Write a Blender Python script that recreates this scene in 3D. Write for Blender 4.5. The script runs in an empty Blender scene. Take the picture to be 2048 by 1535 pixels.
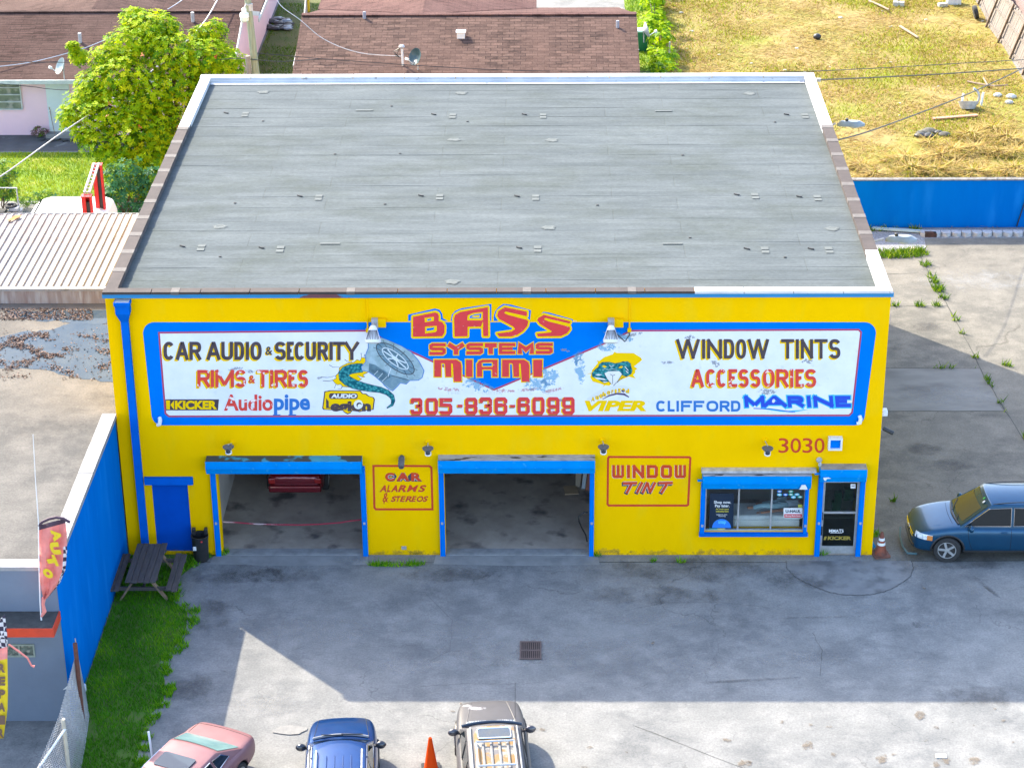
import bpy, bmesh, math, random
from mathutils import Vector, Matrix, noise
from mathutils.geometry import tessellate_polygon
R = math.radians
random.seed(7)
sc = bpy.context.scene
col = sc.collection

# ---------------------------------------------------------------- camera
CAM = Vector((11.7389776, -53.6126792, 31.2727045))
PITCH, YAW, ROLL, FPX = 0.450117106, -0.0159487422, -0.00794821840, 4376.03609
_cy, _sy = math.cos(YAW), math.sin(YAW)
FWD = Vector((_sy*math.cos(PITCH), _cy*math.cos(PITCH), -math.sin(PITCH)))
_r = Vector((_cy, -_sy, 0)); _u = _r.cross(FWD)
RIGHT = _r*math.cos(ROLL) + _u*math.sin(ROLL)
UP = -_r*math.sin(ROLL) + _u*math.cos(ROLL)
cd = bpy.data.cameras.new("camera"); cam = bpy.data.objects.new("camera", cd); col.objects.link(cam)
cd.sensor_width = 36; cd.sensor_fit = 'HORIZONTAL'; cd.lens = FPX*36/2048
cd.clip_start = 1; cd.clip_end = 1500
M = Matrix((RIGHT, UP, -FWD)).transposed().to_4x4(); M.translation = CAM
cam.matrix_world = M
sc.camera = cam

# ---------------------------------------------------------------- light
SUN = Vector((-6.83, 7.24, 8.13)).normalized()
w = bpy.data.worlds.new("World"); sc.world = w; w.use_nodes = True
nt = w.node_tree; sky = nt.nodes.new('ShaderNodeTexSky'); sky.sky_type = 'NISHITA'; sky.sun_disc = False
sky.sun_elevation = math.asin(SUN.z); sky.sun_rotation = math.atan2(SUN.x, SUN.y) % (2*math.pi)
sky.air_density = 1.0; sky.dust_density = 2.0; sky.ozone_density = 1.0
bgn = nt.nodes['Background']; nt.links.new(sky.outputs[0], bgn.inputs[0]); bgn.inputs[1].default_value = 0.15
sl = bpy.data.lights.new("sun", 'SUN'); sl.energy = 2.5; sl.angle = R(0.5); sl.color = (1, 0.89, 0.70)
so = bpy.data.objects.new("sun", sl); col.objects.link(so)
so.rotation_euler = SUN.to_track_quat('Z', 'Y').to_euler(); so.location = (-40, 40, 60)
sc.view_settings.view_transform = 'Standard'; sc.view_settings.look = 'None'
sc.view_settings.exposure = 2.26; sc.view_settings.gamma = 1
try:
    sc.cycles.max_bounces = 6; sc.cycles.diffuse_bounces = 4; sc.cycles.transparent_max_bounces = 12
except Exception: pass

# ---------------------------------------------------------------- pixel -> place (photo is 2048 x 1535)
def ray(u, v): return RIGHT*((u-1024)/FPX) - UP*((v-767.5)/FPX) + FWD
def G(u, v, z=0.0):
    d = ray(u, v); t = (z-CAM.z)/d.z; return CAM + d*t
def W(u, v, y=0.0):
    d = ray(u, v); t = (y-CAM.y)/d.y; return CAM + d*t

# ---------------------------------------------------------------- scene objects
def rootloc(o):
    while o.parent is not None: o = o.parent
    return Vector(o.location)
def thing(name, label, cat, loc=(0, 0, 0), rz=0, group=None):
    o = bpy.data.objects.new(name, None); col.objects.link(o)
    o.location = loc; o.rotation_euler = (0, 0, rz); o.empty_display_size = 0.3
    o['label'] = label; o['category'] = cat
    if group: o['group'] = group
    return o
def tag(o, label, cat, group=None):
    o['label'] = label; o['category'] = cat
    if group: o['group'] = group
    return o
def struct(o, kind='structure'): o['kind'] = kind; return o

class MB:
    """collects faces for ONE mesh object"""
    def __init__(s): s.v = []; s.f = []; s.m = []; s.a = None
    def add(s, vs, fs, mi=0):
        b = len(s.v); s.v += [tuple(p) for p in vs]
        for f in fs: s.f.append(tuple(b+i for i in f)); s.m.append(mi)
    def box(s, x0, y0, z0, x1, y1, z1, mi=0, T=None):
        vs = [Vector((x, y, z)) for z in (z0, z1) for y in (y0, y1) for x in (x0, x1)]
        if T is not None: vs = [T @ p for p in vs]
        s.add(vs, [(0, 2, 3, 1), (4, 5, 7, 6), (0, 1, 5, 4), (2, 6, 7, 3), (0, 4, 6, 2), (1, 3, 7, 5)], mi)
    def bar(s, p, q, w, h, mi=0, up=(0, 0, 1)):
        p, q = Vector(p), Vector(q); d = q-p; L = d.length; d.normalize()
        r = d.cross(Vector(up))
        if r.length < 1e-4: r = d.cross(Vector((0, 1, 0)))
        r.normalize(); u = r.cross(d)
        T = Matrix((r, d, u)).transposed().to_4x4(); T.translation = p
        s.box(-w/2, 0, -h/2, w/2, L, h/2, mi, T)
    def tube(s, pts, r, n=8, mi=0, caps=True, closed=False):
        pts = [Vector(p) for p in pts]; N = len(pts); b = len(s.v)
        rr = r if isinstance(r, (list, tuple)) else [r]*N
        pr = None
        for i, p in enumerate(pts):
            d = (pts[(i+1) % N] if (closed or i < N-1) else p) - (pts[i-1] if (closed or i > 0) else p)
            d.normalize()
            if pr is None:
                pr = d.cross(Vector((0, 0, 1)))
                if pr.length < 1e-3: pr = d.cross(Vector((0, 1, 0)))
            pr = (pr - d*pr.dot(d)).normalized(); q = d.cross(pr)
            for k in range(n):
                a = 2*math.pi*k/n; s.v.append(tuple(p + (pr*math.cos(a)+q*math.sin(a))*rr[i]))
        for i in range(N if closed else N-1):
            j = (i+1) % N
            for k in range(n):
                s.f.append((b+i*n+k, b+i*n+(k+1) % n, b+j*n+(k+1) % n, b+j*n+k)); s.m.append(mi)
        if caps and not closed:
            s.f.append(tuple(b+k for k in range(n))[::-1]); s.m.append(mi)
            s.f.append(tuple(b+(N-1)*n+k for k in range(n))); s.m.append(mi)
    def lathe(s, prof, n=24, mi=0, T=None):
        b = len(s.v)
        for (r, z) in prof:
            for k in range(n):
                a = 2*math.pi*k/n; p = Vector((r*math.cos(a), r*math.sin(a), z))
                s.v.append(tuple(T @ p if T is not None else p))
        for i in range(len(prof)-1):
            for k in range(n):
                s.f.append((b+i*n+k, b+i*n+(k+1) % n, b+(i+1)*n+(k+1) % n, b+(i+1)*n+k)); s.m.append(mi)
        s.f.append(tuple(b+k for k in range(n))[::-1]); s.m.append(mi)
        s.f.append(tuple(b+(len(prof)-1)*n+k for k in range(n))); s.m.append(mi)
    def prism(s, poly, z0, z1, mi=0):
        n = len(poly)
        s.add([(p[0], p[1], z0) for p in poly]+[(p[0], p[1], z1) for p in poly],
              [tuple(range(n))[::-1], tuple(range(n, 2*n))]+[(i, (i+1) % n, n+(i+1) % n, n+i) for i in range(n)], mi)
    def extr(s, poly, vec, mi=0):
        n = len(poly); vec = Vector(vec); P = [Vector(p) for p in poly]
        s.add(P+[p+vec for p in P], [tuple(range(n))[::-1], tuple(range(n, 2*n))]+[(i, (i+1) % n, n+(i+1) % n, n+i) for i in range(n)], mi)
    def ball(s, c, r, n=10, m=6, mi=0, sq=(1, 1, 1)):
        b = len(s.v); c = Vector(c)
        for i in range(m+1):
            t = math.pi*i/m
            for k in range(n):
                a = 2*math.pi*k/n
                s.v.append((c.x+r*sq[0]*math.sin(t)*math.cos(a), c.y+r*sq[1]*math.sin(t)*math.sin(a), c.z+r*sq[2]*math.cos(t)))
        for i in range(m):
            for k in range(n):
                s.f.append((b+i*n+k, b+(i+1)*n+k, b+(i+1)*n+(k+1) % n, b+i*n+(k+1) % n)); s.m.append(mi)
    def build(s, name, mats, parent=None, smooth=False, bevel=0.0, local=False, seg=2, angle=35, sub=0, fix=True):
        if not isinstance(mats, (list, tuple)): mats = [mats]
        o_ = Vector((0, 0, 0)) if (parent is None or local) else rootloc(parent)
        me = bpy.data.meshes.new(name)
        me.from_pydata([(x-o_.x, y-o_.y, z-o_.z) for (x, y, z) in s.v], [], s.f)
        for m in mats: me.materials.append(m)
        me.polygons.foreach_set('material_index', s.m)
        if fix:
            bm = bmesh.new(); bm.from_mesh(me); bmesh.ops.recalc_face_normals(bm, faces=bm.faces); bm.to_mesh(me); bm.free()
        if s.a is not None:
            at = me.color_attributes.new('mask', 'FLOAT_COLOR', 'POINT')
            for i, a in enumerate(s.a): at.data[i].color = (a, a, a, 1)
        ob = bpy.data.objects.new(name, me); col.objects.link(ob)
        if parent is not None: ob.parent = parent
        if sub:
            md = ob.modifiers.new('sub', 'SUBSURF'); md.levels = sub; md.render_levels = sub
        if bevel > 0:
            md = ob.modifiers.new('bevel', 'BEVEL'); md.width = bevel; md.segments = seg; md.limit_method = 'ANGLE'; md.angle_limit = R(angle)
        if smooth:
            me.polygons.foreach_set('use_smooth', [True]*len(me.polygons))
            if not sub:
                try: me.set_sharp_from_angle(angle=R(40))
                except Exception: pass
        me.update()
        return ob

# ---------------------------------------------------------------- materials
MATS = {}
def lin(c):
    return tuple(((x/255)/12.92 if x/255 <= 0.04045 else ((x/255+0.055)/1.055)**2.4) for x in c)
def mat(name, c, c2=None, scale=4.0, rough=0.7, metal=0.0, bump=0.0, bscale=None, detail=5.0, coat=0.0, lo=0.35, hi=0.65,
        spec=0.5, stretch=None, c3=None, s3=0.6, lo3=0.5, hi3=0.62, trans=0.0):
    """principled paint / stone with two layers of noise wear, in object coordinates"""
    if name in MATS: return MATS[name]
    m = bpy.data.materials.new(name); m.use_nodes = True; t = m.node_tree; n = t.nodes; L = t.links
    b = n['Principled BSDF']; b.inputs['Roughness'].default_value = rough; b.inputs['Metallic'].default_value = metal
    b.inputs['Specular IOR Level'].default_value = .12 if trans else spec
    if coat: b.inputs['Coat Weight'].default_value = coat; b.inputs['Coat Roughness'].default_value = 0.04
    tc = n.new('ShaderNodeTexCoord'); vec = tc.outputs['Object']
    if stretch:
        mp = n.new('ShaderNodeMapping'); mp.inputs['Scale'].default_value = stretch; L.new(vec, mp.inputs[0]); vec = mp.outputs[0]
    out = None
    if c2 is not None:
        nz = n.new('ShaderNodeTexNoise'); nz.inputs['Scale'].default_value = scale; nz.inputs['Detail'].default_value = detail
        nz.inputs['Roughness'].default_value = 0.62; L.new(vec, nz.inputs['Vector'])
        mr = n.new('ShaderNodeMapRange'); mr.inputs[1].default_value = lo; mr.inputs[2].default_value = hi; L.new(nz.outputs[0], mr.inputs[0])
        mx = n.new('ShaderNodeMix'); mx.data_type = 'RGBA'; L.new(mr.outputs[0], mx.inputs[0])
        mx.inputs[6].default_value = (*c, 1); mx.inputs[7].default_value = (*c2, 1); out = mx.outputs[2]
        if c3 is not None:
            nz2 = n.new('ShaderNodeTexNoise'); nz2.inputs['Scale'].default_value = s3; nz2.inputs['Detail'].default_value = 6; L.new(vec, nz2.inputs['Vector'])
            mr2 = n.new('ShaderNodeMapRange'); mr2.inputs[1].default_value = lo3; mr2.inputs[2].default_value = hi3; L.new(nz2.outputs[0], mr2.inputs[0])
            mx2 = n.new('ShaderNodeMix'); mx2.data_type = 'RGBA'; L.new(mr2.outputs[0], mx2.inputs[0]); L.new(out, mx2.inputs[6]); mx2.inputs[7].default_value = (*c3, 1); out = mx2.outputs[2]
        L.new(out, b.inputs['Base Color'])
    else: b.inputs['Base Color'].default_value = (*c, 1)
    if bump:
        nb = n.new('ShaderNodeTexNoise'); nb.inputs['Scale'].default_value = bscale or scale*6; nb.inputs['Detail'].default_value = 6; L.new(vec, nb.inputs['Vector'])
        bp = n.new('ShaderNodeBump'); bp.inputs['Strength'].default_value = bump; bp.inputs['Distance'].default_value = 0.03
        L.new(nb.outputs[0], bp.inputs['Height']); L.new(bp.outputs[0], b.inputs['Normal'])
    if trans:
        tr = n.new('ShaderNodeBsdfTranslucent')
        if out is not None: L.new(out, tr.inputs[0])
        else: tr.inputs[0].default_value = (*c, 1)
        ms = n.new('ShaderNodeMixShader'); ms.inputs[0].default_value = trans
        L.new(b.outputs[0], ms.inputs[1]); L.new(tr.outputs[0], ms.inputs[2]); L.new(ms.outputs[0], n['Material Output'].inputs[0])
    MATS[name] = m; return m
def glass(name, tint=(0.5, 0.6, 0.6), refl=0.12, rough=0.03):
    if name in MATS: return MATS[name]
    m = bpy.data.materials.new(name); m.use_nodes = True; t = m.node_tree; n = t.nodes; L = t.links
    n.remove(n['Principled BSDF'])
    a = n.new('ShaderNodeBsdfTransparent'); a.inputs[0].default_value = (*tint, 1)
    g = n.new('ShaderNodeBsdfGlossy'); g.inputs['Roughness'].default_value = rough
    f = n.new('ShaderNodeFresnel'); f.inputs[0].default_value = 1.5
    ad = n.new('ShaderNodeMath'); ad.operation = 'ADD'; ad.inputs[1].default_value = refl-0.04; ad.use_clamp = True; L.new(f.outputs[0], ad.inputs[0])
    x = n.new('ShaderNodeMixShader'); L.new(ad.outputs[0], x.inputs[0]); L.new(a.outputs[0], x.inputs[1]); L.new(g.outputs[0], x.inputs[2])
    L.new(x.outputs[0], n['Material Output'].inputs[0]); MATS[name] = m; return m
def stainmat(name, c, sharp=3.0, scale=2.5, rough=0.85, op=0.6, gain=4.2):
    """stain whose own outline comes from a mask on the mesh broken up by noise"""
    if name in MATS: return MATS[name]
    m = bpy.data.materials.new(name); m.use_nodes = True; t = m.node_tree; n = t.nodes; L = t.links
    b = n['Principled BSDF']; b.inputs['Base Color'].default_value = (*c, 1); b.inputs['Roughness'].default_value = rough
    at = n.new('ShaderNodeAttribute'); at.attribute_name = 'mask'
    tc = n.new('ShaderNodeTexCoord'); nz = n.new('ShaderNodeTexNoise'); nz.inputs['Scale'].default_value = scale; nz.inputs['Detail'].default_value = 8
    nz.inputs['Roughness'].default_value = 0.68
    L.new(tc.outputs['Object'], nz.inputs['Vector'])
    a1 = n.new('ShaderNodeMath'); a1.operation = 'MULTIPLY_ADD'; L.new(nz.outputs[0], a1.inputs[0]); a1.inputs[1].default_value = gain; a1.inputs[2].default_value = -gain*.5-.75
    a2 = n.new('ShaderNodeMath'); a2.operation = 'MULTIPLY_ADD'; L.new(at.outputs['Fac'], a2.inputs[0]); a2.inputs[1].default_value = 1.3; L.new(a1.outputs[0], a2.inputs[2])
    a3 = n.new('ShaderNodeMath'); a3.operation = 'MULTIPLY'; a3.use_clamp = True; L.new(a2.outputs[0], a3.inputs[0]); a3.inputs[1].default_value = sharp
    a4 = n.new('ShaderNodeMath'); a4.operation = 'MULTIPLY'; L.new(a3.outputs[0], a4.inputs[0]); a4.inputs[1].default_value = op
    tr = n.new('ShaderNodeBsdfTransparent'); x = n.new('ShaderNodeMixShader'); L.new(a4.outputs[0], x.inputs[0]); L.new(tr.outputs[0], x.inputs[1]); L.new(b.outputs[0], x.inputs[2])
    L.new(x.outputs[0], n['Material Output'].inputs[0]); MATS[name] = m; return m
def blob(mb, x, y, rx, ry, z, mi=0, ang=0, T=None):
    """soft-edged disc: mask 1 at the centre, 0 at the rim"""
    if mb.a is None: mb.a = []
    n = 20; b = len(mb.v); ca, sa = math.cos(ang), math.sin(ang)
    def P(px, py):
        q = (x+px*ca-py*sa, y+px*sa+py*ca, z); return q if T is None else T(q)
    mb.v.append(P(0, 0)); mb.a.append(1.0)
    for rr, aa in ((0.5, 0.85), (1.0, 0.0)):
        for k in range(n):
            t = 2*math.pi*k/n; mb.v.append(P(rx*rr*math.cos(t), ry*rr*math.sin(t))); mb.a.append(aa)
    for k in range(n):
        mb.f.append((b, b+1+k, b+1+(k+1) % n)); mb.m.append(mi)
        mb.f.append((b+1+k, b+1+n+k, b+1+n+(k+1) % n, b+1+(k+1) % n)); mb.m.append(mi)

def nodes_of(name):
    m = bpy.data.materials.new(name); m.use_nodes = True; MATS[name] = m; m.node_tree.nodes['Principled BSDF'].inputs['Specular IOR Level'].default_value = .1
    return m, m.node_tree.nodes, m.node_tree.links, m.node_tree.nodes['Principled BSDF']
def nz_(n, L, vec, scale, detail=6, rough=0.62):
    z = n.new('ShaderNodeTexNoise'); z.inputs['Scale'].default_value = scale; z.inputs['Detail'].default_value = detail; z.inputs['Roughness'].default_value = rough
    L.new(vec, z.inputs['Vector']); return z.outputs[0]
def rng_(n, L, x, a, b, c=0.0, d=1.0):
    r = n.new('ShaderNodeMapRange'); r.inputs[1].default_value = a; r.inputs[2].default_value = b; r.inputs[3].default_value = c; r.inputs[4].default_value = d
    L.new(x, r.inputs[0]); return r.outputs[0]
def mix_(n, L, f, a, b, mode='MIX'):
    x = n.new('ShaderNodeMix'); x.data_type = 'RGBA'; x.blend_type = mode
    if isinstance(f, float): x.inputs[0].default_value = f
    else: L.new(f, x.inputs[0])
    for i, q in ((6, a), (7, b)):
        if isinstance(q, tuple): x.inputs[i].default_value = (*q, 1)
        else: L.new(q, x.inputs[i])
    return x.outputs[2]
def bump_(n, L, h, b, s=0.4, d=0.02):
    bp = n.new('ShaderNodeBump'); bp.inputs['Strength'].default_value = s; bp.inputs['Distance'].default_value = d
    L.new(h, bp.inputs['Height']); L.new(bp.outputs[0], b.inputs['Normal'])
def mapv(n, L, vec, sx, sy, sz):
    mp = n.new('ShaderNodeMapping'); mp.inputs['Scale'].default_value = (sx, sy, sz); L.new(vec, mp.inputs[0]); return mp.outputs[0]

def concrete_lot(name='worn_concrete', tint=None):
    m, n, L, b = nodes_of(name); tc = n.new('ShaderNodeTexCoord'); v = tc.outputs['Object']
    big = rng_(n, L, nz_(n, L, v, 0.22, 5), 0.38, 0.66)
    c = mix_(n, L, big, (0.158, 0.162, 0.162), (0.228, 0.228, 0.219))
    med = rng_(n, L, nz_(n, L, v, 1.1, 8, 0.7), 0.42, 0.7)
    c = mix_(n, L, med, c, (0.275, 0.273, 0.262))
    drk = rng_(n, L, nz_(n, L, mapv(n, L, v, 0.5, 0.8, 1), 0.9, 9, 0.72), 0.52, 0.70, 0, 0.7)
    c = mix_(n, L, drk, c, (0.112, 0.117, 0.120))
    fine = rng_(n, L, nz_(n, L, v, 17, 5, 0.8), 0.3, 0.72, 0.72, 1.22)
    c = mix_(n, L, 1.0, c, fine, 'MULTIPLY')
    vo = n.new('ShaderNodeTexVoronoi'); vo.feature = 'DISTANCE_TO_EDGE'; vo.inputs['Scale'].default_value = 0.28
    dist = n.new('ShaderNodeVectorMath'); dist.operation = 'MULTIPLY_ADD'
    nv = n.new('ShaderNodeTexNoise'); nv.inputs['Scale'].default_value = 0.9; nv.inputs['Detail'].default_value = 9; L.new(v, nv.inputs['Vector'])
    L.new(nv.outputs['Color'], dist.inputs[0]); dist.inputs[1].default_value = (1.6, 1.6, 0); L.new(v, dist.inputs[2]); L.new(dist.outputs[0], vo.inputs['Vector'])
    gate = rng_(n, L, nz_(n, L, v, 0.35, 2), 0.50, 0.56)
    cr = rng_(n, L, vo.outputs['Distance'], 0.0, 0.0045, 1, 0)
    mu = n.new('ShaderNodeMath'); mu.operation = 'MULTIPLY'; L.new(cr, mu.inputs[0]); L.new(gate, mu.inputs[1])
    mu2 = n.new('ShaderNodeMath'); mu2.operation = 'MULTIPLY'; L.new(mu.outputs[0], mu2.inputs[0]); mu2.inputs[1].default_value = 0.5
    c = mix_(n, L, mu2.outputs[0], c, (0.07, 0.068, 0.065))
    if tint: c = mix_(n, L, 1.0, c, tint, 'MULTIPLY')
    L.new(c, b.inputs['Base Color']); b.inputs['Roughness'].default_value = 0.9
    bump_(n, L, nz_(n, L, v, 30, 6), b, 0.35, 0.02); return m
def roof_membrane():
    m, n, L, b = nodes_of('roof_membrane'); tc = n.new('ShaderNodeTexCoord'); v = tc.outputs['Object']
    br = n.new('ShaderNodeTexBrick'); br.offset = 0.37; br.inputs['Scale'].default_value = 1; br.inputs['Brick Width'].default_value = 5.2; br.inputs['Row Height'].default_value = 0.93
    br.inputs['Mortar Size'].default_value = 0.016; br.inputs['Mortar Smooth'].default_value = 0.3; br.inputs['Bias'].default_value = 0.0
    br.inputs['Color1'].default_value = (0.077, 0.091, 0.096, 1); br.inputs['Color2'].default_value = (0.085, 0.100, 0.106, 1); br.inputs['Mortar'].default_value = (0.072, 0.083, 0.082, 1)
    wob = n.new('ShaderNodeVectorMath'); wob.operation = 'MULTIPLY_ADD'
    nv = n.new('ShaderNodeTexNoise'); nv.inputs['Scale'].default_value = 0.5; nv.inputs['Detail'].default_value = 3; L.new(v, nv.inputs['Vector'])
    L.new(nv.outputs['Color'], wob.inputs[0]); wob.inputs[1].default_value = (0.0, 0.12, 0); L.new(v, wob.inputs[2]); L.new(wob.outputs[0], br.inputs['Vector'])
    c = br.outputs['Color']
    st = rng_(n, L, nz_(n, L, mapv(n, L, v, 0.25, 1.6, 1), 1.3, 8, 0.68), 0.4, 0.72)
    c = mix_(n, L, st, c, (0.120, 0.137, 0.142))
    dk = rng_(n, L, nz_(n, L, mapv(n, L, v, 0.55, 0.9, 1), 0.6, 9, 0.72), 0.47, 0.70, 0, 0.75)
    c = mix_(n, L, dk, c, (0.066, 0.078, 0.070))
    fn = rng_(n, L, nz_(n, L, mapv(n, L, v, 1, 2.2, 1), 9, 6, 0.75), 0.3, 0.7, 0.8, 1.16); c = mix_(n, L, 1.0, c, fn, 'MULTIPLY')
    sp = rng_(n, L, nz_(n, L, v, 7, 6, 0.8), 0.63, 0.72, 0, 0.6); c = mix_(n, L, sp, c, (0.06, 0.066, 0.068))
    L.new(c, b.inputs['Base Color']); b.inputs['Roughness'].default_value = 0.9
    bump_(n, L, br.outputs['Fac'], b, 0.5, -0.03); return m
def shingles(name, ca, cb, cm, row=0.16, wid=0.36, tintscale=0.4, tint=(0.2, 0.1, 0.1)):
    m, n, L, b = nodes_of(name); tc = n.new('ShaderNodeTexCoord'); v = tc.outputs['Object']
    br = n.new('ShaderNodeTexBrick'); br.offset = 0.43; br.inputs['Scale'].default_value = 1; br.inputs['Brick Width'].default_value = wid; br.inputs['Row Height'].default_value = row
    br.inputs['Mortar Size'].default_value = 0.013; br.inputs['Mortar Smooth'].default_value = 0.2
    br.inputs['Color1'].default_value = (*ca, 1); br.inputs['Color2'].default_value = (*cb, 1); br.inputs['Mortar'].default_value = (*cm, 1)
    L.new(v, br.inputs['Vector']); c = br.outputs['Color']
    dsh = rng_(n, L, nz_(n, L, mapv(n, L, v, 1.6, 6.5, 1), 1.0, 3, .6), 0.50, 0.60, 1, .62); c = mix_(n, L, 1.0, c, dsh, 'MULTIPLY')
    t = rng_(n, L, nz_(n, L, v, tintscale, 5), 0.4, 0.7, 0, 0.7); c = mix_(n, L, t, c, tint)
    fn = rng_(n, L, nz_(n, L, v, 14, 4, 0.7), 0.3, 0.7, 0.75, 1.25); c = mix_(n, L, 1.0, c, fn, 'MULTIPLY')
    L.new(c, b.inputs['Base Color']); b.inputs['Roughness'].default_value = 0.9; bump_(n, L, br.outputs['Fac'], b, 0.6, -0.02); return m

Y_PAINT = (0.95, 0.545, 0.001)
yellow = mat('yellow_wall_paint', Y_PAINT, (0.90, 0.50, 0.001), 0.7, 0.8, bump=0.2, bscale=9, c3=(0.87, 0.52, 0.006), s3=1.6, lo3=0.54, hi3=0.72, stretch=(1, 1, .45), spec=0)
blue = mat('blue_trim_paint', (0.003, 0.13, 0.58), (0.003, 0.11, 0.50), 2, 0.7, spec=0)
blue_hood = mat('sky_blue_hood_paint', (0.001, 0.26, 0.70), (0.001, 0.225, 0.63), 3, 0.55, spec=0, c3=(0.02, 0.30, 0.66), s3=6, lo3=0.6, hi3=0.7)
blue_wall = mat('blue_block_paint', (0.001, 0.155, 0.55), (0.001, 0.13, 0.48), 0.8, 0.8, spec=0, stretch=(1, 1, 0.25), c3=(0.008, 0.19, 0.60), s3=1.7, lo3=0.55, hi3=0.8)
blue_door = mat('blue_door_paint', (0.003, 0.085, 0.47), (0.003, 0.075, 0.42), 2, 0.7, spec=0)
mural_blue = mat('mural_blue', (0.001, 0.185, 0.70), (0.001, 0.165, 0.64), 1.5, 0.8, spec=0)
mural_white = mat('mural_white', (0.78, 0.79, 0.81), (0.70, 0.72, 0.75), 1.4, 0.8, spec=0, c3=(0.66, 0.68, 0.70), s3=5.0, lo3=0.62, hi3=0.72)
mural_red = mat('mural_red', (0.72, 0.062, 0.066), (0.64, 0.06, 0.06), 3, 0.8, spec=0, c3=(0.62, 0.30, 0.28), s3=7, lo3=0.66, hi3=0.72)
red_worn = mat('worn_red_paint', (0.72, 0.075, 0.06), (0.64, 0.07, 0.055), 4, 0.8, spec=0, c3=(0.84, 0.74, 0.72), s3=5, lo3=0.60, hi3=0.64)
red_pink = mat('pinstripe_red', (0.42, 0.05, 0.10))
mural_yel = mat('mural_yellow', (0.90, 0.58, 0.004), (0.86, 0.54, 0.006), 4, 0.8, spec=0)
black_pl = mat('letter_plum_black', (0.045, 0.03, 0.04), (0.075, 0.05, 0.06), 6, 0.6, c3=(0.3, 0.28, 0.3), s3=9, lo3=0.68, hi3=0.74)
sign_blue = mat('letter_blue', (0.01, 0.14, 0.47), (0.02, 0.17, 0.5), 5, 0.6)
orange_red = mat('wall_letter_red', (0.62, 0.075, 0.03), (0.55, 0.065, 0.03), 4, 0.8, spec=0)
white_p = mat('white_paint', (0.78, 0.78, 0.77), (0.68, 0.68, 0.67), 3, 0.6)
flash_w = mat('white_flashing', (0.62, 0.62, 0.63), (0.50, 0.51, 0.53), 1.4, 0.6, c3=(0.30, 0.29, 0.30), s3=5, lo3=0.66, hi3=0.7)
cop_brown = mat('brown_coping', (0.060, 0.046, 0.042), (0.042, 0.032, 0.030), 2, 0.85, bump=0.2)
cop_joint = mat('coping_joint', (0.125, 0.110, 0.10), (0.09, 0.08, 0.074), 8, 0.8)
grey_stucco = mat('grey_stucco', (0.16, 0.20, 0.26), (0.14, 0.175, 0.23), 0.8, 0.85, bump=0.15)
alu = mat('brushed_aluminium', (0.55, 0.55, 0.55), (0.42, 0.42, 0.41), 6, 0.4, metal=0.5)
galv = mat('galvanised_steel', (0.5, 0.5, 0.51), (0.38, 0.38, 0.39), 8, 0.5, metal=0.3)
black_m = mat('black_plastic', (0.02, 0.021, 0.022), (0.03, 0.03, 0.032), 6, 0.45)
rubber = mat('tyre_rubber', (0.022, 0.022, 0.023), (0.035, 0.034, 0.033), 9, 0.8)
dark_room = mat('dim_interior_paint', (0.40, 0.37, 0.34), (0.5, 0.47, 0.44), 0.8, 0.85)
chrome = mat('chrome', (0.75, 0.75, 0.76), rough=0.12, metal=1.0)
white_pl = mat('white_plastic', (0.76, 0.77, 0.78), (0.70, 0.71, 0.72), 8, 0.4)
rust = mat('rusty_steel', (0.16, 0.06, 0.035), (0.10, 0.035, 0.025), 9, 0.8)
wood_dk = mat('weathered_dark_wood', (0.06, 0.05, 0.046), (0.10, 0.085, 0.078), 5, 0.85, stretch=(6, 0.5, 6), bump=0.3)
wood_lt = mat('raw_timber', (0.30, 0.20, 0.13), (0.20, 0.13, 0.085), 5, 0.8)
wood_gr = mat('grey_fence_wood', (0.21, 0.185, 0.16), (0.15, 0.125, 0.105), 3, 0.85, stretch=(1, 5, 0.6))
# ================================================================ SETTING
concrete = concrete_lot()
def pt_in(p, poly):
    x, y = p[0], p[1]; c = False; n = len(poly); j = n-1
    for i in range(n):
        xi, yi = poly[i][0], poly[i][1]; xj, yj = poly[j][0], poly[j][1]
        if (yi > y) != (yj > y) and x < (xj-xi)*(y-yi)/(yj-yi)+xi: c = not c
        j = i
    return c
def flat(name, poly, z, m, kind='structure'):
    mb = MB(); P = [Vector((p[0], p[1], 0)) for p in poly]
    tr = tessellate_polygon([P]); mb.add([(p.x, p.y, z) for p in P], tr); o = mb.build(name, m)
    if o.data.polygons and o.data.polygons[0].normal.z < 0: o.data.flip_normals()
    return struct(o, kind)
flat('ground', [(-250, -120), (250, -120), (250, 420), (-250, 420)], 0.0, concrete)

soil = mat('soil_and_thatch', (0.10, 0.085, 0.035), (0.05, 0.06, 0.015), 3.0, 0.95, bump=0.4)
lawn_m = mat('lawn_base', (0.155, 0.245, 0.012), (0.10, 0.18, 0.010), 1.1, 0.95, bump=0.5, bscale=30, c3=(0.25, 0.27, 0.04), s3=0.8, lo3=0.5, hi3=0.65)
shade_lawn = mat('lawn_base_shaded', (0.06, 0.09, 0.012), (0.10, 0.10, 0.03), 1.5, 0.95, bump=0.5, bscale=30)  # darker copy of the lawn base, side-yard shade put into its colour
field_m = mat('dry_field_base', (0.30, 0.215, 0.075), (0.21, 0.155, 0.04), 1.2, 0.95, bump=0.6, bscale=14, c3=(0.19, 0.185, 0.02), s3=0.35, lo3=0.42, hi3=0.62)
field = flat('dry_field', [(17.2, 25.0), (33.6, 25.0), (33.8, 47), (34.2, 90), (17.2, 90)], 0.010, field_m)
flat('lawn', [(-40, 27.9), (-1.9, 27.9), (-1.9, 33.6), (-40, 33.6)], 0.008, lawn_m)
flat('side_lawn', [(-1.85, 33.6), (0.9, 33.6), (0.9, 62), (-1.85, 62)], 0.012, shade_lawn)
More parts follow.
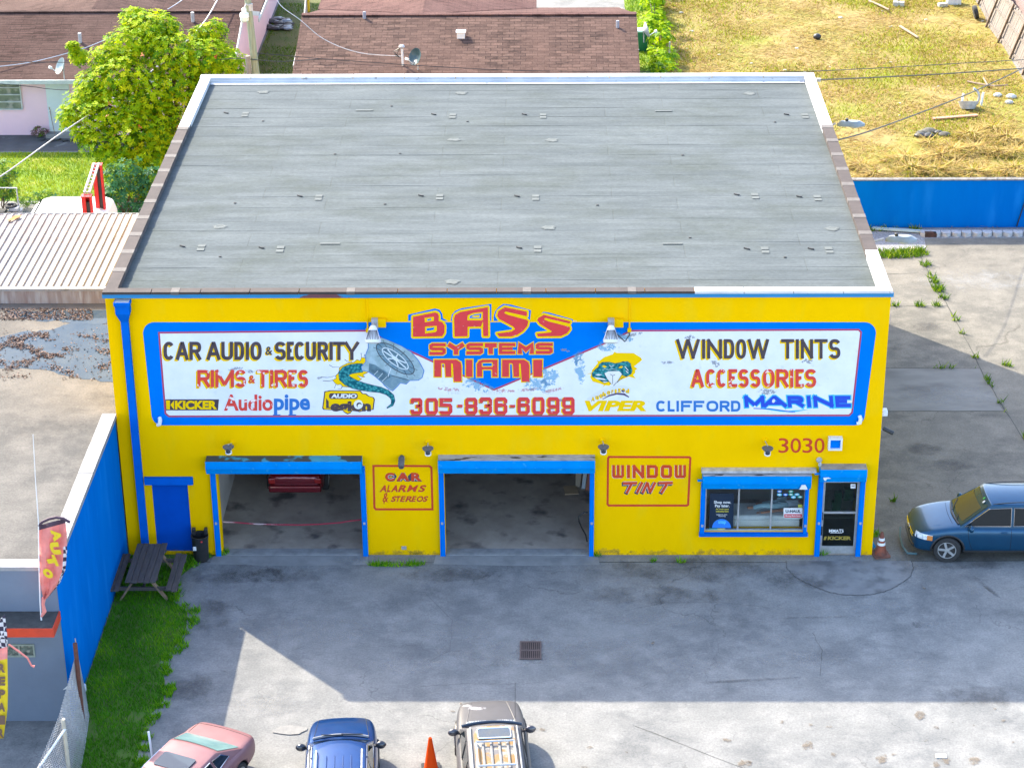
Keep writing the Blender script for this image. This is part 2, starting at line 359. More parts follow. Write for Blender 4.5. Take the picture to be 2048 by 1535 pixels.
flat('hedge_lawn', [(15.9, 33), (17.2, 33), (17.2, 70), (15.9, 70)], 0.012, lawn_m)
flat('back_lawn', [(-60, 45.5), (-16.2, 45.5), (-16.2, 62.2), (17.1, 62.2), (17.1, 140), (-60, 140)], 0.009, lawn_m)
asph = mat('dark_patio_asphalt', (0.10, 0.10, 0.105), (0.07, 0.07, 0.072), 1.2, 0.9, bump=0.3, c3=(0.2, 0.2, 0.19), s3=1.4, lo3=0.62, hi3=0.7)
flat('patio', [(-40, 33.75), (-2.0, 33.75), (-2.0, 35.9), (-40, 35.9)], 0.010, asph)
gravel = mat('grey_gravel', (0.36, 0.36, 0.37), (0.16, 0.16, 0.17), 16, 0.95, bump=0.9, bscale=18, detail=3)
flat('gravel_strip', [(21.2, 22.55), (26.1, 22.7), (26.2, 23.75), (40, 23.95), (40, 24.75), (21.2, 24.75)], 0.009, gravel)

# concrete joints, patches and stains on the lot
jm = mat('joint_grime', (0.05, 0.05, 0.045), (0.08, 0.08, 0.07), 8, 0.95)
mb = MB()
def joint(pts, wdt=0.035, z=0.006):
    for a, b in zip(pts, pts[1:]):
        a = Vector((a[0], a[1], z)); b = Vector((b[0], b[1], z)); n = 7
        prev = a
        for i in range(1, n+1):
            q = a.lerp(b, i/n)
            if i < n: q += Vector((random.uniform(-.02, .02), random.uniform(-.02, .02), 0))
            d = (q-prev).normalized(); s = Vector((-d.y, d.x, 0))*wdt*random.uniform(.35, .7)
            mb.add([prev-s, q-s, q+s, prev+s], [(0, 1, 2, 3)]); prev = q
joint([(21.0, 17.38), (26.02, 17.38)]); joint([(21.0, 20.1), (25.4, 20.35)]); joint([(21.0, 12.3), (26.25, 12.25)]); joint([(21.0, 9.06), (26.47, 9.06)])
joint([(25.75, 22.6), (25.9, 19.5), (26.02, 17.38), (26.2, 14.2), (26.25, 12.25), (26.47, 9.06), (26.8, 6.0)])
joint([(21.4, -0.35), (40, -0.2)], .03); joint([(-0.0, -0.42), (21.0, -0.42)], .03)
joint([(14.0, -8.4), (17.2, -10.6)], .014)
_cr = [G(1625, 1265), G(1645, 1300), G(1640, 1350), G(1650, 1375), G(1622, 1390)]; joint(_cr[:3], .008)
cr = [G(1085, 1365), G(1000, 1368), G(930, 1366), G(840, 1372)]; joint(cr, .007)
cr = [G(850, 1185), G(905, 1240), G(900, 1300), G(845, 1330)]; joint(cr, .007)
cr = [G(1250, 1220), G(1330, 1205), G(1420, 1203), G(1540, 1215)]; joint(cr, .007)
struct(mb.build('pavement_joints', jm))
yard_m = concrete_lot('yard_concrete', (.84, .79, .71))
flat('yard_slab', [(21.0, -0.33), (45, -0.2), (45, 23.9), (26.2, 23.7), (26.1, 22.6), (21.0, 22.5)], 0.003, yard_m)
lightc = mat('pale_concrete', (0.29, 0.287, 0.272), (0.22, 0.219, 0.21), 1.4, 0.9, bump=0.2, c3=(0.2, 0.2, 0.195), s3=1.7, lo3=0.52, hi3=0.68)
flat('concrete_slab', [(21.0, 9.1), (26.4, 9.1), (26.2, 12.2), (21.0, 12.25)], 0.0055, mat('slab_concrete', (0.20, 0.197, 0.185), (0.15, 0.148, 0.14), 1.1, 0.9, bump=.2, stretch=(.6, 1.2, 1), c3=(0.115, 0.113, 0.108), s3=.8, lo3=.52, hi3=.7))
flat('pavement_patch', [(25.95, -1.85), (30, -2.2), (30, -3.5), (28, -3.1), (26.0, -2.95)], 0.008, lightc)
apron = mat('dark_apron_concrete', (0.16, 0.16, 0.16), (0.22, 0.22, 0.215), 1.4, 0.9, bump=0.3, c3=(0.11, 0.11, 0.11), s3=1.6, lo3=0.5, hi3=0.66)
ap = []
for k in range(15):
    a = math.pi*k/14; ap.append((20.3+1.75*math.cos(a)*(1+.04*math.sin(5*a)), -0.35-1.85*math.sin(a)))
flat('entrance_apron', ap, 0.010, apron)
mbj = mb; mb = MB(); joint(ap, .012, 0.014); struct(mb.build('apron_crack', jm))
for nm, u0, u1 in (('bay_apron', 428, 736), ('bay_apron', 872, 1195)):
    a, b = G(u0, 1108), G(u1, 1108)
    flat(nm, [(a.x, -.02), (b.x, -.02), (b.x+.05, -.55), ((a.x+b.x)/2, -.62), (a.x-.05, -.52)], 0.007, lightc)

st_dark = stainmat('oil_stain', (0.075, 0.073, 0.072), 1.0, 1.3, op=.42); st_brown = stainmat('brown_stain', (0.16, 0.125, 0.09), 2.0, 7, op=.6)
st_light = stainmat('pale_scuff', (0.32, 0.32, 0.31), .9, 1.7, op=.5)
mb = MB(); rs = random.Random(3)
for (u, v, a, b_) in ((470, 1150, 1.6, .7), (1380, 1140, 3.0, .8), (1320, 1190, 2.4, .6), (1600, 1160, 1.0, .6), (560, 1150, 1.5, .5), (1900, 1120, 2.2, .7), (420, 1230, .9, 1.0), (900, 1150, 1.6, .5), (1840, 1250, .35, .2), (1960, 1390, 1.5, .6), (380, 1380, .8, 1.1), (1850, 655, .75, .5), (1790, 690, .5, .5), (1900, 930, 1.2, .5), (1845, 900, .8, .5)):
    p = G(u, v); blob(mb, p.x, p.y, a*1.25, b_*1.25, 0.0165)
for (u, v, a, b_, an) in ((1965, 1168, .10, .9, .5), (1985, 1185, .06, .8, .5), (1945, 1150, .05, .7, .5), (1500, 1360, 2.4, .1, .1), (1620, 1235, 2.0, .09, .05)):
    p = G(u, v); blob(mb, p.x, p.y, a, b_, 0.0165, 0, an)
struct(mb.build('dark_stains', st_dark))
mb = MB()
for i in range(64):
    u, v = (rs.uniform(880, 2040), rs.uniform(1405, 1700)) if i < 60 else (rs.uniform(330, 2040), rs.uniform(1130, 1520))
    p = G(u, v); s = rs.choice((.05, .07, .09, .13, .2)); blob(mb, p.x, p.y, s*1.4, s, 0.0205, 0, rs.uniform(0, 3))
struct(mb.build('brown_spots', st_brown))
mb = MB()
for (u, v, a, b_) in ((1000, 1310, 1.6, .9), (1130, 1310, 2.0, .9), (1020, 1305, 2.2, .8), (640, 1260, 2.0, .9), (1600, 1320, 1.6, .5), (1530, 1280, .9, .35), (1930, 1180, .7, .4), (1300, 1330, 2.4, .6), (1880, 1250, .6, .25), (800, 1330, 1.6, .5), (1230, 1290, 1.5, .6), (530, 1410, 1.0, .7), (1300, 1240, 2, .4), (1830, 1330, 1.0, .4), (730, 1120, 1.6, .3), (1750, 1215, 1.2, .5), (900, 1260, 1.4, .7), (1900, 790, 2, .8), (1950, 560, 2.5, 1.2), (1930, 1040, 1.5, .6)):
    p = G(u, v); blob(mb, p.x, p.y, a*1.2, b_*1.2, 0.0120)
struct(mb.build('pale_scuffs', st_light))
# flat pothole and a scrap of paper
mb = MB(); p = G(580, 1460)
mb.add([(p.x+.42*math.cos(a*.5236)*(1+.2*math.sin(a*2.1)), p.y+.2*math.sin(a*.5236), .024) for a in range(12)], [tuple(range(12))])
tag(mb.build('pothole_patch', mat('pothole_fill', (0.25, 0.245, 0.23), (0.2, 0.197, 0.19), 6, .9, bump=.4)), 'pale filled pothole in the concrete between the pink and blue cars', 'patch')
mb = MB(); p = G(1882, 1512); mb.box(p.x-.13, p.y-.08, .012, p.x+.13, p.y+.07, .03)
tag(mb.build('paper_scrap', white_p), 'small white scrap of paper lying on the sunlit concrete', 'litter')

# ---------------------------------------------------------------- blades of grass
def blades(name, polys, dens, h, wd, mats, z=0.0, lean=0.5, kind='stuff', jitter=None, lie=False, seed=1, clump=False):
    rr = random.Random(seed); mb = MB()
    for poly in polys:
        xs = [p[0] for p in poly]; ys = [p[1] for p in poly]; A = (max(xs)-min(xs))*(max(ys)-min(ys))
        for i in range(int(A*dens)):
            x, y = rr.uniform(min(xs), max(xs)), rr.uniform(min(ys), max(ys))
            if not pt_in((x, y), poly): continue
            d_ = 1.0 if jitter is None else jitter(x, y)
            if rr.random() > d_: continue
            a = rr.uniform(0, 2*math.pi); hh = h*rr.uniform(.5, 1.25); b = len(mb.v)
            dx, dy = math.cos(a)*wd*.5, math.sin(a)*wd*.5
            l = rr.uniform(-1, 1)*lean*hh; l2 = rr.uniform(-1, 1)*lean*hh
            zt = hh*(0.25 if lie else 1.0)
            if lie: l *= 2.2; l2 *= 2.2
            mb.v += [(x-dx, y-dy, z), (x+dx, y+dy, z), (x+l+dx*.3, y+l2+dy*.3, z+zt)]
            mb.f.append((b, b+1, b+2)); mb.m.append(int(max(0, min(.999, rr.random()*.75+.25+noise.noise((x*.9, y*.9, 7.7))*.75-.12))*len(mats)) if clump else rr.randrange(len(mats)))
    o = mb.build(name, mats, fix=False); o['kind'] = kind; return o
g1 = mat('grass_mid', (0.105, 0.34, 0.010), rough=0.8, trans=0.35); g2 = mat('grass_light', (0.24, 0.47, 0.014), rough=0.8, trans=0.35); g3 = mat('grass_deep', (0.065, 0.23, 0.008), rough=0.8, trans=0.3)
g4 = mat('grass_sunny', (0.30, 0.40, 0.012), rough=0.8, trans=0.35); g5 = mat('grass_yellow', (0.36, 0.36, 0.03), rough=0.8, trans=0.3)
g6 = mat('weed_sunny', (0.11, 0.22, 0.010), rough=0.8, trans=0.3); g7 = mat('weed_deep', (0.06, 0.14, 0.008), rough=0.8, trans=0.3)
s1 = mat('straw_pale', (0.43, 0.32, 0.115), rough=0.85, trans=0.15); s2 = mat('straw_gold', (0.34, 0.215, 0.04), rough=0.85, trans=0.15); s3 = mat('straw_brown', (0.17, 0.09, 0.014), rough=0.9)
s4 = mat('straw_green', (0.24, 0.21, 0.012), rough=0.85, trans=0.15)
edge = [G(u, v) for u, v in ((258, 1112), (330, 1095), (440, 1095), (438, 1108), (392, 1128), (352, 1160), (345, 1200), (375, 1225), (372, 1262), (345, 1300), (318, 1325), (330, 1360), (328, 1400), (300, 1430), (285, 1470), (270, 1535), (262, 1600), (130, 1600), (165, 1440), (166, 1385))]
gp = [(p.x, p.y) for p in edge]
flat('grass_verge_soil', gp, 0.012, mat('verge_soil', (0.07, 0.16, 0.015), (0.10, 0.14, 0.03), 2.5, 0.95, bump=0.4))
def ragged(x, y):
    return 1.0 if noise.noise((x*1.3, y*1.3, 0)) > -0.38 else 0.25
tiny = [(p.x, p.y) for p in edge]
blades('grass_verge', [gp], 850, .12, .022, [g3, g3, g1, g1, g1, g2], .012, .7, jitter=ragged, seed=2, clump=True)
fr = []; re_ = random.Random(23)
for i in range(5, len(gp)-4):
    a_, b__ = Vector(gp[i]), Vector(gp[i+1])
    for k in range(int((b__-a_).length*7)):
        q = a_.lerp(b__, re_.random())+Vector((re_.uniform(-.02, .22), re_.uniform(-.15, .15))); r_ = re_.uniform(.05, .17); fr.append([(q.x+r_*math.cos(j*.785), q.y+r_*math.sin(j*.785)) for j in range(8)])
for (u, v, a, b_) in ((790, 1131, .75, .1), (760, 1130, .3, .08), (1645, 1107, .22, .12), (445, 1106, .22, .16), (1305, 1123, .12, .08), (1362, 1124, .14, .1), (1195, 1112, .12, .06), (835, 1128, .25, .08), (372, 1130, .4, .2), (1750, 1070, .2, .15)):
    p = G(u, v); fr.append([(p.x+a*math.cos(k*.785), p.y+b_*math.sin(k*.785)) for k in range(8)])
blades('wall_weeds', fr, 900, .16, .03, [g1, g2, g2, g3], .01, .8, seed=3)
wd = []
rw = random.Random(5)
def weeds(a, b, n, s):
    for i in range(n):
        t = rw.random(); x = a[0]+(b[0]-a[0])*t; y = a[1]+(b[1]-a[1])*t; r = s*rw.uniform(.4, 1.3)
        wd.append([(x+r*math.cos(k*.785), y+r*.7*math.sin(k*.785)) for k in range(8)])
weeds((25.75, 22.4), (26.0, 17.8), 14, .2); weeds((26.0, 17.4), (26.25, 13), 4, .11); weeds((26.3, 12.1), (26.5, 8.6), 6, .11)
weeds((21.2, 12.25), (26.2, 12.25), 8, .12); weeds((21.3, 9.06), (25, 9.06), 4, .12); weeds((21.2, 17.38), (26, 17.38), 9, .15); weeds((21.2, 20.2), (24.5, 20.3), 5, .14); weeds((27, 12.6), (27.2, 12.4), 2, .18); weeds((26.7, 7.6), (26.9, 6.8), 2, .15); weeds((22, 3), (23, 5), 2, .1)
wd.append([(21.1, 21.65), (25.3, 21.75), (26.1, 22.0), (26.0, 22.7), (24.5, 22.5), (21.1, 22.5)])
weeds((21.3, 24.5), (26, 24.6), 10, .2)
blades('slab_weeds', wd, 420, .2, .045, [g6, g4, g6, g7, g7], .01, .9, seed=6)
blades('lawn_grass', [[(-14, 27.9), (-2.0, 27.9), (-2.0, 33.5), (-14, 33.5)]], 260, .13, .03, [g6, g4, g4, g5, g4], .01, .7, seed=8, clump=True)
blades('side_grass', [[(-1.8, 33.8), (.9, 33.8), (.9, 56), (-1.8, 56)]], 120, .12, .03, [g6, g6, g7], .012, .7, jitter=lambda x, y: 0.1 if 48.5 < y < 54 and x > -1.6 else 1, seed=9)
blades('hedge_grass', [[(15.9, 36), (17.2, 36), (17.2, 66), (15.9, 66)]], 150, .15, .04, [g4, g6, g6], .012, .7, seed=10)
blades('back_grass', [[(-14, 62.3), (17, 62.3), (17, 70), (-14, 70)]], 50, .2, .06, [g4, g5, g2], .012, .7, seed=11)
FP = [(17.3, 25.05), (33.6, 25.05), (33.7, 47), (34.0, 64), (17.3, 64)]
def patchy(x, y): return max(0.15, min(1, .6+1.1*noise.noise((x*.5, y*.5, 3.0))))
blades('field_straw', [FP], 150, .30, .042, [s1, s1, s2, s1, s3, s4, s3], .012, .9, lie=True, jitter=patchy, seed=12)
def greens(x, y): return max(0, min(1, .3+1.5*noise.noise((x*.22, y*.22, 9.0))+max(0, (22-x)*.05)))
blades('field_grass', [FP], 110, .17, .04, [s4, g5, s4, g4], .012, .9, jitter=greens, seed=13)
# heaps of cut straw near the blue wall
heaps = []
rh = random.Random(14)
for (u, v, r) in ((1810, 325, .85), (1880, 318, .6), (1905, 308, .7), (1940, 275, .6), (2010, 285, .8), (1720, 335, .5), (1825, 345, .7), (1870, 347, .6), (1945, 350, .6), (2030, 345, .7), (1860, 290, .4), (1985, 262, .6), (1750, 352, .4), (1950, 300, .5), (1995, 310, .5), (2030, 310, .6), (1900, 335, .5)):
    p = G(u, v)
    for k in range(int(300*r)):
        a = rh.uniform(0, 6.28); q = r*math.sqrt(rh.random()); heaps.append((p.x+q*math.cos(a), p.y+q*.8*math.sin(a), max(0, .38*r*(1-(q/r)**2)), a))
mb = MB()
for (x, y, z, a) in heaps:
    t = a+rh.uniform(-.9, .9); L_ = rh.uniform(.3, .85); b = len(mb.v); el = rh.uniform(-.25, .5)
    d = Vector((math.cos(t), math.sin(t), el))*L_; s_ = Vector((-math.sin(t), math.cos(t), 0))*.022
    o_ = Vector((x, y, z+.03)); mb.v += [tuple(o_-s_), tuple(o_+s_), tuple(o_+d)]; mb.f.append((b, b+1, b+2)); mb.m.append(rh.choice((0, 0, 0, 1, 2, 3)))
o = mb.build('straw_heaps', [s1, s2, s3, s4], fix=False); o['kind'] = 'stuff'

# ================================================================ MAIN BUILDING
BW, BD, BH = 21.0, 18.7158, 8.1336
shop = thing('shop_building', 'bright yellow two-storey car audio shop with painted mural and flat grey roof', 'building', (BW/2, 0, 0))
def X(u, v, y=0): return W(u, v, y).x
def Z(u, v, y=0): return W(u, v, y).z
def rect(u0, v0, u1, v1, y=0):
    a, b = W(u0, v0, y), W(u1, v1, y); return a.x, b.z, b.x, a.z       # x0, z0, x1, z1
bay1 = (X(440, 1030), -0.0, X(727, 1030), 2.75); bay2 = (X(890, 1030), 0.0, X(1181, 1030), 2.75)
win = rect(1411, 975, 1608, 1062); dr = rect(1646, 962, 1712, 1104); dr = (dr[0], 0.0, dr[2], dr[3])
sd = rect(303, 968, 386, 1102); sd = (sd[0], 0.12, sd[2], sd[3])
def wall_holes(mb, x0, x1, z0, z1, y0, y1, holes, mi=0):
    xs = sorted({x0, x1, *[h[0] for h in holes], *[h[2] for h in holes]}); zs = sorted({z0, z1, *[h[1] for h in holes], *[h[3] for h in holes]})
    for i in range(len(xs)-1):
        for j in range(len(zs)-1):
            cx, cz = (xs[i]+xs[i+1])/2, (zs[j]+zs[j+1])/2
            if any(h[0] < cx < h[2] and h[1] < cz < h[3] for h in holes): continue
            for y in (y0, y1):
                mb.add([(xs[i], y, zs[j]), (xs[i+1], y, zs[j]), (xs[i+1], y, zs[j+1]), (xs[i], y, zs[j+1])], [(0, 1, 2, 3)], mi)
    for h in holes:
        a, b, c, d = h
        for (p, q) in (((a, b), (a, d)), ((c, b), (c, d)), ((a, d), (c, d)), ((a, b), (c, b))):
            mb.add([(p[0], y0, p[1]), (q[0], y0, q[1]), (q[0], y1, q[1]), (p[0], y1, p[1])], [(0, 1, 2, 3)], mi)
mb = MB(); wall_holes(mb, 0, BW, 0, BH-.06, 0, .28, [bay1, bay2, win, dr, sd])
# side and rear walls
for (x0, y0, x1, y1) in ((0, .28, .25, BD), (BW-.25, .28, BW, BD), (.25, BD-.25, BW-.25, BD)): mb.box(x0, y0, 0, x1, y1, BH-.06)
mb.build('wall', yellow, shop)
mb = MB(); mb.box(.25, .28, BH-.40, BW-.25, BD-.25, BH-.217); rr0 = random.Random(6)
ny = 20; yy0 = .28; stp = (BD-.53)/ny
for k in range(ny):
    ya = yy0+k*stp; yb_ = ya+stp; nx = 40; z0_ = BH-.216; prof = []
    for i in range(nx+1):
        x = .25+(BW-.5)*i/nx; wv = .05*noise.noise((x*.6, k*3.1, 0)); prof.append((x, ya+wv, z0_+max(.002, .003+.010*noise.noise((x*.35, k*1.7, 5)))))
    vs = [(x, y, z) for x, y, z in prof]+[(x, y, z0_-.004) for x, y, z in prof]+[(x, yb_+.03, z0_+.001) for x, y, z in prof]; m_ = nx+1
    mb.add(vs, [(i, i+1, m_+i+1, m_+i) for i in range(nx)]+[(i, i+1, 2*m_+i+1, 2*m_+i) for i in range(nx)])
mb.build('roof', roof_membrane(), shop)
# coping in separate metal lengths, some whitewashed
mb = MB(); rc = random.Random(21)
def coping_run(p, q, wd_, n, cols, hgt=.07, jn=True):
    p, q = Vector(p), Vector(q)
    for i in range(n):
        a, b = p.lerp(q, i/n), p.lerp(q, (i+1)/n); d = (b-a).normalized()
        mi = cols(i/n+.5/n)
        mb.bar(a, b-d*.02, wd_, hgt+rc.uniform(-.004, .004), mi)
        if jn and mi == 0: mb.bar(b-d*.16, b+d*.10, wd_+.014, hgt+.016, 1)
zc = BH-.035
coping_run((.155, .20, zc), (.155, BD-.30, zc), .335, 14, lambda t: 2 if t > .74 else 0)
coping_run((BW-.155, .20, zc), (BW-.155, BD-.30, zc), .345, 14, lambda t: 2 if (t > .70 or t < .14) else 0)
coping_run((-.045, BD-.10, zc+.001), (BW+.045, BD-.10, zc+.001), .33, 12, lambda t: 2)
coping_run((-.045, .05, zc+.001), (BW+.045, .05, zc+.001), .28, 16, lambda t: 2 if t > .75 else 0, jn=False)
for fx_ in (1.9, 6.6, 11.3, 14.1): mb.bar((fx_-.11, .05, zc+.001), (fx_+.11, .05, zc+.001), .294, .086, 1)
mb.build('coping', [cop_brown, cop_joint, flash_w], shop)
# inner faces of the parapet: left one painted dark for its shade, whitewashed at the rear corners
shade_flash = mat('shaded_flashing', (0.045, 0.042, 0.05), (0.07, 0.062, 0.068), 4, 0.85, c3=(0.18, 0.17, 0.18), s3=2.2, lo3=0.6, hi3=0.66)
mb = MB(); zr = BH-.200
yw = BD*.74; mb.box(.25, .28, zr, .31, yw, BH-.075, 0); mb.box(.25, yw+.002, zr, .31, BD-.31, BH-.075, 1)
for (y0, y1, mi) in ((.28, BD*.14, 1), (BD*.14+.002, BD*.70, 2), (BD*.70+.002, BD-.31, 1)): mb.box(BW-.31, y0, zr, BW-.25, y1, BH-.075, mi)
mb.box(.25, BD-.31, zr, BW-.25, BD-.25, BH-.075, 1)
mb.add([(.33, BD-.32, zr+.04), (BW-.33, BD-.32, zr+.04), (BW-.33, BD-.48, zr+.012), (.33, BD-.48, zr+.012)], [(0, 1, 2, 3)], 1)
mb.build('parapet_flashing', [shade_flash, flash_w, cop_brown], shop)
mb = MB(); mb.box(-.06, -.06, BH-.19, BW+.06, -.004, BH-.075, 0)
mb.build('fascia', mat('fascia_blue', (0.01, 0.22, 0.46), (0.01, 0.19, 0.40), 2, 0.5, stretch=(.5, 1, 1), c3=(0.14, 0.05, 0.06), s3=.55, lo3=0.60, hi3=0.61), shop)
# patches, fastener dimples and pipe stubs scattered over the membrane
ptm = mat('roof_patch_pale', (0.106, 0.121, 0.119), (0.09, 0.103, 0.101), 5, 0.9); ptd = mat('roof_tar_dab', (0.04, 0.042, 0.042), (0.06, 0.06, 0.058), 6, 0.8)
def RG(u, v): p = G(u, v, zr); return p.x, p.y
def rp(): 
    mb.build('roof_patch', [ptm, ptd], shop)
pl = [(490, 229), (905, 232), (1086, 232), (1610, 232), (637, 395), (879, 394), (1071, 395), (1510, 392), (1635, 396), (402, 495), (560, 498), (1075, 498), (1530, 500), (1658, 500)]
for (u, v) in pl:
    x, y = RG(u, v)
    for k in (0, 1): mb = MB(); mb.box(x-.1, y-.22+k*.26, zr+.0, x+.11, y+k*.26-.02, zr+.006, 0); rp()
    x2, y2 = RG(u-42, v-4); mb = MB(); mb.tube([(x2, y2, zr+.01), (x2+.1, y2-.08, zr+.012), (x2+.16, y2-.1, zr+.01)], .022, 6, 1); rp()
for (u, v) in ((527, 184), (923, 186), (1500, 187), (908, 279), (1104, 280), (440, 453), (1098, 455), (1665, 457), (905, 563)):
    x, y = RG(u, v); mb = MB(); n = 14; mb.add([(x+q*(1+.25*math.sin(k*2.3+u))*math.cos(k*6.283/n), y+q*.8*(1+.2*math.cos(k*1.9+v))*math.sin(k*6.283/n), z_) for q, z_ in ((.2, zr+.000), (.13, zr+.010), (.08, zr+.003)) for k in range(n)], [(r*n+k, r*n+(k+1) % n, (r+1)*n+(k+1) % n, (r+1)*n+k) for r in (0, 1) for k in range(n)]+[tuple(range(2*n, 3*n))], 0); rp()
for (u, v) in ((526, 242), (670, 308), (800, 307), (1365, 310), (470, 406), (770, 408), (1380, 475), (440, 513), (1570, 514), (783, 212), (935, 243), (1550, 244), (1195, 410)):
    x, y = RG(u, v); mb = MB(); mb.ball((x, y, zr+.003), .05, 8, 4, 1, (1, .7, .3)); rp()
for (u, v) in ((712, 221), (1310, 222), (640, 487), (1325, 487)):
    x, y = RG(u, v); mb = MB()
    for k in range(4): mb.box(x+k*.14, y-.05, zr+.003, x+k*.14+.141, y+.05, zr+.010+.001*(k % 2), 0)
    rp()

# interior: floor, back wall, side walls, ceiling (a deep dim workshop)
floor_m = mat('workshop_floor', (0.46, 0.39, 0.32), (0.31, 0.255, 0.205), 0.9, 0.65, c3=(0.13, 0.11, 0.10), s3=1.3, lo3=0.54, hi3=0.68)
mb = MB(); mb.box(.26, .02, -.05, BW-.26, 11.0, .028, 0)
for b in (bay1, bay2): mb.box(b[0]+.01, -.03, .0, b[2]-.01, .02, .028, 1); mb.box(b[0]+.01, .02, .029, b[2]-.01, .30, .036, 1)
mb.build('workshop_floor', [floor_m, mat('threshold_concrete', (0.30, 0.30, 0.295), (0.20, 0.2, 0.2), 3, 0.85)], shop)
mb = MB(); mb.box(.26, 10.6, .03, BW-.26, 10.8, 3.6); mb.box(13.9, .3, .03, 14.05, 10.6, 3.6); mb.box(.26, .3, 3.6, BW-.26, 10.8, 3.7); mb.box(2.3, .3, .03, 2.4, 10.6, 3.6); mb.box(14.05, 3.2, .03, BW-.26, 3.3, 3.6)
mb.build('interior_wall', dark_room, shop)

# shutter housings over bays, window and entrance
grime_top = mat('weathered_metal_top', (0.42, 0.41, 0.40), (0.25, 0.24, 0.24), 2.5, 0.7, stretch=(1.2, 4, 4), c3=(0.05, 0.045, 0.045), s3=1.3, lo3=0.58, hi3=0.62)
grime_blue = mat('peeling_blue_top', (0.03, 0.30, 0.44), (0.02, 0.24, 0.40), 2, 0.6, c3=(0.03, 0.045, 0.06), s3=.9, lo3=0.47, hi3=0.5)
def hood(name, u0, u1, vt, vb, out, topm, parent, label=None, knob=True):
    x0 = X(u0, (vt+vb)/2, -out); x1 = X(u1, (vt+vb)/2, -out); zt = Z((u0+u1)/2, vt, -out); zb = Z((u0+u1)/2, vb, -out); zm = zb+(zt-zb)*.48
    prof = [(0, zt+.012), (-out, zt), (-out-.004, zm), (-out+.05, zb), (0, zb-.0)]
    mb = MB(); n = len(prof); vs = [(x0, y, z) for y, z in prof]+[(x1, y, z) for y, z in prof]
    mb.add(vs, [(0, 1, n+1, n)], 1)
    mb.add(vs, [(1, 2, n+2, n+1), (2, 3, n+3, n+2), (3, 4, n+4, n+3), tuple(range(n)), tuple(range(n, 2*n))], 0)
    mb.bar((x0, -out-.012, zm), (x1, -out-.012, zm), .02, .02, 0)
    if knob: mb.bar((x0-.14, -out*.5, zm), (x0, -out*.5, zm), .05, .05, 0)
    o = mb.build(name, [blue_hood, topm], parent)
    return x0, x1, zb, zt
def rails(parent, spec, zt, out=.10, zb=0.0):
    for (x0, x1) in spec:
        mb = MB(); mb.box(x0, -out, zb, x1, -.004, zt); mb.box(x0+(x1-x0)*.3, -out-.012, zb+.02, x1-(x1-x0)*.3, -out, zt-.02)
        mb.box((x0+x1)/2-.03, -out-.03, zb+1.05 if zb < .5 else zb+.3, (x0+x1)/2+.03, -out-.012, (zb+1.12) if zb < .5 else zb+.37, 1)
        mb.build('guide_rail', [mural_blue, galv], parent)
for nm, (u0, u1, vt, vb, lab, tp, rr) in (('garage_shutter', (411, 723, 923, 949, 'roller shutter housing with peeling dark top', grime_blue, ((426, 436), (723, 733)))), ('garage_shutter', (876, 1190, 921, 948, 'roller shutter housing with grey weathered top', grime_top, ((879, 889), (1179, 1188))))):
    h = hood(nm, u0, u1, vt, vb, .34, tp, shop, knob=False); hob = [c for c in shop.children if c.name.startswith(nm)][-1]; hob['label'] = lab
    rails(hob, [(X(a, 1030, -.1), X(b, 1030, -.1)) for a, b in rr], h[2]+.1)
# shop window
fx0, fz0, fx1, fz1 = win
wn = hood('window_shutter', 1406, 1623, 952, 979, .34, grime_top, shop)
mb = MB(); zt = Z(1500, 941, -.2); mb.box(X(1403, 940, -.1), -.22, wn[3]+.03, X(1632, 940, -.1), -.004, wn[3]+.10)
hob = [c for c in shop.children if c.name.startswith('window_shutter')][-1]
mb.build('flashing_strip', mat('silver_flashing', (0.62, 0.62, 0.64), (0.40, 0.40, 0.42), 6, 0.45, metal=.3), hob)
mb = MB(); p = W(1608, 975, -.35); mb.extr([(p.x-.13, -.352, p.z-.05), (p.x+.10, -.352, p.z-.05), (p.x+.07, -.352, p.z+.03), (p.x+.03, -.352, p.z+.10), (p.x-.07, -.352, p.z+.09)], (0, -.006, 0)); mb.build('bare_metal_scar', white_p, hob)
rails(hob, [(X(1401, 1020, -.1), X(1410, 1020, -.1)), (X(1609, 1020, -.1), X(1616, 1020, -.1))], wn[2]+.05, .10, fz0-.09)
wf = MB(); t = .045
wf.box(fx0-.14, -.12, fz0-.11, fx1+.10, -.004, fz0-.012, 1)
for (a, b, c, d) in ((fx0, fz0, fx1, fz0+t), (fx0, fz1-t, fx1, fz1)): wf.box(a, .03, b, c, .10, d, 0)
for x in (fx0, fx0+(fx1-fx0)*.328, fx0+(fx1-fx0)*.655, fx1-t): wf.box(x, .028, fz0+t, x+t, .102, fz1-t, 0)
wfo = wf.build('shop_window', [alu, blue], shop)
mb = MB(); mb.box(fx0+t, .055, fz0+t, fx1-t, .061, fz1-t); mb.build('pane', glass('shop_glass', (0.92, 0.95, 0.95), 0.04), wfo)
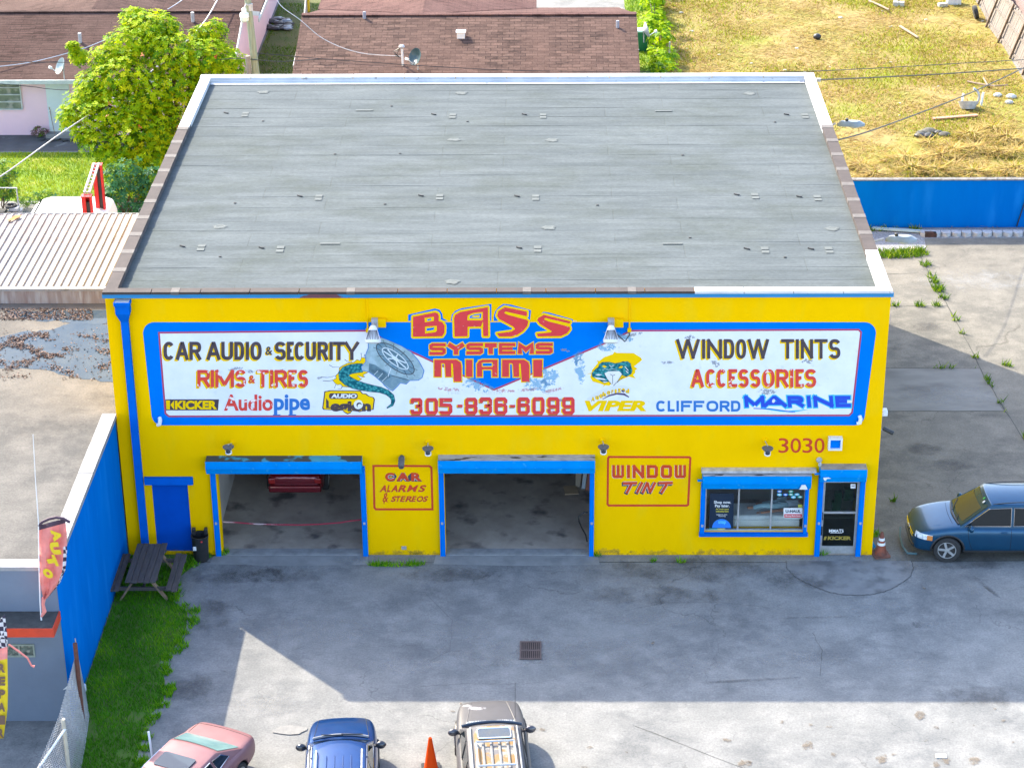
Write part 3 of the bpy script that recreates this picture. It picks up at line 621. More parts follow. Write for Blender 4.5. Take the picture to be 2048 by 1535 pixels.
# aluminium entrance door
eo = hood('entrance_shutter', 1641, 1734, 939, 965, .34, mat('rusted_pale_top', (0.36, 0.34, 0.31), (0.22, 0.2, 0.18), 3, 0.7), shop)
hob = [c for c in shop.children if c.name.startswith('entrance_shutter')][-1]
mb = MB(); p = W(1652, 957, -.35); mb.extr([(p.x-.08, -.353, p.z+.04), (p.x+.06, -.353, p.z+.05), (p.x+.14, -.353, p.z+.015), (p.x+.02, -.353, p.z), (p.x, -.353, p.z-.06), (p.x-.05, -.353, p.z-.04)], (0, -.006, 0)); mb.build('bare_metal_scar', white_p, hob)
rails(hob, [(X(1633, 1040, -.1), X(1643, 1040, -.1)), (X(1716, 1040, -.1), X(1726, 1040, -.1))], eo[2]+.05)
dx0, _, dx1, dz1 = dr; dm = MB(); t = .085; zmid = Z(1680, 1024, .06)
for (a, b, c, d) in ((dx0, .03, dx0+t, dz1), (dx1-t, .03, dx1, dz1), (dx0+t, dz1-.06, dx1-t, dz1), (dx0+t, .03, dx1-t, .26), (dx0+t, zmid-.03, dx1-t, zmid+.03)): dm.box(a, .04, b, c, .10, d)
dor = dm.build('entrance_door', alu, shop)
mb = MB(); mb.box(dx0+t, .064, .26, dx1-t, .07, zmid-.03); mb.box(dx0+t, .064, zmid+.03, dx1-t, .07, dz1-.06); mb.build('pane', glass('door_glass', (0.6, 0.68, 0.66), 0.04), dor)
mb = MB(); mb.tube([(dx0+.05, .03, 1.35), (dx0+.05, -.03, 1.35), (dx0+.05, -.03, 1.15), (dx0+.05, .03, 1.15)], .012, 6); mb.box(dx0+.025, .02, .62, dx0+.075, .04, .9); mb.build('handle', black_m, dor)
# blue steel service door with its lintel
mb = MB(); mb.box(sd[0], .03, .12, sd[2], .10, sd[3]); mb.build('service_door', blue_door, shop)
a, b = W(288, 955, -.08), W(386, 969, -.08); mb = MB(); mb.box(a.x, -.10, b.z, b.x, -.004, a.z); mb.build('door_lintel', blue, shop)
# downspout with its leader head
pts = [(233, 640), (251, 800), (268, 900), (285, 1000), (300, 1108)]
xa = X(256, 640); xb = X(293, 1105)
px = (X(254, 660)+X(291, 1085))/2
ds = MB(); ds.box(px-.11, -.14, .25, px+.09, -.004, BH-.75)
dso = ds.build('downspout', blue, shop)
mb = MB(); hx = px-.01; z0 = BH-.22
def trap(mb, w0, w1, d0, d1, za, zb, mi=0):
    mb.add([(hx-w0, -.004, za), (hx+w0, -.004, za), (hx+w0, -d0, za), (hx-w0, -d0, za), (hx-w1, -.004, zb), (hx+w1, -.004, zb), (hx+w1, -d1, zb), (hx-w1, -d1, zb)], [(0, 1, 2, 3), (4, 5, 6, 7), (0, 1, 5, 4), (1, 2, 6, 5), (2, 3, 7, 6), (3, 0, 4, 7)], mi)
trap(mb, .1, .19, .15, .28, z0-.62, z0-.34); trap(mb, .19, .19, .28, .28, z0-.34, z0-.1); trap(mb, .215, .215, .31, .31, z0-.1, z0-.005)
mb.add([(hx-.19, -.03, z0+.001), (hx+.19, -.03, z0+.001), (hx+.19, -.28, z0+.001), (hx-.19, -.28, z0+.001)], [(0, 1, 2, 3)], 1)
mb.build('leader_head', [blue, galv], dso)
gm_ = stainmat('wall_grime', (0.30, 0.22, 0.05), 1.3, 4, op=.4, gain=5); rgm = random.Random(17)
for (x, hgt, wd_) in [(1.5, .25, 1.0), (7.6, .22, 1.2), (8.4, .2, .8), (13.6, .3, 1.2), (14.9, .25, 1.5), (16.6, .28, 1.6), (18.3, .3, 1.2), (20.8, .3, .3)]:
    mb = MB(); blob(mb, x, .0 if hgt < .5 else 2.2, wd_, hgt, 0, 0, 0, T=lambda q: (q[0], -.003-q[2], max(q[1], .005))); mb.build('wall_grime', gm_, shop)
# vent box beside the house number, stucco vent low on the wall
q = rect(1657, 873, 1683, 897, -.06); vb = MB(); tt = .05
vb.box(q[0], -.17, q[1], q[2], -.004, q[1]+tt); vb.box(q[0], -.17, q[3]-tt, q[2], -.004, q[3]); vb.box(q[0], -.17, q[1]+tt, q[0]+tt, -.004, q[3]-tt); vb.box(q[2]-tt, -.17, q[1]+tt, q[2], -.004, q[3]-tt)
vo = vb.build('wall_vent', white_p, shop); mb = MB(); mb.box(q[0]+tt, -.10, q[1]+tt, q[2]-tt, -.03, q[3]-tt); mb.build('cover_panel', mural_blue, vo)
q = rect(803, 1091, 813, 1097); mb = MB(); mb.box(q[0], -.04, q[1], q[2], -.004, q[3]); mb.build('weep_vent', galv, shop)
# ================================================================ PAINTED SIGNS (flat paint on the facade)
class Paint:
    """paint films a couple of millimetres proud of the wall; input is photo pixels on the wall plane"""
    def __init__(s, fr=(0, 0, 1), y0=0.0): s.mb = MB(); s.fr = fr; s.y0 = y0; s.j = 0
    def P(s, q, L):
        fx, fy, k = s.fr; w_ = W(fx+q[0]/k, fy+q[1]/k, s.y0); return Vector((w_.x, s.y0-.002*L, w_.z))
    def fill(s, poly, L, mi=0, holes=()):
        loops = [[s.P(q, L) for q in poly]]+[[s.P(q, L) for q in h] for h in holes]
        tr = tessellate_polygon([[Vector((p.x, p.z, 0)) for p in l] for l in loops]); s.mb.add([p for l in loops for p in l], tr, mi)
    def stroke(s, pts, w_, L, mi=0, closed=False, w2=None):
        """one mitred ribbon; w_ in frame units, w2 = width at the far end"""
        s.j = (s.j+1) % 9; P = [Vector(q) for q in pts]; n = len(P); Lf = []; Rt = []
        for i in range(n):
            a = P[i-1] if (closed or i > 0) else None; b = P[(i+1) % n] if (closed or i < n-1) else None
            d1 = (P[i]-a).normalized() if a is not None else None; d2 = (b-P[i]).normalized() if b is not None else None
            d1 = d1 or d2; d2 = d2 or d1
            n1 = Vector((-d1.y, d1.x)); n2 = Vector((-d2.y, d2.x)); m = n1+n2
            m = n1 if m.length < 1e-4 else m.normalized(); k = min(1/max(.35, m.dot(n1)), 1.45)
            ww = w_ if w2 is None else w_+(w2-w_)*i/(n-1)
            Lf.append(P[i]+m*k*ww/2); Rt.append(P[i]-m*k*ww/2)
        for i in range(n if closed else n-1):
            j = (i+1) % n; l_ = L+s.j*.05+i*.010; s.mb.add([s.P(Lf[i], l_), s.P(Lf[j], l_), s.P(Rt[j], l_), s.P(Rt[i], l_)], [(0, 1, 2, 3)], mi)
    def text(s, t, u0, v0, u1, v1, L, mi=0, bold=0.0, shear=0.0, dx=0, dy=0, space=1.0, wspace=1.0):
        cu = bpy.data.curves.new('t', 'FONT'); cu.body = t; cu.size = 1; cu.shear = shear; cu.space_character = space; cu.space_word = wspace
        cu.resolution_u = 4
        if bold: cu.offset = bold; cu.extrude = 0.0004
        ob = bpy.data.objects.new('t', cu); me = bpy.data.meshes.new_from_object(ob)
        vs = [v.co.copy() for v in me.vertices]; fs = [tuple(p.vertices) for p in me.polygons if abs(p.normal.z) > .5]
        bpy.data.objects.remove(ob); bpy.data.curves.remove(cu); bpy.data.meshes.remove(me)
        if bold:
            zt = max(v.z for v in vs); keep = {}
            nv = []; nf = []
            for f in fs:
                if all(vs[i].z > zt-1e-5 for i in f):
                    g = []
                    for i in f:
                        if i not in keep: keep[i] = len(nv); nv.append(vs[i])
                        g.append(keep[i])
                    nf.append(tuple(g))
            vs, fs = nv, nf
        x0 = min(v.x for v in vs); x1 = max(v.x for v in vs); y0 = min(v.y for v in vs); y1 = max(v.y for v in vs)
        q = [s.P((u0+dx+(v.x-x0)/(x1-x0)*(u1-u0), v1+dy-(v.y-y0)/(y1-y0)*(v1-v0)), L) for v in vs]
        if bold:                                # bold outlines may cross themselves: give every face its own hair's breadth
            for i, f in enumerate(fs): s.mb.add([q[k]+Vector((0, -.00004*(i % 13), 0)) for k in f], [tuple(range(len(f)))], mi)
        else: s.mb.add(q, fs, mi)
    def build(s, name, mats, parent, **k):
        # every paint film faces outwards
        o = s.mb.build(name, mats, parent, fix=False); return o
def rrect(u0, v0, u1, v1, r, du0=0, du1=0, n=6):
    """rounded rectangle in pixels; du shift the bottom corners (wall edges converge downwards)"""
    out = []
    for (cx, cy, a0) in ((u1-r, v0+r, -90), (u1-r+du1, v1-r, 0), (u0+r+du0, v1-r, 90), (u0+r, v0+r, 180)):
        for k in range(n+1):
            a = R(a0+90*k/n); out.append((cx+r*math.cos(a), cy+r*math.sin(a)))
    return out
def ell(cx, cy, rx, ry, ang=0, n=28, a0=0, a1=360):
    ca, sa = math.cos(R(ang)), math.sin(R(ang)); out = []
    full = abs(a1-a0) >= 360
    for k in range(n if full else n+1):
        t = R(a0+(a1-a0)*k/n); x, y = rx*math.cos(t), ry*math.sin(t); out.append((cx+x*ca-y*sa, cy+x*sa+y*ca))
    return out
def block_glyph(ch):
    c = .13
    D = {'0': ([[(c, 1), (1-c, 1), (1, 1-c), (1, c), (1-c, 0), (c, 0), (0, c), (0, 1-c)]], True),
         'O': ([[(c, 1), (1-c, 1), (1, 1-c), (1, c), (1-c, 0), (c, 0), (0, c), (0, 1-c)]], True)}
    S = {'3': [[(0, .72), (0, .93), (.08, 1), (1-c, 1), (1, .9), (1, .6), (.9, .5), (1, .4), (1, .1), (1-c, 0), (.08, 0), (0, .07), (0, .24)], [(.42, .5), (.95, .5)]],
         '5': [[(1, 1), (0, 1), (0, .6), (.9, .57), (1, .47), (1, .1), (1-c, 0), (.08, 0), (0, .06), (0, .14)]],
         '8': [[(c, .5), (0, .62), (0, .9), (c, 1), (1-c, 1), (1, .9), (1, .62), (1-c, .5)], [(c, .5), (0, .38), (0, .1), (c, 0), (1-c, 0), (1, .1), (1, .38), (1-c, .5)], [(c, .5), (1-c, .5)]],
         '6': [[(1, .7), (1, .9), (1-c, 1), (c, 1), (0, .9), (0, .1), (c, 0), (1-c, 0), (1, .1), (1, .46), (1-c, .56), (.1, .56)]],
         '9': [[(0, .3), (0, .1), (c, 0), (1-c, 0), (1, .1), (1, .9), (1-c, 1), (c, 1), (0, .9), (0, .54), (c, .44), (.9, .44)]],
         '-': [[(0, .5), (1, .5)]],
         'S': [[(1, 1), (.12, 1), (0, .88), (0, .62), (.12, .52), (.88, .52), (1, .42), (1, .12), (.88, 0), (0, 0)]],
         'Y': [[(0, 1), (.5, .5)], [(1, 1), (.5, .5), (.5, 0)]], 'T': [[(0, 1), (1, 1)], [(.5, 1), (.5, 0)]],
         'E': [[(1, 1), (0, 1), (0, 0), (1, 0)], [(0, .5), (.92, .5)]],
         'M': [[(0, 0), (0, 1), (.5, .3), (1, 1), (1, 0)]],
         'W': [[(0, 1), (0, .1), (.1, 0), (.42, 0), (.5, .1), (.5, 1)], [(.5, .1), (.58, 0), (.9, 0), (1, .1), (1, 1)]],
         'I': [[(.5, 1), (.5, 0)]], 'N': [[(0, 0), (0, 1)], [(0, 1), (1, 0)], [(1, 0), (1, 1)]],
         'D': [[(0, 0), (0, 1), (.85, 1), (1, .85), (1, .15), (.85, 0), (0, 0)]],
         'A': [[(0, 0), (0, .8), (.2, 1), (1, 1), (1, 0)], [(0, .42), (1, .42)]]}
    return D[ch] if ch in D else (S[ch], False)
def arc_(cx, cy, rx, ry, a0, a1, n=10, p=.8):
    out = []
    for k in range(n+1):
        t = R(a0+(a1-a0)*k/n); c, s = math.cos(t), math.sin(t); out.append((cx+rx*math.copysign(abs(c)**p, c), cy+ry*math.copysign(abs(s)**p, s)))
    return out
def gothic_glyph(ch):
    """sign painter's gothic capitals as centre lines in a unit box"""
    if ch == 'O': return [arc_(.5, .5, .5, .5, 0, 345, 23)], True
    S = {'C': [arc_(.5, .5, .5, .5, 40, 320, 18)], 'U': [[(0, 1)]+arc_(.5, .3, .5, .3, 180, 360, 10)+[(1, 1)]], 'D': [[(0, 0), (0, 1), (.4, 1)]+arc_(.5, .5, .5, .5, 80, -80, 10)+[(.4, 0), (0, 0)]],
         'R': [[(0, 0), (0, 1), (.55, 1)]+arc_(.6, .74, .4, .26, 80, -80, 8)+[(.55, .48), (.06, .48)], [(.55, .46), (1, 0)]], 'S': [arc_(.5, .75, .5, .25, 20, 260, 12)+arc_(.5, .26, .5, .26, 80, -160, 12)],
         'A': [[(0, 0), (.46, 1), (.54, 1), (1, 0)], [(.2, .30), (.8, .30)]], 'E': [[(1, 1), (0, 1), (0, 0), (1, 0)], [(.06, .52), (.85, .52)]], 'F': [[(1, 1), (0, 1), (0, 0)], [(.06, .52), (.92, .52)]], 'L': [[(0, 1), (0, 0), (1, 0)]],
         'I': [[(.5, 1), (.5, 0)]], 'T': [[(0, 1), (1, 1)], [(.5, .98), (.5, 0)]], 'Y': [[(0, 1), (.5, .42), (1, 1)], [(.5, .44), (.5, 0)]], 'N': [[(0, 0), (0, 1)], [(0, 1), (1, 0)], [(1, 0), (1, 1)]],
         'M': [[(0, 0), (0, 1)], [(0, 1), (.5, .06)], [(1, 1), (.5, .06)], [(1, 0), (1, 1)]], 'W': [[(0, 1), (.25, 0)], [(.25, 0), (.48, 1)], [(.52, 1), (.75, 0)], [(.75, 0), (1, 1)]]}
    return S[ch], False
def block(pn, ch, u0, v0, u1, v1, th, L, mi=0, grow=0.0, dx=0, dy=0, sh=0.0, style=0):
    gl, closed = gothic_glyph(ch) if style else block_glyph(ch); h = th/2
    for pl in gl:
        pts = [[u0+h+(u1-u0-2*h)*x+dx+sh*y*(v1-v0), v1-h-(v1-v0-2*h)*y+dy] for x, y in pl]
        if not closed:                       # run the ends out to the full letter box
            for (i, j) in ((0, 1), (-1, -2)):
                if pl[i][1] in (0, 1) or pl[i][0] in (0, 1):
                    e = Vector(pts[i])-Vector(pts[j]); e.normalize(); ex = (h if (abs(e.y) > .7 and pl[i][1] in (0, 1)) or (abs(e.x) > .7 and pl[i][0] in (0, 1)) else 0)+grow/2
                    pts[i] = [pts[i][0]+e.x*ex, pts[i][1]+e.y*ex]
        pn.stroke(pts, th+grow, L, mi, closed)

mural = MB(); sign = Paint()
bl = rrect(286, 644, 1752, 850, 22, 17, -22)
# border panel: blue field; the top edge dips slightly to the left
sign.fill(bl, 1, 0)
left_w = [(318, 665), (738, 661), (755, 672), (988, 779), (1224, 680), (1262, 661), (1717, 659), (1722, 664), (1704, 824), (1698, 830), (338, 832), (331, 826)]
sign.fill(left_w, 2, 1); sign.stroke(left_w, 3.4, 3, 2, closed=True)
painted = sign.build('painted_sign', [mural_blue, mural_white, red_pink], shop)
# wear: old blue and red paint showing through the white
rw = random.Random(31)
wms = [stainmat('wear_blue', (0.12, 0.40, 0.62), 3, 6, op=.5, gain=7), stainmat('wear_grey', (0.30, 0.31, 0.34), 3, 11, op=.55, gain=7), stainmat('wear_pink', (0.62, 0.32, 0.32), 2.5, 11, op=.6, gain=7)]
def wearblob(u, v, a, b_, mi):
    wear = MB(); p = W(u, v); blob(wear, p.x, p.z, a, b_, 0, 0, rw.uniform(-.3, .3), T=lambda q: (q[0], -.0085-q[2], q[1])); wear.build('paint_wear', wms[mi], painted)
for (u, v, a, b_) in ((950, 768, .45, .16), (1075, 768, .4, .18), (1100, 755, .22, .25), (1160, 735, .14, .35), (1155, 715, .12, .22), (1240, 672, .35, .1), (1215, 692, .25, .14)): wearblob(u, v, a*1.5, b_*1.5, 0)
for (u, v) in ((470, 737), (500, 742), (560, 742), (640, 755), (1335, 725), (1430, 726), (1615, 722), (1535, 782), (1380, 675), (830, 745), (1270, 668), (1120, 800), (1130, 700)): wearblob(u, v, rw.uniform(.12, .35), rw.uniform(.05, .12), 1)
for (u, v) in ((900, 778), (1010, 781), (1060, 778), (1105, 780)): wearblob(u, v, .45, .07, 2)

# ---- BASS / SYSTEMS / MIAMI
F3 = (800, 600, 5.6889)
bass = Paint(F3)
Bl = [([(93, 165), (395, 95), (450, 108), (482, 155), (488, 205), (545, 236), (93, 236)]), ([(578, 236), (590, 165), (630, 120), (700, 92), (1040, 42), (1040, 236)]), ([(1065, 236), (1065, 190), (1080, 130), (1120, 80), (1175, 42), (1260, 50), (1490, 115), (1478, 236)]), ([(1562, 236), (1580, 180), (1632, 133), (1700, 142), (1965, 218), (1968, 240)])]
for p in Bl: bass.fill(p, 2.5, 2)
Bo = [(148, 188), (400, 138), (430, 150), (442, 178), (440, 235), (482, 250), (508, 288), (505, 370), (480, 410), (148, 415)]
B1 = [(280, 200), (385, 188), (385, 235), (283, 250)]; B2 = [(285, 300), (418, 290), (420, 345), (405, 362), (285, 378)]
Ao = [(622, 412), (615, 205), (628, 165), (690, 132), (1000, 78), (1005, 408), (948, 408), (943, 300), (915, 300), (770, 302), (768, 410)]
A1 = [(765, 228), (770, 172), (830, 145), (943, 133), (940, 228)]
S1 = [(1105, 175), (1120, 125), (1190, 78), (1445, 130), (1442, 182), (1200, 128), (1185, 145), (1225, 165), (1440, 222), (1460, 240), (1448, 290), (1400, 350), (1330, 395), (1265, 412), (1130, 412), (1103, 378), (1270, 355), (1310, 328), (1290, 300), (1130, 215)]
S2 = [(1560, 225), (1575, 200), (1635, 165), (1938, 240), (1930, 265), (1650, 200), (1640, 218), (1690, 240), (1930, 302), (1935, 330), (1900, 375), (1830, 408), (1570, 412), (1558, 380), (1715, 365), (1728, 352), (1590, 268)]
for o, hs in ((Bo, (B1, B2)), (Ao, (A1,)), (S1, ()), (S2, ())):
    bass.stroke(o, 62, 3.6, 1, closed=True) if False else None
    n = len(o)
    for i in range(n): bass.stroke([o[i], o[(i+1) % n]], 44, 3.6, 1)
    for q in o: bass.fill(ell(q[0], q[1], 22, 22, 0, 10), 3.3+.003*o.index(q), 1)
    bass.fill(o, 5, 0, hs)
    for h in hs: bass.fill(h, 4.4, 1)
for p in ([(310, 215), (355, 207), (355, 225), (310, 233)], [(303, 320), (390, 308), (385, 335), (303, 348)], [(790, 203), (800, 176), (850, 160), (925, 150), (922, 203)]): bass.fill(p, 5.2, 2)
bass.fill([(812, 193), (830, 175), (905, 166), (905, 195)], 5.8, 1); bass.fill([(922, 300), (942, 240), (948, 300)], 5.6, 1)
bass.text('inc', 1972, 228, 2010, 244, 5, 3)
bass.build('lettering', [mural_red, mural_yel, mural_blue, white_p], painted)['label'] = 'arched red BASS lettering with yellow and blue outlines'
sysl = Paint(F3)
for ch, a, b, v0, v1 in (('S', 335, 520, 488, 622), ('Y', 548, 728, 488, 618), ('S', 755, 945, 486, 616), ('T', 965, 1100, 486, 612), ('E', 1126, 1312, 486, 612), ('M', 1340, 1525, 484, 610), ('S', 1545, 1738, 484, 610)):
    th = 36 if ch in 'SE' else 50
    block(sysl, ch, a, v0, b, v1, th, 3.2, 1, 20); block(sysl, ch, a, v0, b, v1, th, 5, 0)
sysl.build('lettering', [mural_red, mural_yel], painted)['label'] = 'red SYSTEMS lettering outlined in yellow'
mia = Paint(F3)
M1 = [(390, 675), (640, 675), (690, 705), (700, 750), (700, 925), (615, 925), (600, 722), (582, 716), (585, 870), (520, 870), (512, 722), (492, 716), (468, 716), (468, 870), (390, 870)]
M2 = [(x+772, y) for x, y in M1]
I1 = [(750, 675), (825, 675), (825, 870), (750, 870)]; I2 = [(1514, 675), (1620, 675), (1616, 870), (1518, 870)]
A2 = [(875, 870), (875, 725), (900, 688), (940, 675), (1110, 675), (1110, 870), (1050, 870), (1048, 785), (935, 785), (935, 870)]; A2h = [(935, 712), (1050, 708), (1050, 752), (935, 752)]
for o, hs in ((M1, ()), (I1, ()), (A2, (A2h,)), (M2, ()), (I2, ())):
    n = len(o)
    for i in range(n): mia.stroke([o[i], o[(i+1) % n]], 24, 3.6, 1)
    for k, q in enumerate(o): mia.fill([(q[0]-12, q[1]-12), (q[0]+12, q[1]-12), (q[0]+12, q[1]+12), (q[0]-12, q[1]+12)], 3.3+.003*k, 1)
    mia.fill(o, 5, 0, hs)
    for h in hs:
        for i in range(4): mia.stroke([h[i], h[(i+1) % 4]], 10, 5.4, 1)
mia.build('lettering', [mural_red, mural_yel], painted)['label'] = 'red MIAMI lettering outlined in yellow'
# ---- telephone number
F4 = (800, 760, 5.689); ph = Paint(F4)
for ch, a, b, v0, v1 in (('3', 120, 255, 200, 388), ('0', 290, 432, 200, 388), ('5', 450, 596, 200, 388), ('-', 655, 712, 275, 305), ('8', 740, 882, 196, 388), ('3', 905, 1047, 192, 388), ('6', 1075, 1222, 192, 388), ('-', 1252, 1310, 278, 308), ('6', 1335, 1477, 192, 388), ('0', 1505, 1645, 190, 388), ('9', 1675, 1815, 190, 388), ('9', 1845, 1987, 190, 388)):
    th = 40 if ch != '-' else 30
    block(ph, ch, a, v0, b, v1, th, 3, 2, 0, -9, 10); block(ph, ch, a, v0, b, v1, th, 4, 1, 0, -14, 3); block(ph, ch, a, v0, b, v1, th, 5, 0)
ph.build('lettering', [mural_red, mural_yel, black_pl], painted)['label'] = 'red telephone number with yellow and black shadow'
ghm = (mat('ghost_ink', (0.60, 0.61, 0.62), (0.36, 0.34, 0.34), 9, 0.7, lo=.55, hi=.66))
for t, a, b in (('THE', 525, 690), ('YOU', 1610, 1745), ('CUTTER', 930, 1160)): gh = Paint((800, 760, 5.689)); gh.text(t, a, 128, b, 160, 3, 0); gh.build('faded_lettering', ghm, painted)
# ---- text lines
def line(t, u0, v0, u1, v1, mats, label, sdx=-3.2, sdy=3.2, bold=.02, shear=0, extra=None, space=1.0):
    pn = Paint()
    if len(mats) > 1: pn.text(t, u0, v0, u1, v1, 3, 1, bold, shear, sdx, sdy, space); pn.text(t, u0, v0, u1, v1, 3.5, 1, bold, shear, sdx*.5, sdy*.5, space)
    pn.text(t, u0, v0, u1, v1, 5, 0, bold, shear, 0, 0, space)
    if extra: extra(pn)
    o = pn.build('lettering', mats, painted); o['label'] = label
    return o
def goth(fr, words, v0, v1, th, mats, label, sd=3.0, amp=()):
    pn = Paint(fr); k = fr[2]
    for s_ in words:
        for ch, a, b in s_:
            if len(mats) > 1:
                block(pn, ch, a, v0, b, v1, th, 2.6, 1, 0, -sd*k, sd*k, 0, 1); block(pn, ch, a, v0, b, v1, th, 3.4, 1, 0, -sd*.5*k, sd*.5*k, 0, 1)
            block(pn, ch, a, v0, b, v1, th, 4.8, 0, 0, 0, 0, 0, 1)
    for (a, b, c, d) in amp: pn.text('&', a, b, c, d, 3.2, 1, .03, 0, -sd*.6*k, sd*.6*k); pn.text('&', a, b, c, d, 5, 0, .02)
    o = pn.build('lettering', mats, painted); o['label'] = label
FA = (310, 660, 6.4); FB = (1300, 660, 4.876); cv = lambda x: (270+x/3.413-310)*6.4
goth(FA, ((('C', 108, 248), ('A', 268, 430), ('R', 440, 592)), (('A', 662, 838), ('U', 848, 1000), ('D', 1015, 1142), ('I', 1155, 1210), ('O', 1222, 1366)), tuple((c, cv(a), cv(b)) for c, a, b in (('S', 955, 1030), ('E', 1037, 1085), ('C', 1090, 1160), ('U', 1166, 1236), ('R', 1246, 1318), ('I', 1326, 1352), ('T', 1352, 1432), ('Y', 1430, 1530)))), 146, 380, 44, [black_pl, mural_yel], 'dark CAR AUDIO & SECURITY lettering with yellow shadow', amp=((1415, 208, 1505, 315),))
goth(FA, ((('R', 542, 705), ('I', 708, 762), ('M', 772, 1012), ('S', 1030, 1166)), (('T', 1305, 1456), ('I', 1468, 1520), ('R', 1532, 1692), ('E', 1706, 1816), ('S', 1838, 1960))), 506, 728, 42, [red_worn, mural_yel], 'worn red RIMS & TIRES lettering with yellow shadow', amp=((1200, 575, 1285, 675),))
goth(FB, ((('W', 255, 485), ('I', 500, 545), ('N', 556, 702), ('D', 720, 822), ('O', 840, 938), ('W', 953, 1160)), (('T', 1278, 1406), ('I', 1418, 1455), ('N', 1470, 1590), ('T', 1603, 1732), ('S', 1748, 1856))), 86, 276, 31, [black_pl, mural_yel], 'dark WINDOW TINTS lettering with yellow shadow')
goth(FB, ((('A', 402, 525), ('C', 545, 640), ('C', 653, 745), ('E', 765, 850), ('S', 866, 962), ('S', 982, 1076), ('O', 1100, 1215), ('R', 1230, 1350), ('I', 1362, 1402), ('E', 1418, 1500), ('S', 1514, 1622)),), 378, 554, 32, [red_worn, mural_yel], 'flaking red ACCESSORIES lettering with yellow shadow')
goth(FB, ((('C', 60, 156), ('L', 172, 240), ('I', 252, 288), ('F', 302, 410), ('F', 425, 530), ('O', 550, 666), ('R', 680, 776), ('D', 790, 882)),), 686, 792, 24, [sign_blue], 'plain blue CLIFFORD lettering')
# boxed yellow on black
kk = Paint(); kk.fill([(331, 798), (438, 798), (436, 820), (331, 820)], 3, 1); kk.text('KICKER', 350, 800.5, 434, 818, 5, 0, .05); kk.fill([(332, 800), (340, 800), (340, 818), (333, 818)], 4.2, 0); kk.fill([(341, 809), (348, 800), (348, 818)], 4.4, 0)
kk.build('lettering', [mural_yel, black_pl], painted)['label'] = 'yellow KICKER lettering in a black box'
ap_ = Paint(); sr = [(447, 819, 463, 821.5), (460, 819, 470, 822)]
ap_.text('Audio', 448, 788, 546, 821, 5, 0, .028); ap_.text('pipe', 548, 788, 620, 829.5, 5.05, 1, .032)
for (a, b) in ((546, 829), (577, 829)): ap_.fill([(a, b-1), (a+15, b-1), (a+15, b+1.3), (a, b+1.3)], 5.6, 1)
ap_.build('lettering', [red_worn, sign_blue], painted)['label'] = 'red and blue Audiopipe lettering'
ma = Paint(); 
ma.fr = FB
for ch, a, b in (('M', 925, 1120), ('A', 1105, 1335), ('R', 1345, 1500), ('I', 1515, 1590), ('N', 1598, 1790), ('E', 1810, 1960)):
    block(ma, ch, a-8, 632, b+8, 758, 46, 3.2, 1, 8, 0, 0, -.06, 1); block(ma, ch, a, 638, b, 750, 36, 4.8, 0, 0, 0, 0, -.06, 1)
ma.fr = (0, 0, 1)
ma.fill([(1507, 815.5), (1540, 816), (1575, 821), (1620, 818), (1585, 824), (1560, 822.5), (1530, 818)], 4.4, 1); ma.stroke([(1507, 816), (1540, 817), (1580, 822.5), (1590, 823)], 1.6, 4.9, 0)
ma.fill(ell(1547, 801, 3, 4, 20, 10), 5.6, 2)
ma.build('lettering', [mat('deep_blue_paint', (0.006, 0.06, 0.55), rough=.6), mat('cyan_paint', (0.03, 0.48, 0.72), rough=.6), white_p], painted)['label'] = 'italic dark blue MARINE lettering edged in cyan'
# Audio Legion badge
F2 = (620, 660, 8.529); al = Paint(F2)
badge = [(245, 1040), (310, 1030), (330, 1022), (860, 1028), (900, 1075), (960, 1080), (1010, 1120), (1085, 1140), (1108, 1175), (1085, 1355), (920, 1370), (850, 1395), (790, 1380), (720, 1375), (690, 1415), (640, 1432), (590, 1405), (560, 1370), (230, 1355), (208, 1330)]
al.fill(badge, 3, 1); n = len(badge); al.fill([((x-650)*.955+650, (y-1205)*.92+1205) for x, y in badge], 3.8, 0)
al.fill(rrect(325, 1070, 815, 1170, 40), 4.4, 1); al.text('AUDIO', 355, 1082, 800, 1155, 5.4, 2, .06, .1)
al.text('egion', 350, 1205, 1040, 1390, 5, 1, .06, 0); al.fill([(275, 1155), (320, 1210), (320, 1310), (600, 1312), (620, 1328), (275, 1328)], 4.6, 1)
al.fill(ell(825, 1265, 78, 78), 5.8, 2); al.fill(ell(838, 1272, 45, 45), 6.4, 1); al.fill(ell(850, 1290, 38, 36), 7, 2)
al.build('emblem', [mural_yel, black_pl, white_p], painted)['label'] = 'yellow and black Audio Legion badge'
# speaker with snake's tail
sp = Paint(F2)
burst = [(965, 480), (880, 460), (860, 520), (800, 500), (750, 545), (640, 560), (560, 600), (500, 640), (495, 720), (440, 770), (445, 820), (385, 850), (430, 905), (470, 930), (520, 918), (560, 960), (680, 970), (880, 830), (800, 770), (910, 800), (935, 795), (905, 760), (1000, 710), (960, 640)]
sp.fill(burst, 3, 0); sp.stroke(burst, 7, 3.5, 1, closed=True)
for p in ([(330, 590), (390, 628), (500, 630)], [(180, 795), (300, 805), (445, 775)], [(220, 860), (330, 865), (385, 850)], [(590, 495), (650, 535), (750, 548)], [(440, 925), (415, 990)], [(550, 960), (530, 995), (470, 1000)], [(870, 385), (880, 460)], [(930, 410), (920, 470)]): sp.stroke(p, 9, 4, 1, w2=4)
tail = [(900, 640), (800, 645), (700, 660), (600, 700), (568, 740), (575, 800), (640, 860), (760, 920), (900, 960), (1050, 990), (1200, 1015), (1320, 1060), (1400, 1130), (1420, 1200), (1400, 1270), (1310, 1325)]
wdt = [140, 150, 155, 160, 165, 165, 160, 150, 130, 110, 90, 80, 72, 58, 38, 8]
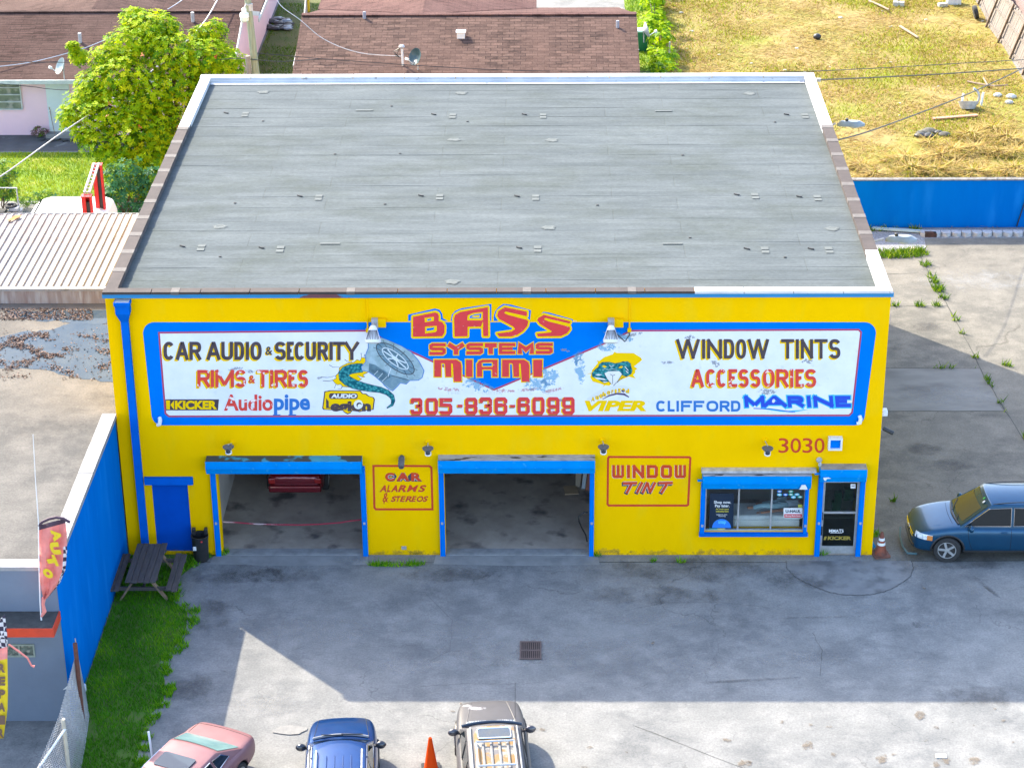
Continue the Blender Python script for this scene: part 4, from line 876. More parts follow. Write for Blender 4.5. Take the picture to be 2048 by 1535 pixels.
def ribbon(pn, pts, ws, L, mi):
    P = [Vector(p) for p in pts]; n = len(P); A = []; B = []
    for i in range(n):
        d = (P[min(i+1, n-1)]-P[max(i-1, 0)]).normalized(); m = Vector((-d.y, d.x)); A.append(P[i]+m*ws[i]/2); B.append(P[i]-m*ws[i]/2)
    q = [pn.P(p, L) for p in A]+[pn.P(p, L) for p in B]
    pn.mb.add(q, [(i, i+1, n+i+1, n+i) for i in range(n-1)], mi)
ribbon(sp, tail, [x+14 for x in wdt], 4.4, 1); ribbon(sp, tail, wdt, 5, 2)
spk = [(1000, 230), (1120, 150), (1220, 130), (1340, 175), (1560, 270), (1720, 370), (1850, 520), (1940, 690), (1910, 800), (1850, 845), (1700, 850), (1640, 910), (1540, 890), (1480, 960), (1410, 1025), (1350, 1000), (1270, 930), (1240, 890), (1100, 770), (1000, 700), (890, 680), (880, 620), (960, 540), (950, 430), (1000, 300)]
sp.stroke(spk, 22, 5.4, 3, closed=True); sp.fill(spk, 6, 4)
sp.fill([(1000, 700), (1120, 600), (1400, 760), (1640, 820), (1690, 850), (1640, 905), (1540, 885), (1410, 1015), (1270, 925), (1100, 770)], 6.6, 5)
sp.fill([(1010, 560), (1120, 590), (1380, 790), (1250, 880), (1080, 750), (1000, 690)], 7.1, 6)
an = 38
for k, (rx, ry, mi, L) in enumerate(((455, 205, 4, 7.6), (400, 165, 1, 8.1), (385, 152, 5, 8.6), (280, 100, 7, 9.1), (262, 86, 6, 9.6), (70, 30, 7, 10.1))): sp.fill(ell(1455, 480, rx, ry, an, 30), L, mi)
for k in range(7):
    t = R(k*360/7+10); c, s_ = math.cos(R(an)), math.sin(R(an)); x, y = 250*math.cos(t), 80*math.sin(t); sp.stroke([(1455, 480), (1455+x*c-y*s_, 480+x*s_+y*c)], 20, 10.6, 7)
for k in range(12):
    t = R(k*30+7); c, s_ = math.cos(R(an)), math.sin(R(an)); q = [(1455+rx*math.cos(t)*c-ry*math.sin(t)*s_, 480+rx*math.cos(t)*s_+ry*math.sin(t)*c) for rx, ry in ((290, 106), (382, 150))]; sp.stroke(q, 7, 10.6, 1)
    q = [(1455+rx*math.cos(t)*c-ry*math.sin(t)*s_, 480+rx*math.cos(t)*s_+ry*math.sin(t)*c) for rx, ry in ((402, 168), (453, 203))]; sp.stroke(q, 7, 10.6, 1)
for a, b in (((1090, 760), (1160, 690)), ((1160, 820), (1240, 730)), ((1230, 870), (1310, 790))): sp.stroke([a, b], 8, 7.8, 7)
sp.stroke([(1390, 770), (1690, 850)], 8, 7.8, 1); sp.stroke([(1330, 790), (1380, 640)], 12, 7.8, 7)
scale_m, n, L, b = nodes_of('painted_scales'); tc = n.new('ShaderNodeTexCoord'); vo = n.new('ShaderNodeTexVoronoi'); vo.inputs['Scale'].default_value = 14; L.new(tc.outputs['Object'], vo.inputs['Vector'])
L.new(mix_(n, L, rng_(n, L, vo.outputs['Distance'], .1, .7), (0.06, 0.36, 0.36), (0.005, 0.10, 0.13)), b.inputs['Base Color']); b.inputs['Roughness'].default_value = .6
steel_l = mat('painted_steel_light', (0.36, 0.49, 0.55), (0.22, 0.33, 0.36), 4, .6); steel_d = mat('painted_steel_dark', (0.05, 0.11, 0.15), (0.12, 0.22, 0.27), 6, .6); steel_m = mat('painted_steel_mid', (0.09, 0.20, 0.28), (0.22, 0.32, 0.36), 5, .6)
ink = mat('painted_ink', (0.03, 0.03, 0.04))
sp.build('emblem', [mural_yel, ink, scale_m, sign_blue, steel_l, steel_m, steel_d, mat('painted_highlight', (0.62, 0.70, 0.74))], painted)['label'] = 'painted loudspeaker with a scaly green tail'
# snake's head emblem
F5 = (1150, 690, 10.233); vh = Paint(F5)
vb_ = [(810, 130), (850, 155), (1200, 160), (1260, 200), (1340, 245), (1375, 300), (1290, 370), (1210, 430), (1280, 485), (1230, 510), (1235, 560), (1190, 610), (1245, 680), (1100, 640), (740, 790), (700, 830), (620, 815), (570, 860), (590, 810), (500, 780), (360, 740), (310, 650), (335, 585), (230, 590), (340, 560), (350, 500), (470, 360), (440, 310), (500, 320), (600, 240), (770, 185)]
vh.fill(vb_, 3, 0)
hd = [(500, 390), (560, 350), (700, 345), (820, 375), (930, 355), (980, 335), (1080, 335), (1135, 375), (1145, 440), (1170, 510), (1150, 580), (1050, 640), (960, 600), (680, 740), (600, 770), (480, 700), (360, 640), (350, 570), (420, 490), (480, 450)]
vh.stroke(hd, 14, 3.6, 1, closed=True); vh.fill(hd, 4.2, 2)
vh.fill([(600, 575), (680, 530), (900, 525), (965, 590), (860, 750), (790, 815), (740, 790), (660, 690)], 5, 3)
for p in ([(600, 575), (660, 690), (745, 795)], [(965, 590), (860, 750), (785, 825)], [(720, 590), (770, 620), (820, 600)], [(770, 620), (770, 790)], [(1000, 640), (860, 760)]): vh.stroke(p, 9, 5.6, 1)
for p in ([(550, 425), (600, 405), (655, 440), (600, 462)], [(885, 460), (940, 420), (985, 430), (950, 468)]): vh.fill(p, 5, 0)
vh.fill([(410, 610), (470, 585), (560, 600), (500, 618)], 5, 3); vh.fill([(390, 650), (600, 680), (640, 715), (450, 690)], 5, 3); vh.fill([(560, 735), (680, 745), (600, 765)], 5, 3)
vh.stroke([(1020, 430), (1090, 520)], 14, 5, 3); vh.stroke([(1040, 520), (1090, 570)], 16, 5, 3); vh.stroke([(700, 400), (740, 440), (800, 400)], 22, 5, 4); vh.stroke([(560, 500), (620, 480), (680, 500), (760, 480), (860, 500)], 14, 5, 4)
vh.build('emblem', [mural_yel, ink, scale_m, white_p, steel_l], painted)['label'] = 'snake head emblem on a yellow burst'
vp = Paint(F5); vp.text('VIPER', 195, 1130, 1460, 1348, 5, 0, .05, .22)
arc = [(330, 1120), (420, 1080), (520, 1020), (620, 970), (700, 935), (790, 910), (880, 890), (960, 890), (1060, 900)]
ribbon(vp, [(250, 1110), (400, 1040), (550, 970), (700, 915), (850, 890), (1000, 890), (1130, 920)], [40, 110, 130, 140, 140, 130, 90], 2.6, 2)
ribbon(vp, [(560, 1105), (700, 1030), (850, 990), (1000, 1000), (1105, 1060)], [10, 30, 36, 44, 20], 3.2, 1)
for ch, (x, y), a in zip('Authorized', [(370, 1100), (455, 1070), (530, 1035), (600, 1000), (690, 965), (770, 945), (835, 935), (910, 920), (990, 915), (1075, 935)], (-35, -28, -26, -24, -16, -10, -8, -4, 4, 8)):
    wd2 = 22 if ch in 'ir' else 36; tmp = Paint(F5); tmp.text(ch, x-wd2, y-(50 if ch in 'Athd' else 38), x+wd2, y+40, 4.4, 0, .05)
    tmp2 = Paint(F5); vp.mb.add(tmp.mb.v, tmp.mb.f, 0); vp.text(ch, x-wd2, y-(50 if ch in 'Athd' else 38), x+wd2, y+40, 3.6, 1, .09, 0, -4, 5)
vp.build('lettering', [mural_yel, mat('banner_plum', (0.08, 0.05, 0.12)), mat('banner_white', (0.66, 0.68, 0.74))], painted)['label'] = 'yellow VIPER lettering under an arched Authorized banner'

# ---- signs painted straight on the yellow wall
cs = Paint((735, 920, 13.653))
fr_ = [(160, 150), (1690, 155), (1745, 200), (1775, 1335), (230, 1335), (190, 1290)]
cs.stroke(fr_, 58, 1.5, 0, closed=True)
for q in (('C', 480, 335, 735, 560), ('A', 790, 335, 1150, 560), ('R', 1190, 335, 1485, 560)):
    cs.text(*q, 2, 1, .16); cs.text(*q, 2.6, 1, .13, 0, 10, 16); cs.text(*q, 3.4, 2, .09); cs.text(*q, 4.2, 0, .055)
cs.fill([(740, 345), (800, 440), (740, 540)], 1.8, 1); cs.fill([(1100, 430), (1190, 345), (1190, 560), (1130, 560)], 1.8, 1)
for ch, a, b in zip('ALARMS', (335, 535, 640, 830, 1075, 1385), (515, 625, 820, 1050, 1390, 1610)):
    bo = .004 if ch == 'M' else .03; cs.text(ch, a, 672, b, 855, 2.2, 3, bo, .3, -8, 8); cs.text(ch, a, 672, b, 855, 3.2, 0, bo, .3)
cs.text('&', 415, 890, 565, 1140, 3.2, 0, .01, .2); cs.stroke([(520, 890), (540, 870)], 16, 3.3, 0); cs.stroke([(455, 1120), (450, 1190)], 18, 3.3, 0)
for ch, a, b in zip('STEREOS', (640, 790, 890, 1030, 1200, 1350, 1510), (795, 910, 1050, 1210, 1345, 1525, 1660)):
    cs.text(ch, a, 972, b, 1122, 2.2, 3, .02, .3, -8, 9); cs.text(ch, a, 972, b, 1122, 3.2, 0, .025, .3)
cs.build('painted_panel', [orange_red, mat('wall_ink', (0.04, 0.05, 0.08)), mat('wall_highlight', (0.66, 0.55, 0.5)), mat('wall_shadow_olive', (0.25, 0.2, 0.05))], shop)['label'] = 'red framed CAR ALARMS & STEREOS panel'
ws_ = Paint((1200, 900, 10.24))
ws_.stroke([(185, 135), (1830, 140), (1850, 160), (1805, 1110), (1780, 1128), (175, 1128), (155, 1100), (165, 160)], 44, 1.5, 0, closed=True)
for ch, a, b in (('W', 250, 492), ('I', 545, 620), ('N', 668, 905), ('D', 958, 1185), ('O', 1248, 1475), ('W', 1530, 1760)):
    block(ws_, ch, a, 298, b, 566, 62 if ch not in 'W' else 56, 2, 1, 0, -8, 7); block(ws_, ch, a, 298, b, 566, 62 if ch not in 'W' else 56, 3, 0)
for ch, pl in (('T', [[(470, 672), (760, 668)], [(640, 690), (545, 875)]]), ('I', [[(865, 650), (755, 870)]]), ('N', [[(870, 870), (975, 650)], [(970, 660), (1025, 860)], [(1025, 860), (1130, 650)]]), ('T', [[(1200, 670), (1490, 665)], [(1365, 690), (1255, 870)]])):
    for p in pl:
        ws_.stroke([(x-24, y+22) for x, y in p], 78, 2.0, 2); ws_.stroke([(x-10, y+10) for x, y in p], 74, 2.6, 2); ws_.stroke(p, 70, 3.2, 1); ws_.stroke(p, 54, 3.9, 0)
ws_.build('painted_panel', [orange_red, mat('wall_highlight', (0.66, 0.55, 0.5)), mat('wall_ink', (0.04, 0.05, 0.08))], shop)['label'] = 'red framed WINDOW TINT panel'
hn = Paint()
for ch, a, b in zip('3030', (1557, 1581, 1605, 1629), (1577, 1602, 1625, 1649)): hn.text(ch, a, 875.5, b, 905, 3, 0, .004)
hn.build('house_number', orange_red, shop)
# ---- window and door graphics
WY = .05
sg = Paint(y0=WY); navy = mat('poster_navy', (0.006, 0.02, 0.045), rough=.4)
sg.fill([(1420, 986), (1468, 986), (1466, 1056), (1418, 1056)], 1, 0)
sg.text('Shop now.', 1428, 1000.5, 1462, 1008, 2, 1, .03); sg.text('Pay later.', 1430, 1007.8, 1459, 1015, 2, 1, .03); sg.text('All credit types', 1431.5, 1016, 1457.5, 1019.5, 2, 2, .02); sg.text('welcome here', 1431.5, 1020, 1457, 1023.5, 2, 2, .02); sg.text('Lease-to-own', 1433, 1026.5, 1454, 1029.5, 2, 1); sg.text('financing', 1437, 1030, 1451, 1033.3, 2, 1)
sg.fill([(1443+19*math.cos(R(a)), 1055-18*math.sin(R(a))) for a in range(0, 181, 12)], 2, 3); sg.text('snap', 1436.5, 1041, 1452, 1048.5, 3, 4, .03); sg.fill([(1418, 1056), (1435, 1056), (1435, 1057.6), (1418, 1057.6)], 3, 5); sg.fill([(1435, 1056), (1450, 1056), (1450, 1057.6), (1435, 1057.6)], 3, 2)
sg.build('window_poster', [navy, white_p, mat('poster_yellow', (0.7, 0.6, 0.05)), mat('poster_blue', (0.02, 0.2, 0.7)), mat('poster_cyan', (0.1, 0.55, 0.75)), mat('poster_green', (0.03, 0.4, 0.3))], wfo)
for (u, v, mi) in ((1559, 988.5, 4), (1571, 988.5, 3), (1582, 988, 5), (1594, 988, 4), (1587, 993.5, 4), (1600, 993, 5), (1559, 982, 3), (1582, 982, 5)): sg = Paint(y0=WY); sg.fill(ell(u, v, 5, 2.6, 0, 16), 2, 0); sg.fill(ell(u, v, 3, 1.3, 0, 12), 2.6, 1); sg.build('window_sticker', [MATS[{3: 'poster_blue', 4: 'poster_cyan', 5: 'poster_green'}[mi]], white_p], wfo)
uh = Paint(y0=WY); uh.fill(rrect(1567, 1015, 1605, 1035, 1.5), 3, 0); uh.fill([(1568.5, 1027), (1603.8, 1027), (1603.8, 1034), (1568.5, 1034)], 4, 1); uh.text('U-HAUL', 1571, 1018.5, 1601.5, 1024.5, 4, 2, .05); uh.text('Moving Made Easier', 1570.5, 1028.5, 1602, 1032.8, 5, 0, .02, .2)
uh.fill(rrect(1596, 1008, 1604.5, 1014, 1), 3, 3)
uh.build('window_sticker', [white_p, mat('sticker_red', (0.6, 0.02, 0.03)), mat('sticker_ink', (0.02, 0.02, 0.05)), mat('sticker_olive', (0.4, 0.4, 0.05))], wfo)
ds_ = Paint(y0=.058); ds_.text('MMATS', 1658, 1057.5, 1687, 1064, 2, 0, .02); ds_.stroke([(1660, 1064.8), (1684, 1065)], .9, 2, 0); ds_.text('KICKER', 1655, 1071.5, 1702, 1079, 2, 1, .05, .1); ds_.fill([(1649, 1072), (1654, 1072), (1651, 1079), (1647, 1079)], 2, 1); ds_.fill(rrect(1701, 967, 1711, 976, 1), 3, 0); ds_.stroke([(1703, 971), (1709, 971)], 1.6, 3.6, 2)
ds_.build('door_decal', [white_p, mat('decal_gold', (0.35, 0.26, 0.04)), mat('decal_grey', (0.2, 0.2, 0.22))], dor)
# ================================================================ NEIGHBOUR ON THE LEFT
NB = thing('grey_garage', 'low grey repair garage with blue side wall and leaf-strewn flat roof', 'building', (-6, -4, 0))
mb = MB(); mb.box(-16, -8.2, 0, -.05, -7.95, 4.36); mb.build('front_wall', grey_stucco, NB)
mb = MB(); mb.box(-.30, -7.95, 0, -.03, -.02, 4.36); mb.box(-.049, -8.19, 0, -.028, -7.95, 4.36); mb.build('side_wall', blue_wall, NB)
nb_roof = concrete_lot('weathered_roll_roof', (.62, .59, .56))
mb = MB(); mb.box(-16, -7.95, 4.1, -.30, 7.8, 4.35); mb.box(-.30, -.02, 4.1, -.03, 7.8, 4.35); mb.build('roof', nb_roof, NB)
cap_m = mat('pale_coping', (0.31, 0.31, 0.315), (0.24, 0.236, 0.232), 2.5, .8, c3=(.2, .19, .17), s3=4, lo3=.62, hi3=.7)
mb = MB(); ys = [-8.22, -6.7, -5.1, -3.5, -1.9, -.9, -.03]
for a, b in zip(ys, ys[1:]): mb.box(-.37, a+.006, 4.36, .015, b-.006, 4.50+random.uniform(-.006, .006))
for k in range(9): mb.box(-16+k*1.74, -8.24, 4.36, -16+k*1.74+1.73 if k < 8 else -.375, -7.86, 4.47+random.uniform(-.005, .005))
mb.build('coping', cap_m, NB)
mb = MB(); mb.box(-16, -9.0, 3.04, -.06, -8.205, 3.20, 0); mb.box(-16, -9.03, 2.98, -.03, -9.002, 3.215, 1); mb.box(-.058, -9.0, 2.98, -.03, -8.205, 3.215, 1)
mb.build('canopy', [mat('tar_paper', (0.035, 0.037, 0.037), (0.06, 0.062, 0.06), 5, .9, bump=.3), mat('canopy_red', (0.55, 0.05, 0.02), (0.46, 0.045, 0.02), 3, .5)], NB)
q = (-1.55, 1.90, -.76, 2.27); mb = MB(); mb.box(q[0], -8.235, q[1], q[2], -8.205, q[1]+.05); mb.box(q[0], -8.235, q[3]-.04, q[2], -8.205, q[3]); mb.box(q[0], -8.235, q[1]+.05, q[0]+.04, -8.205, q[3]-.04); mb.box(q[2]-.04, -8.235, q[1]+.05, q[2], -8.205, q[3]-.04); mb.box(-1.17, -8.235, q[1]+.05, -1.12, -8.205, q[3]-.04)
wo = mb.build('window', mat('window_frame_green', (0.30, 0.34, 0.30), (0.2, .24, .2), 5, .6), NB); mb = MB(); mb.box(q[0]+.04, -8.222, q[1]+.05, q[2]-.04, -8.207, q[3]-.04); mb.build('pane', mat('dusty_pane', (0.16, 0.2, 0.17), (0.04, 0.05, 0.045), 6, .15, c3=(.3, .3, .25), s3=8), wo)
# water standing on the roof, and the leaf litter in it
pud = mat('puddle_water', (0.030, 0.052, 0.082), (0.055, 0.075, 0.095), 1.2, 0.06, spec=.06)
def puddle(pts, z, seed):
    P = [(p.x, p.y) for p in (G(u, v, z) for u, v in pts)]; rr = random.Random(seed); out = []
    for i in range(len(P)):
        a = Vector(P[i]); b = Vector(P[(i+1) % len(P)])
        for k in range(6): q = a.lerp(b, k/6); out.append((q.x+rr.uniform(-.07, .07), q.y+rr.uniform(-.07, .07)))
    out = [(min(x, -.04), y) for x, y in out]
    m_ = MB(); T_ = tessellate_polygon([[Vector((x, y, 0)) for x, y in out]]); m_.add([(x, y, z) for x, y in out], T_); o = m_.build('puddle', pud); struct(o)
puddle([(-60, 690), (30, 665), (110, 658), (140, 645), (225, 650), (232, 700), (230, 765), (150, 755), (80, 738), (-20, 735), (-60, 720)], 4.356, 1)
puddle([(110, 640), (215, 636), (218, 647), (150, 650)], 4.358, 2)
puddle([(10, 622), (215, 619), (215, 640), (90, 642), (20, 634)], 4.354, 3)
mb = MB(); rl = random.Random(9)
def leafheap(u0, v0, u1, v1, n, gate=-.05):
    k = 0; tries = 0
    while k < n and tries < n*12:
        tries += 1; p = G(rl.uniform(u0, u1), rl.uniform(v0, v1), 4.36)
        if p.x > -.06 or noise.noise((p.x*1.5, p.y*1.9, 1.7))+.35*noise.noise((p.x*4, p.y*5, 4.2)) < gate: continue
        k += 1; a = rl.uniform(0, 6.28); s_ = rl.uniform(.02, .05); c = Vector((math.cos(a), math.sin(a), 0)); d = Vector((-c.y, c.x, 0))
        z = Vector((p.x, p.y, 4.363+rl.uniform(0, .025))); t = rl.uniform(-.03, .03); b = len(mb.v)
        mb.v += [tuple(z-c*s_), tuple(z+d*s_*.55+Vector((0, 0, t))), tuple(z+c*s_), tuple(z-d*s_*.55+Vector((0, 0, .01)))]; mb.f.append((b, b+1, b+2, b+3)); mb.m.append(rl.choice((0, 0, 1, 1, 2)))
leafheap(-80, 664, 130, 725, 900, .12); leafheap(-40, 668, 228, 755, 900, .24); leafheap(0, 617, 185, 640, 1100, -.6); leafheap(-60, 655, 228, 760, 330, -1)
o = mb.build('leaf_litter', [mat('leaf_brown', (0.05, 0.026, 0.022), rough=.9), mat('leaf_tan', (0.17, 0.12, 0.10), rough=.9), mat('leaf_plum', (0.035, 0.02, 0.024), rough=.9)], fix=False); o['kind'] = 'stuff'
# steel-roofed annex behind
AN = thing('metal_roof_annex', 'annex with white ribbed metal roof against the yellow building', 'building', (-6, 11, 0))
y0a = 7.82; zt_ = W(100, 578, y0a).z
conc_st = mat('streaked_concrete', (0.30, 0.27, 0.26), (0.22, 0.16, 0.15), 1.1, .85, stretch=(3.5, 1, .5), c3=(.38, .38, .39), s3=1.4, lo3=.5, hi3=.68)
mb = MB(); mb.box(-16, y0a, 0, -.03, 14.3, zt_-.05, 0); mb.box(-16, y0a-.03, zt_-.06, -.03, y0a+.16, zt_+.02, 1); mb.build('wall', [conc_st, cap_m], AN)
mb = MB(); ribm = mat('white_ribbed_steel', (0.26, 0.262, 0.275), (0.225, 0.225, 0.238), 1.2, .6, c3=(.175, .168, .172), s3=1.0, lo3=.6, hi3=.75, stretch=(1, .5, 1), spec=.2)
z1 = zt_-.02; z2 = z1-.05; ye = G(100, 427, z1).y
def ZR(y): return z1+(z2-z1)*(y-y0a)/(ye-y0a)
mb.add([(-16, y0a+.1, ZR(y0a+.1)), (-.03, y0a+.1, ZR(y0a+.1)), (-.03, ye, ZR(ye)), (-16, ye, ZR(ye))], [(0, 1, 2, 3)])
xx = -.12
while xx > -10:
    prof = [(-.05, 0), (-.035, .05), (.035, .05), (.05, 0)]
    for (ya, yb) in ((y0a+.17, 11.9), (11.88, ye)):
        dz = .0 if ya < 9 else .006
        vs = [(xx+px_, ya, ZR(ya)+pz+.002+dz) for px_, pz in prof]+[(xx+px_, yb, ZR(yb)+pz+.002+dz) for px_, pz in prof]
        mb.add(vs, [(0, 1, 5, 4), (1, 2, 6, 5), (2, 3, 7, 6), (0, 1, 2, 3), (4, 5, 6, 7)])
    xx -= .232
mb.box(-16, ye, z2-.12, -.03, ye+.04, z2+.05); mb.build('roof', ribm, AN)
mb = MB(); p = G(24, 436, z1+.05); mb.add([(p.x-.15, p.y-.25, p.z), (p.x+.1, p.y-.15, p.z), (p.x+.3, p.y+.25, p.z), (p.x+.05, p.y+.25, p.z)], [(0, 1, 2, 3)]); mb.build('rust_spot', mat('orange_rust', (0.45, 0.16, 0.03), (.3, .1, .02), 6, .8), AN)

# ---------------------------------------------------------------- blue boundary wall
BWL = thing('boundary_wall', 'long bright blue block wall between the paved yard and the dry field', 'wall', (28, 24.95, 0))
mb = MB(); mb.box(18.0, 24.86, 0, 44, 25.04, 1.92); mb.build('wall', blue_wall, BWL); mb = MB(); mb.box(18, 24.83, 1.92, 44, 25.07, 1.965); mb.build('coping', mat('grimy_cap', (0.10, 0.09, 0.08), (.2, .2, .2), 6, .9), BWL)
mb = MB(); mb.bar((29.9, 24.83, .05), (30.15, 24.83, 1.2), .05, .03); mb.build('drain_pipe', black_m, BWL)
mb = MB(); x = 26.1; rs = random.Random(4)
k = 0
while x < 40:
    w_ = .36; n = 7; top = [(x+w_*i/n, 23.98+.14*math.sin(math.pi*i/n)*-1, 0) for i in range(n+1)]
    P_ = [(a, b) for a, b, _ in top]+[(x+w_, 24.2), (x, 24.2)]; mb.prism(P_, .0, .16); x += .39
tag(mb.build('scalloped_edging', mat('edging_concrete', (0.50, 0.49, 0.50), (.36, .36, .36), 8, .9)), 'row of scalloped concrete edging stones in front of the blue wall', 'edging')

# ================================================================ HOUSES BEHIND
sh1 = shingles('brown_shingle', (0.088, 0.051, 0.043), (0.068, 0.038, 0.032), (0.035, 0.021, 0.019), .17, 1.1, .3, (.115, .073, .062))
sh2 = shingles('red_brown_shingle', (0.145, 0.092, 0.074), (0.074, 0.047, 0.040), (0.034, 0.021, 0.018), .21, .5, .5, (.115, .07, .057))
sh3 = shingles('brown_shingle_fine', (0.12, 0.064, 0.056), (0.095, 0.05, 0.044), (0.06, 0.03, 0.03), .2, .5, .5, (.14, .08, .07))
pink = mat('pink_stucco', (0.86, 0.60, 0.66), (0.80, 0.56, 0.62), .8, .8, bump=.1)
trimw = mat('house_trim_white', (0.55, 0.58, 0.56), (.42, .45, .44), 4, .6)
H1 = thing('pink_house', 'pink single-storey house with brown shingle roof behind the leafy tree', 'house', (-10, 40, 0))
mb = MB(); mb.box(-24, 35.8, 0, -2.0, 45.2, 2.65); mb.box(-15, 45.2, 0, -1.95, 58, 2.6)
mb.extr([(-2.02, 35.8, 2.65), (-2.02, 45.2, 2.65), (-2.02, 40.5, 4.02)], (-.2, 0, 0)); mb.build('wall', pink, H1)
def slope(mb, a, b, c, d, th=.10, mi=0): mb.extr([a, b, c, d], (0, 0, -th), mi)
mb = MB(); zr1 = 4.17; ze = 2.62
slope(mb, (-24.4, 35.3, ze), (-1.5, 35.3, ze), (-1.5, 40.3, zr1), (-24.4, 40.3, zr1)); slope(mb, (-24.4, 45.4, ze), (-1.5, 45.4, ze), (-1.5, 40.302, zr1), (-24.4, 40.302, zr1))
# rear wing running back, with hipped end
slope(mb, (-15.5, 45.4, 2.6), (-8.4, 40.9, 4.0), (-8.4, 58.4, 4.0), (-15.5, 58.4, 2.6)); slope(mb, (-1.45, 45.4, 2.6), (-8.398, 40.9, 4.0), (-8.398, 58.4, 4.0), (-1.45, 58.4, 2.6))
mb.bar((-24.4, 40.3, zr1+.015), (-1.5, 40.3, zr1+.015), .3, .05); mb.build('roof', sh1, H1)
mb = MB(); mb.box(-24.4, 35.24, ze-.16, -1.5, 35.30, ze+.02); mb.bar((-1.47, 35.3, ze-.07), (-1.47, 40.3, zr1-.07), .05, .2); mb.bar((-1.47, 45.4, ze-.07), (-1.47, 40.3, zr1-.07), .05, .2); mb.bar((-1.40, 44.6, 2.47), (-1.40, 58.4, 2.47), .05, .18); mb.build('eave_board', trimw, H1)
a, b = W(-40, 160, 35.8), W(44, 217, 35.8); mb = MB()
mb.box(a.x, 35.72, b.z-.04, b.x+.03, 35.80, b.z); mb.box(b.x, 35.72, b.z, b.x+.05, 35.80, a.z)
hh = (a.z-b.z)/4
for k in range(1, 4): mb.box(a.x, 35.70, b.z+k*hh-.02, b.x, 35.79, b.z+k*hh+.02)
wo = mb.build('window', trimw, H1); mb = MB()
mb.box(a.x, 35.75, b.z, b.x, 35.795, a.z); mb.build('pane', mat('jalousie_glass', (0.10, 0.13, 0.11), (.2, .22, .18), 2, .12, c3=(.3, .3, .28), s3=3), wo)
a, b = W(90, 160, 35.8), W(126, 263, 35.8); mb = MB(); mb.box(a.x, 35.74, .18, a.x+1.0, 35.80, a.z); do = mb.build('door', mat('door_pale', (0.62, 0.70, 0.70), (.55, .63, .63), 2, .5), H1)
mb = MB(); mb.ball((a.x+.09, 35.7, 1.15), .04, 8, 6); mb.build('handle', chrome, do); mb = MB(); mb.box(a.x-.1, 35.3, .012, a.x+1.2, 35.79, .17); mb.build('step', lightc, H1)
mb = MB(); mb.box(-1.94, 38.7, 1.0, -1.88, 40.1, 2.3); wo = mb.build('window', trimw, H1); mb = MB(); mb.box(-1.90, 38.8, 1.1, -1.86, 40.0, 2.2); mb.build('pane', mat('dark_pane', (0.02, 0.025, 0.03), rough=.1), wo)
for (u, v, yy) in ((161, 88, 38.0), (386, 44, 39.5)):
    p = W(u, v, yy); mb = MB(); zz = ze+(yy-35.3)*(zr1-ze)/5.0; mb.tube([(p.x, yy, zz-.1), (p.x, yy, zz+.42)], .075, 8); mb.build('vent_pipe', galv, H1)
H2 = thing('brown_roof_house', 'house with wide reddish brown shingle roof right behind the yellow shop', 'house', (8, 39, 0))
xl, xr = G(600, 75, 3.5).x, 15.82; yr = 39.6; zr2 = 4.18; ye2 = 33.6; ze2 = zr2-(yr-ye2)*.262
mb = MB(); mb.box(xl+.4, ye2+.5, 0, xr-.4, 46, ze2); mb.extr([(xl+.4, ye2+.5, ze2), (xl+.4, 46, ze2), (xl+.4, yr, zr2-.15)], (.2, 0, 0)); mb.extr([(xr-.6, ye2+.5, ze2), (xr-.6, 46, ze2), (xr-.6, yr, zr2-.15)], (.2, 0, 0)); mb.build('wall', mat('beige_stucco', (0.42, 0.36, 0.32), (.36, .31, .28), 2, .85), H2)
mb = MB(); slope(mb, (xl, ye2, ze2), (xr, ye2, ze2), (xr, yr, zr2), (xl, yr, zr2)); roof_o = mb.build('roof', sh2, H2)
mb = MB(); slope(mb, (xl, yr+.002, zr2), (xr, yr+.002, zr2), (xr-.6, 44.6, zr2-1.15), (xl+.5, 44.6, zr2-1.15)); mb.bar((xl, yr, zr2+.015), (xr, yr, zr2+.015), .34, .05)
# rear cross wing: two slopes meeting on a ridge that runs back
a = G(560+720/2.56, 27, zr2); xc = G(560+735/2.56, 10, 4.2).x; mb.build('roof', sh3, H2)
mb = MB(); slope(mb, (xc-5, 43.95, 3.2), (xc, 39.95, 4.12), (xc, 54, 4.12), (xc-5, 54, 3.2)); slope(mb, (xc+.002, 39.95, 4.12), (xc+5, 43.95, 3.2), (xc+5, 54, 3.2), (xc+.002, 54, 4.12)); mb.build('roof', sh3, H2)
mb = MB(); mb.box(xc-4.7, 46.0, 0, xc+4.7, 53.8, 3.1); mb.build('wall', mat('beige_stucco', (0.42, 0.36, 0.32)), H2)
def roofz(y): return ze2+(y-ye2)*.262
for (u, v, nm) in ((729, 38, 0), (1235, 56, 0), (922, 74, 1)):
    for yy in [ye2+i*.05 for i in range(120)]:
        p = W(u, v, yy)
        if p.z <= roofz(yy): break
    mb = MB()
    if nm == 0: mb.tube([(p.x, yy, p.z-.2), (p.x, yy, p.z+.32)], .07, 8); mb.build('vent_pipe', mat('grey_pipe', (.25, .27, .33)), H2)
    else: mb.box(p.x-.17, yy-.15, p.z-.1, p.x+.17, yy+.15, p.z+.22); mb.box(p.x-.21, yy-.19, p.z+.22, p.x+.21, yy+.19, p.z+.27); mb.build('roof_vent', white_pl, H2)
def roofhit(u, v):
    for i in range(200):
        yy = ye2-.5+i*.04; p = W(u, v, yy)
        if p.z <= roofz(yy): return p
    return p
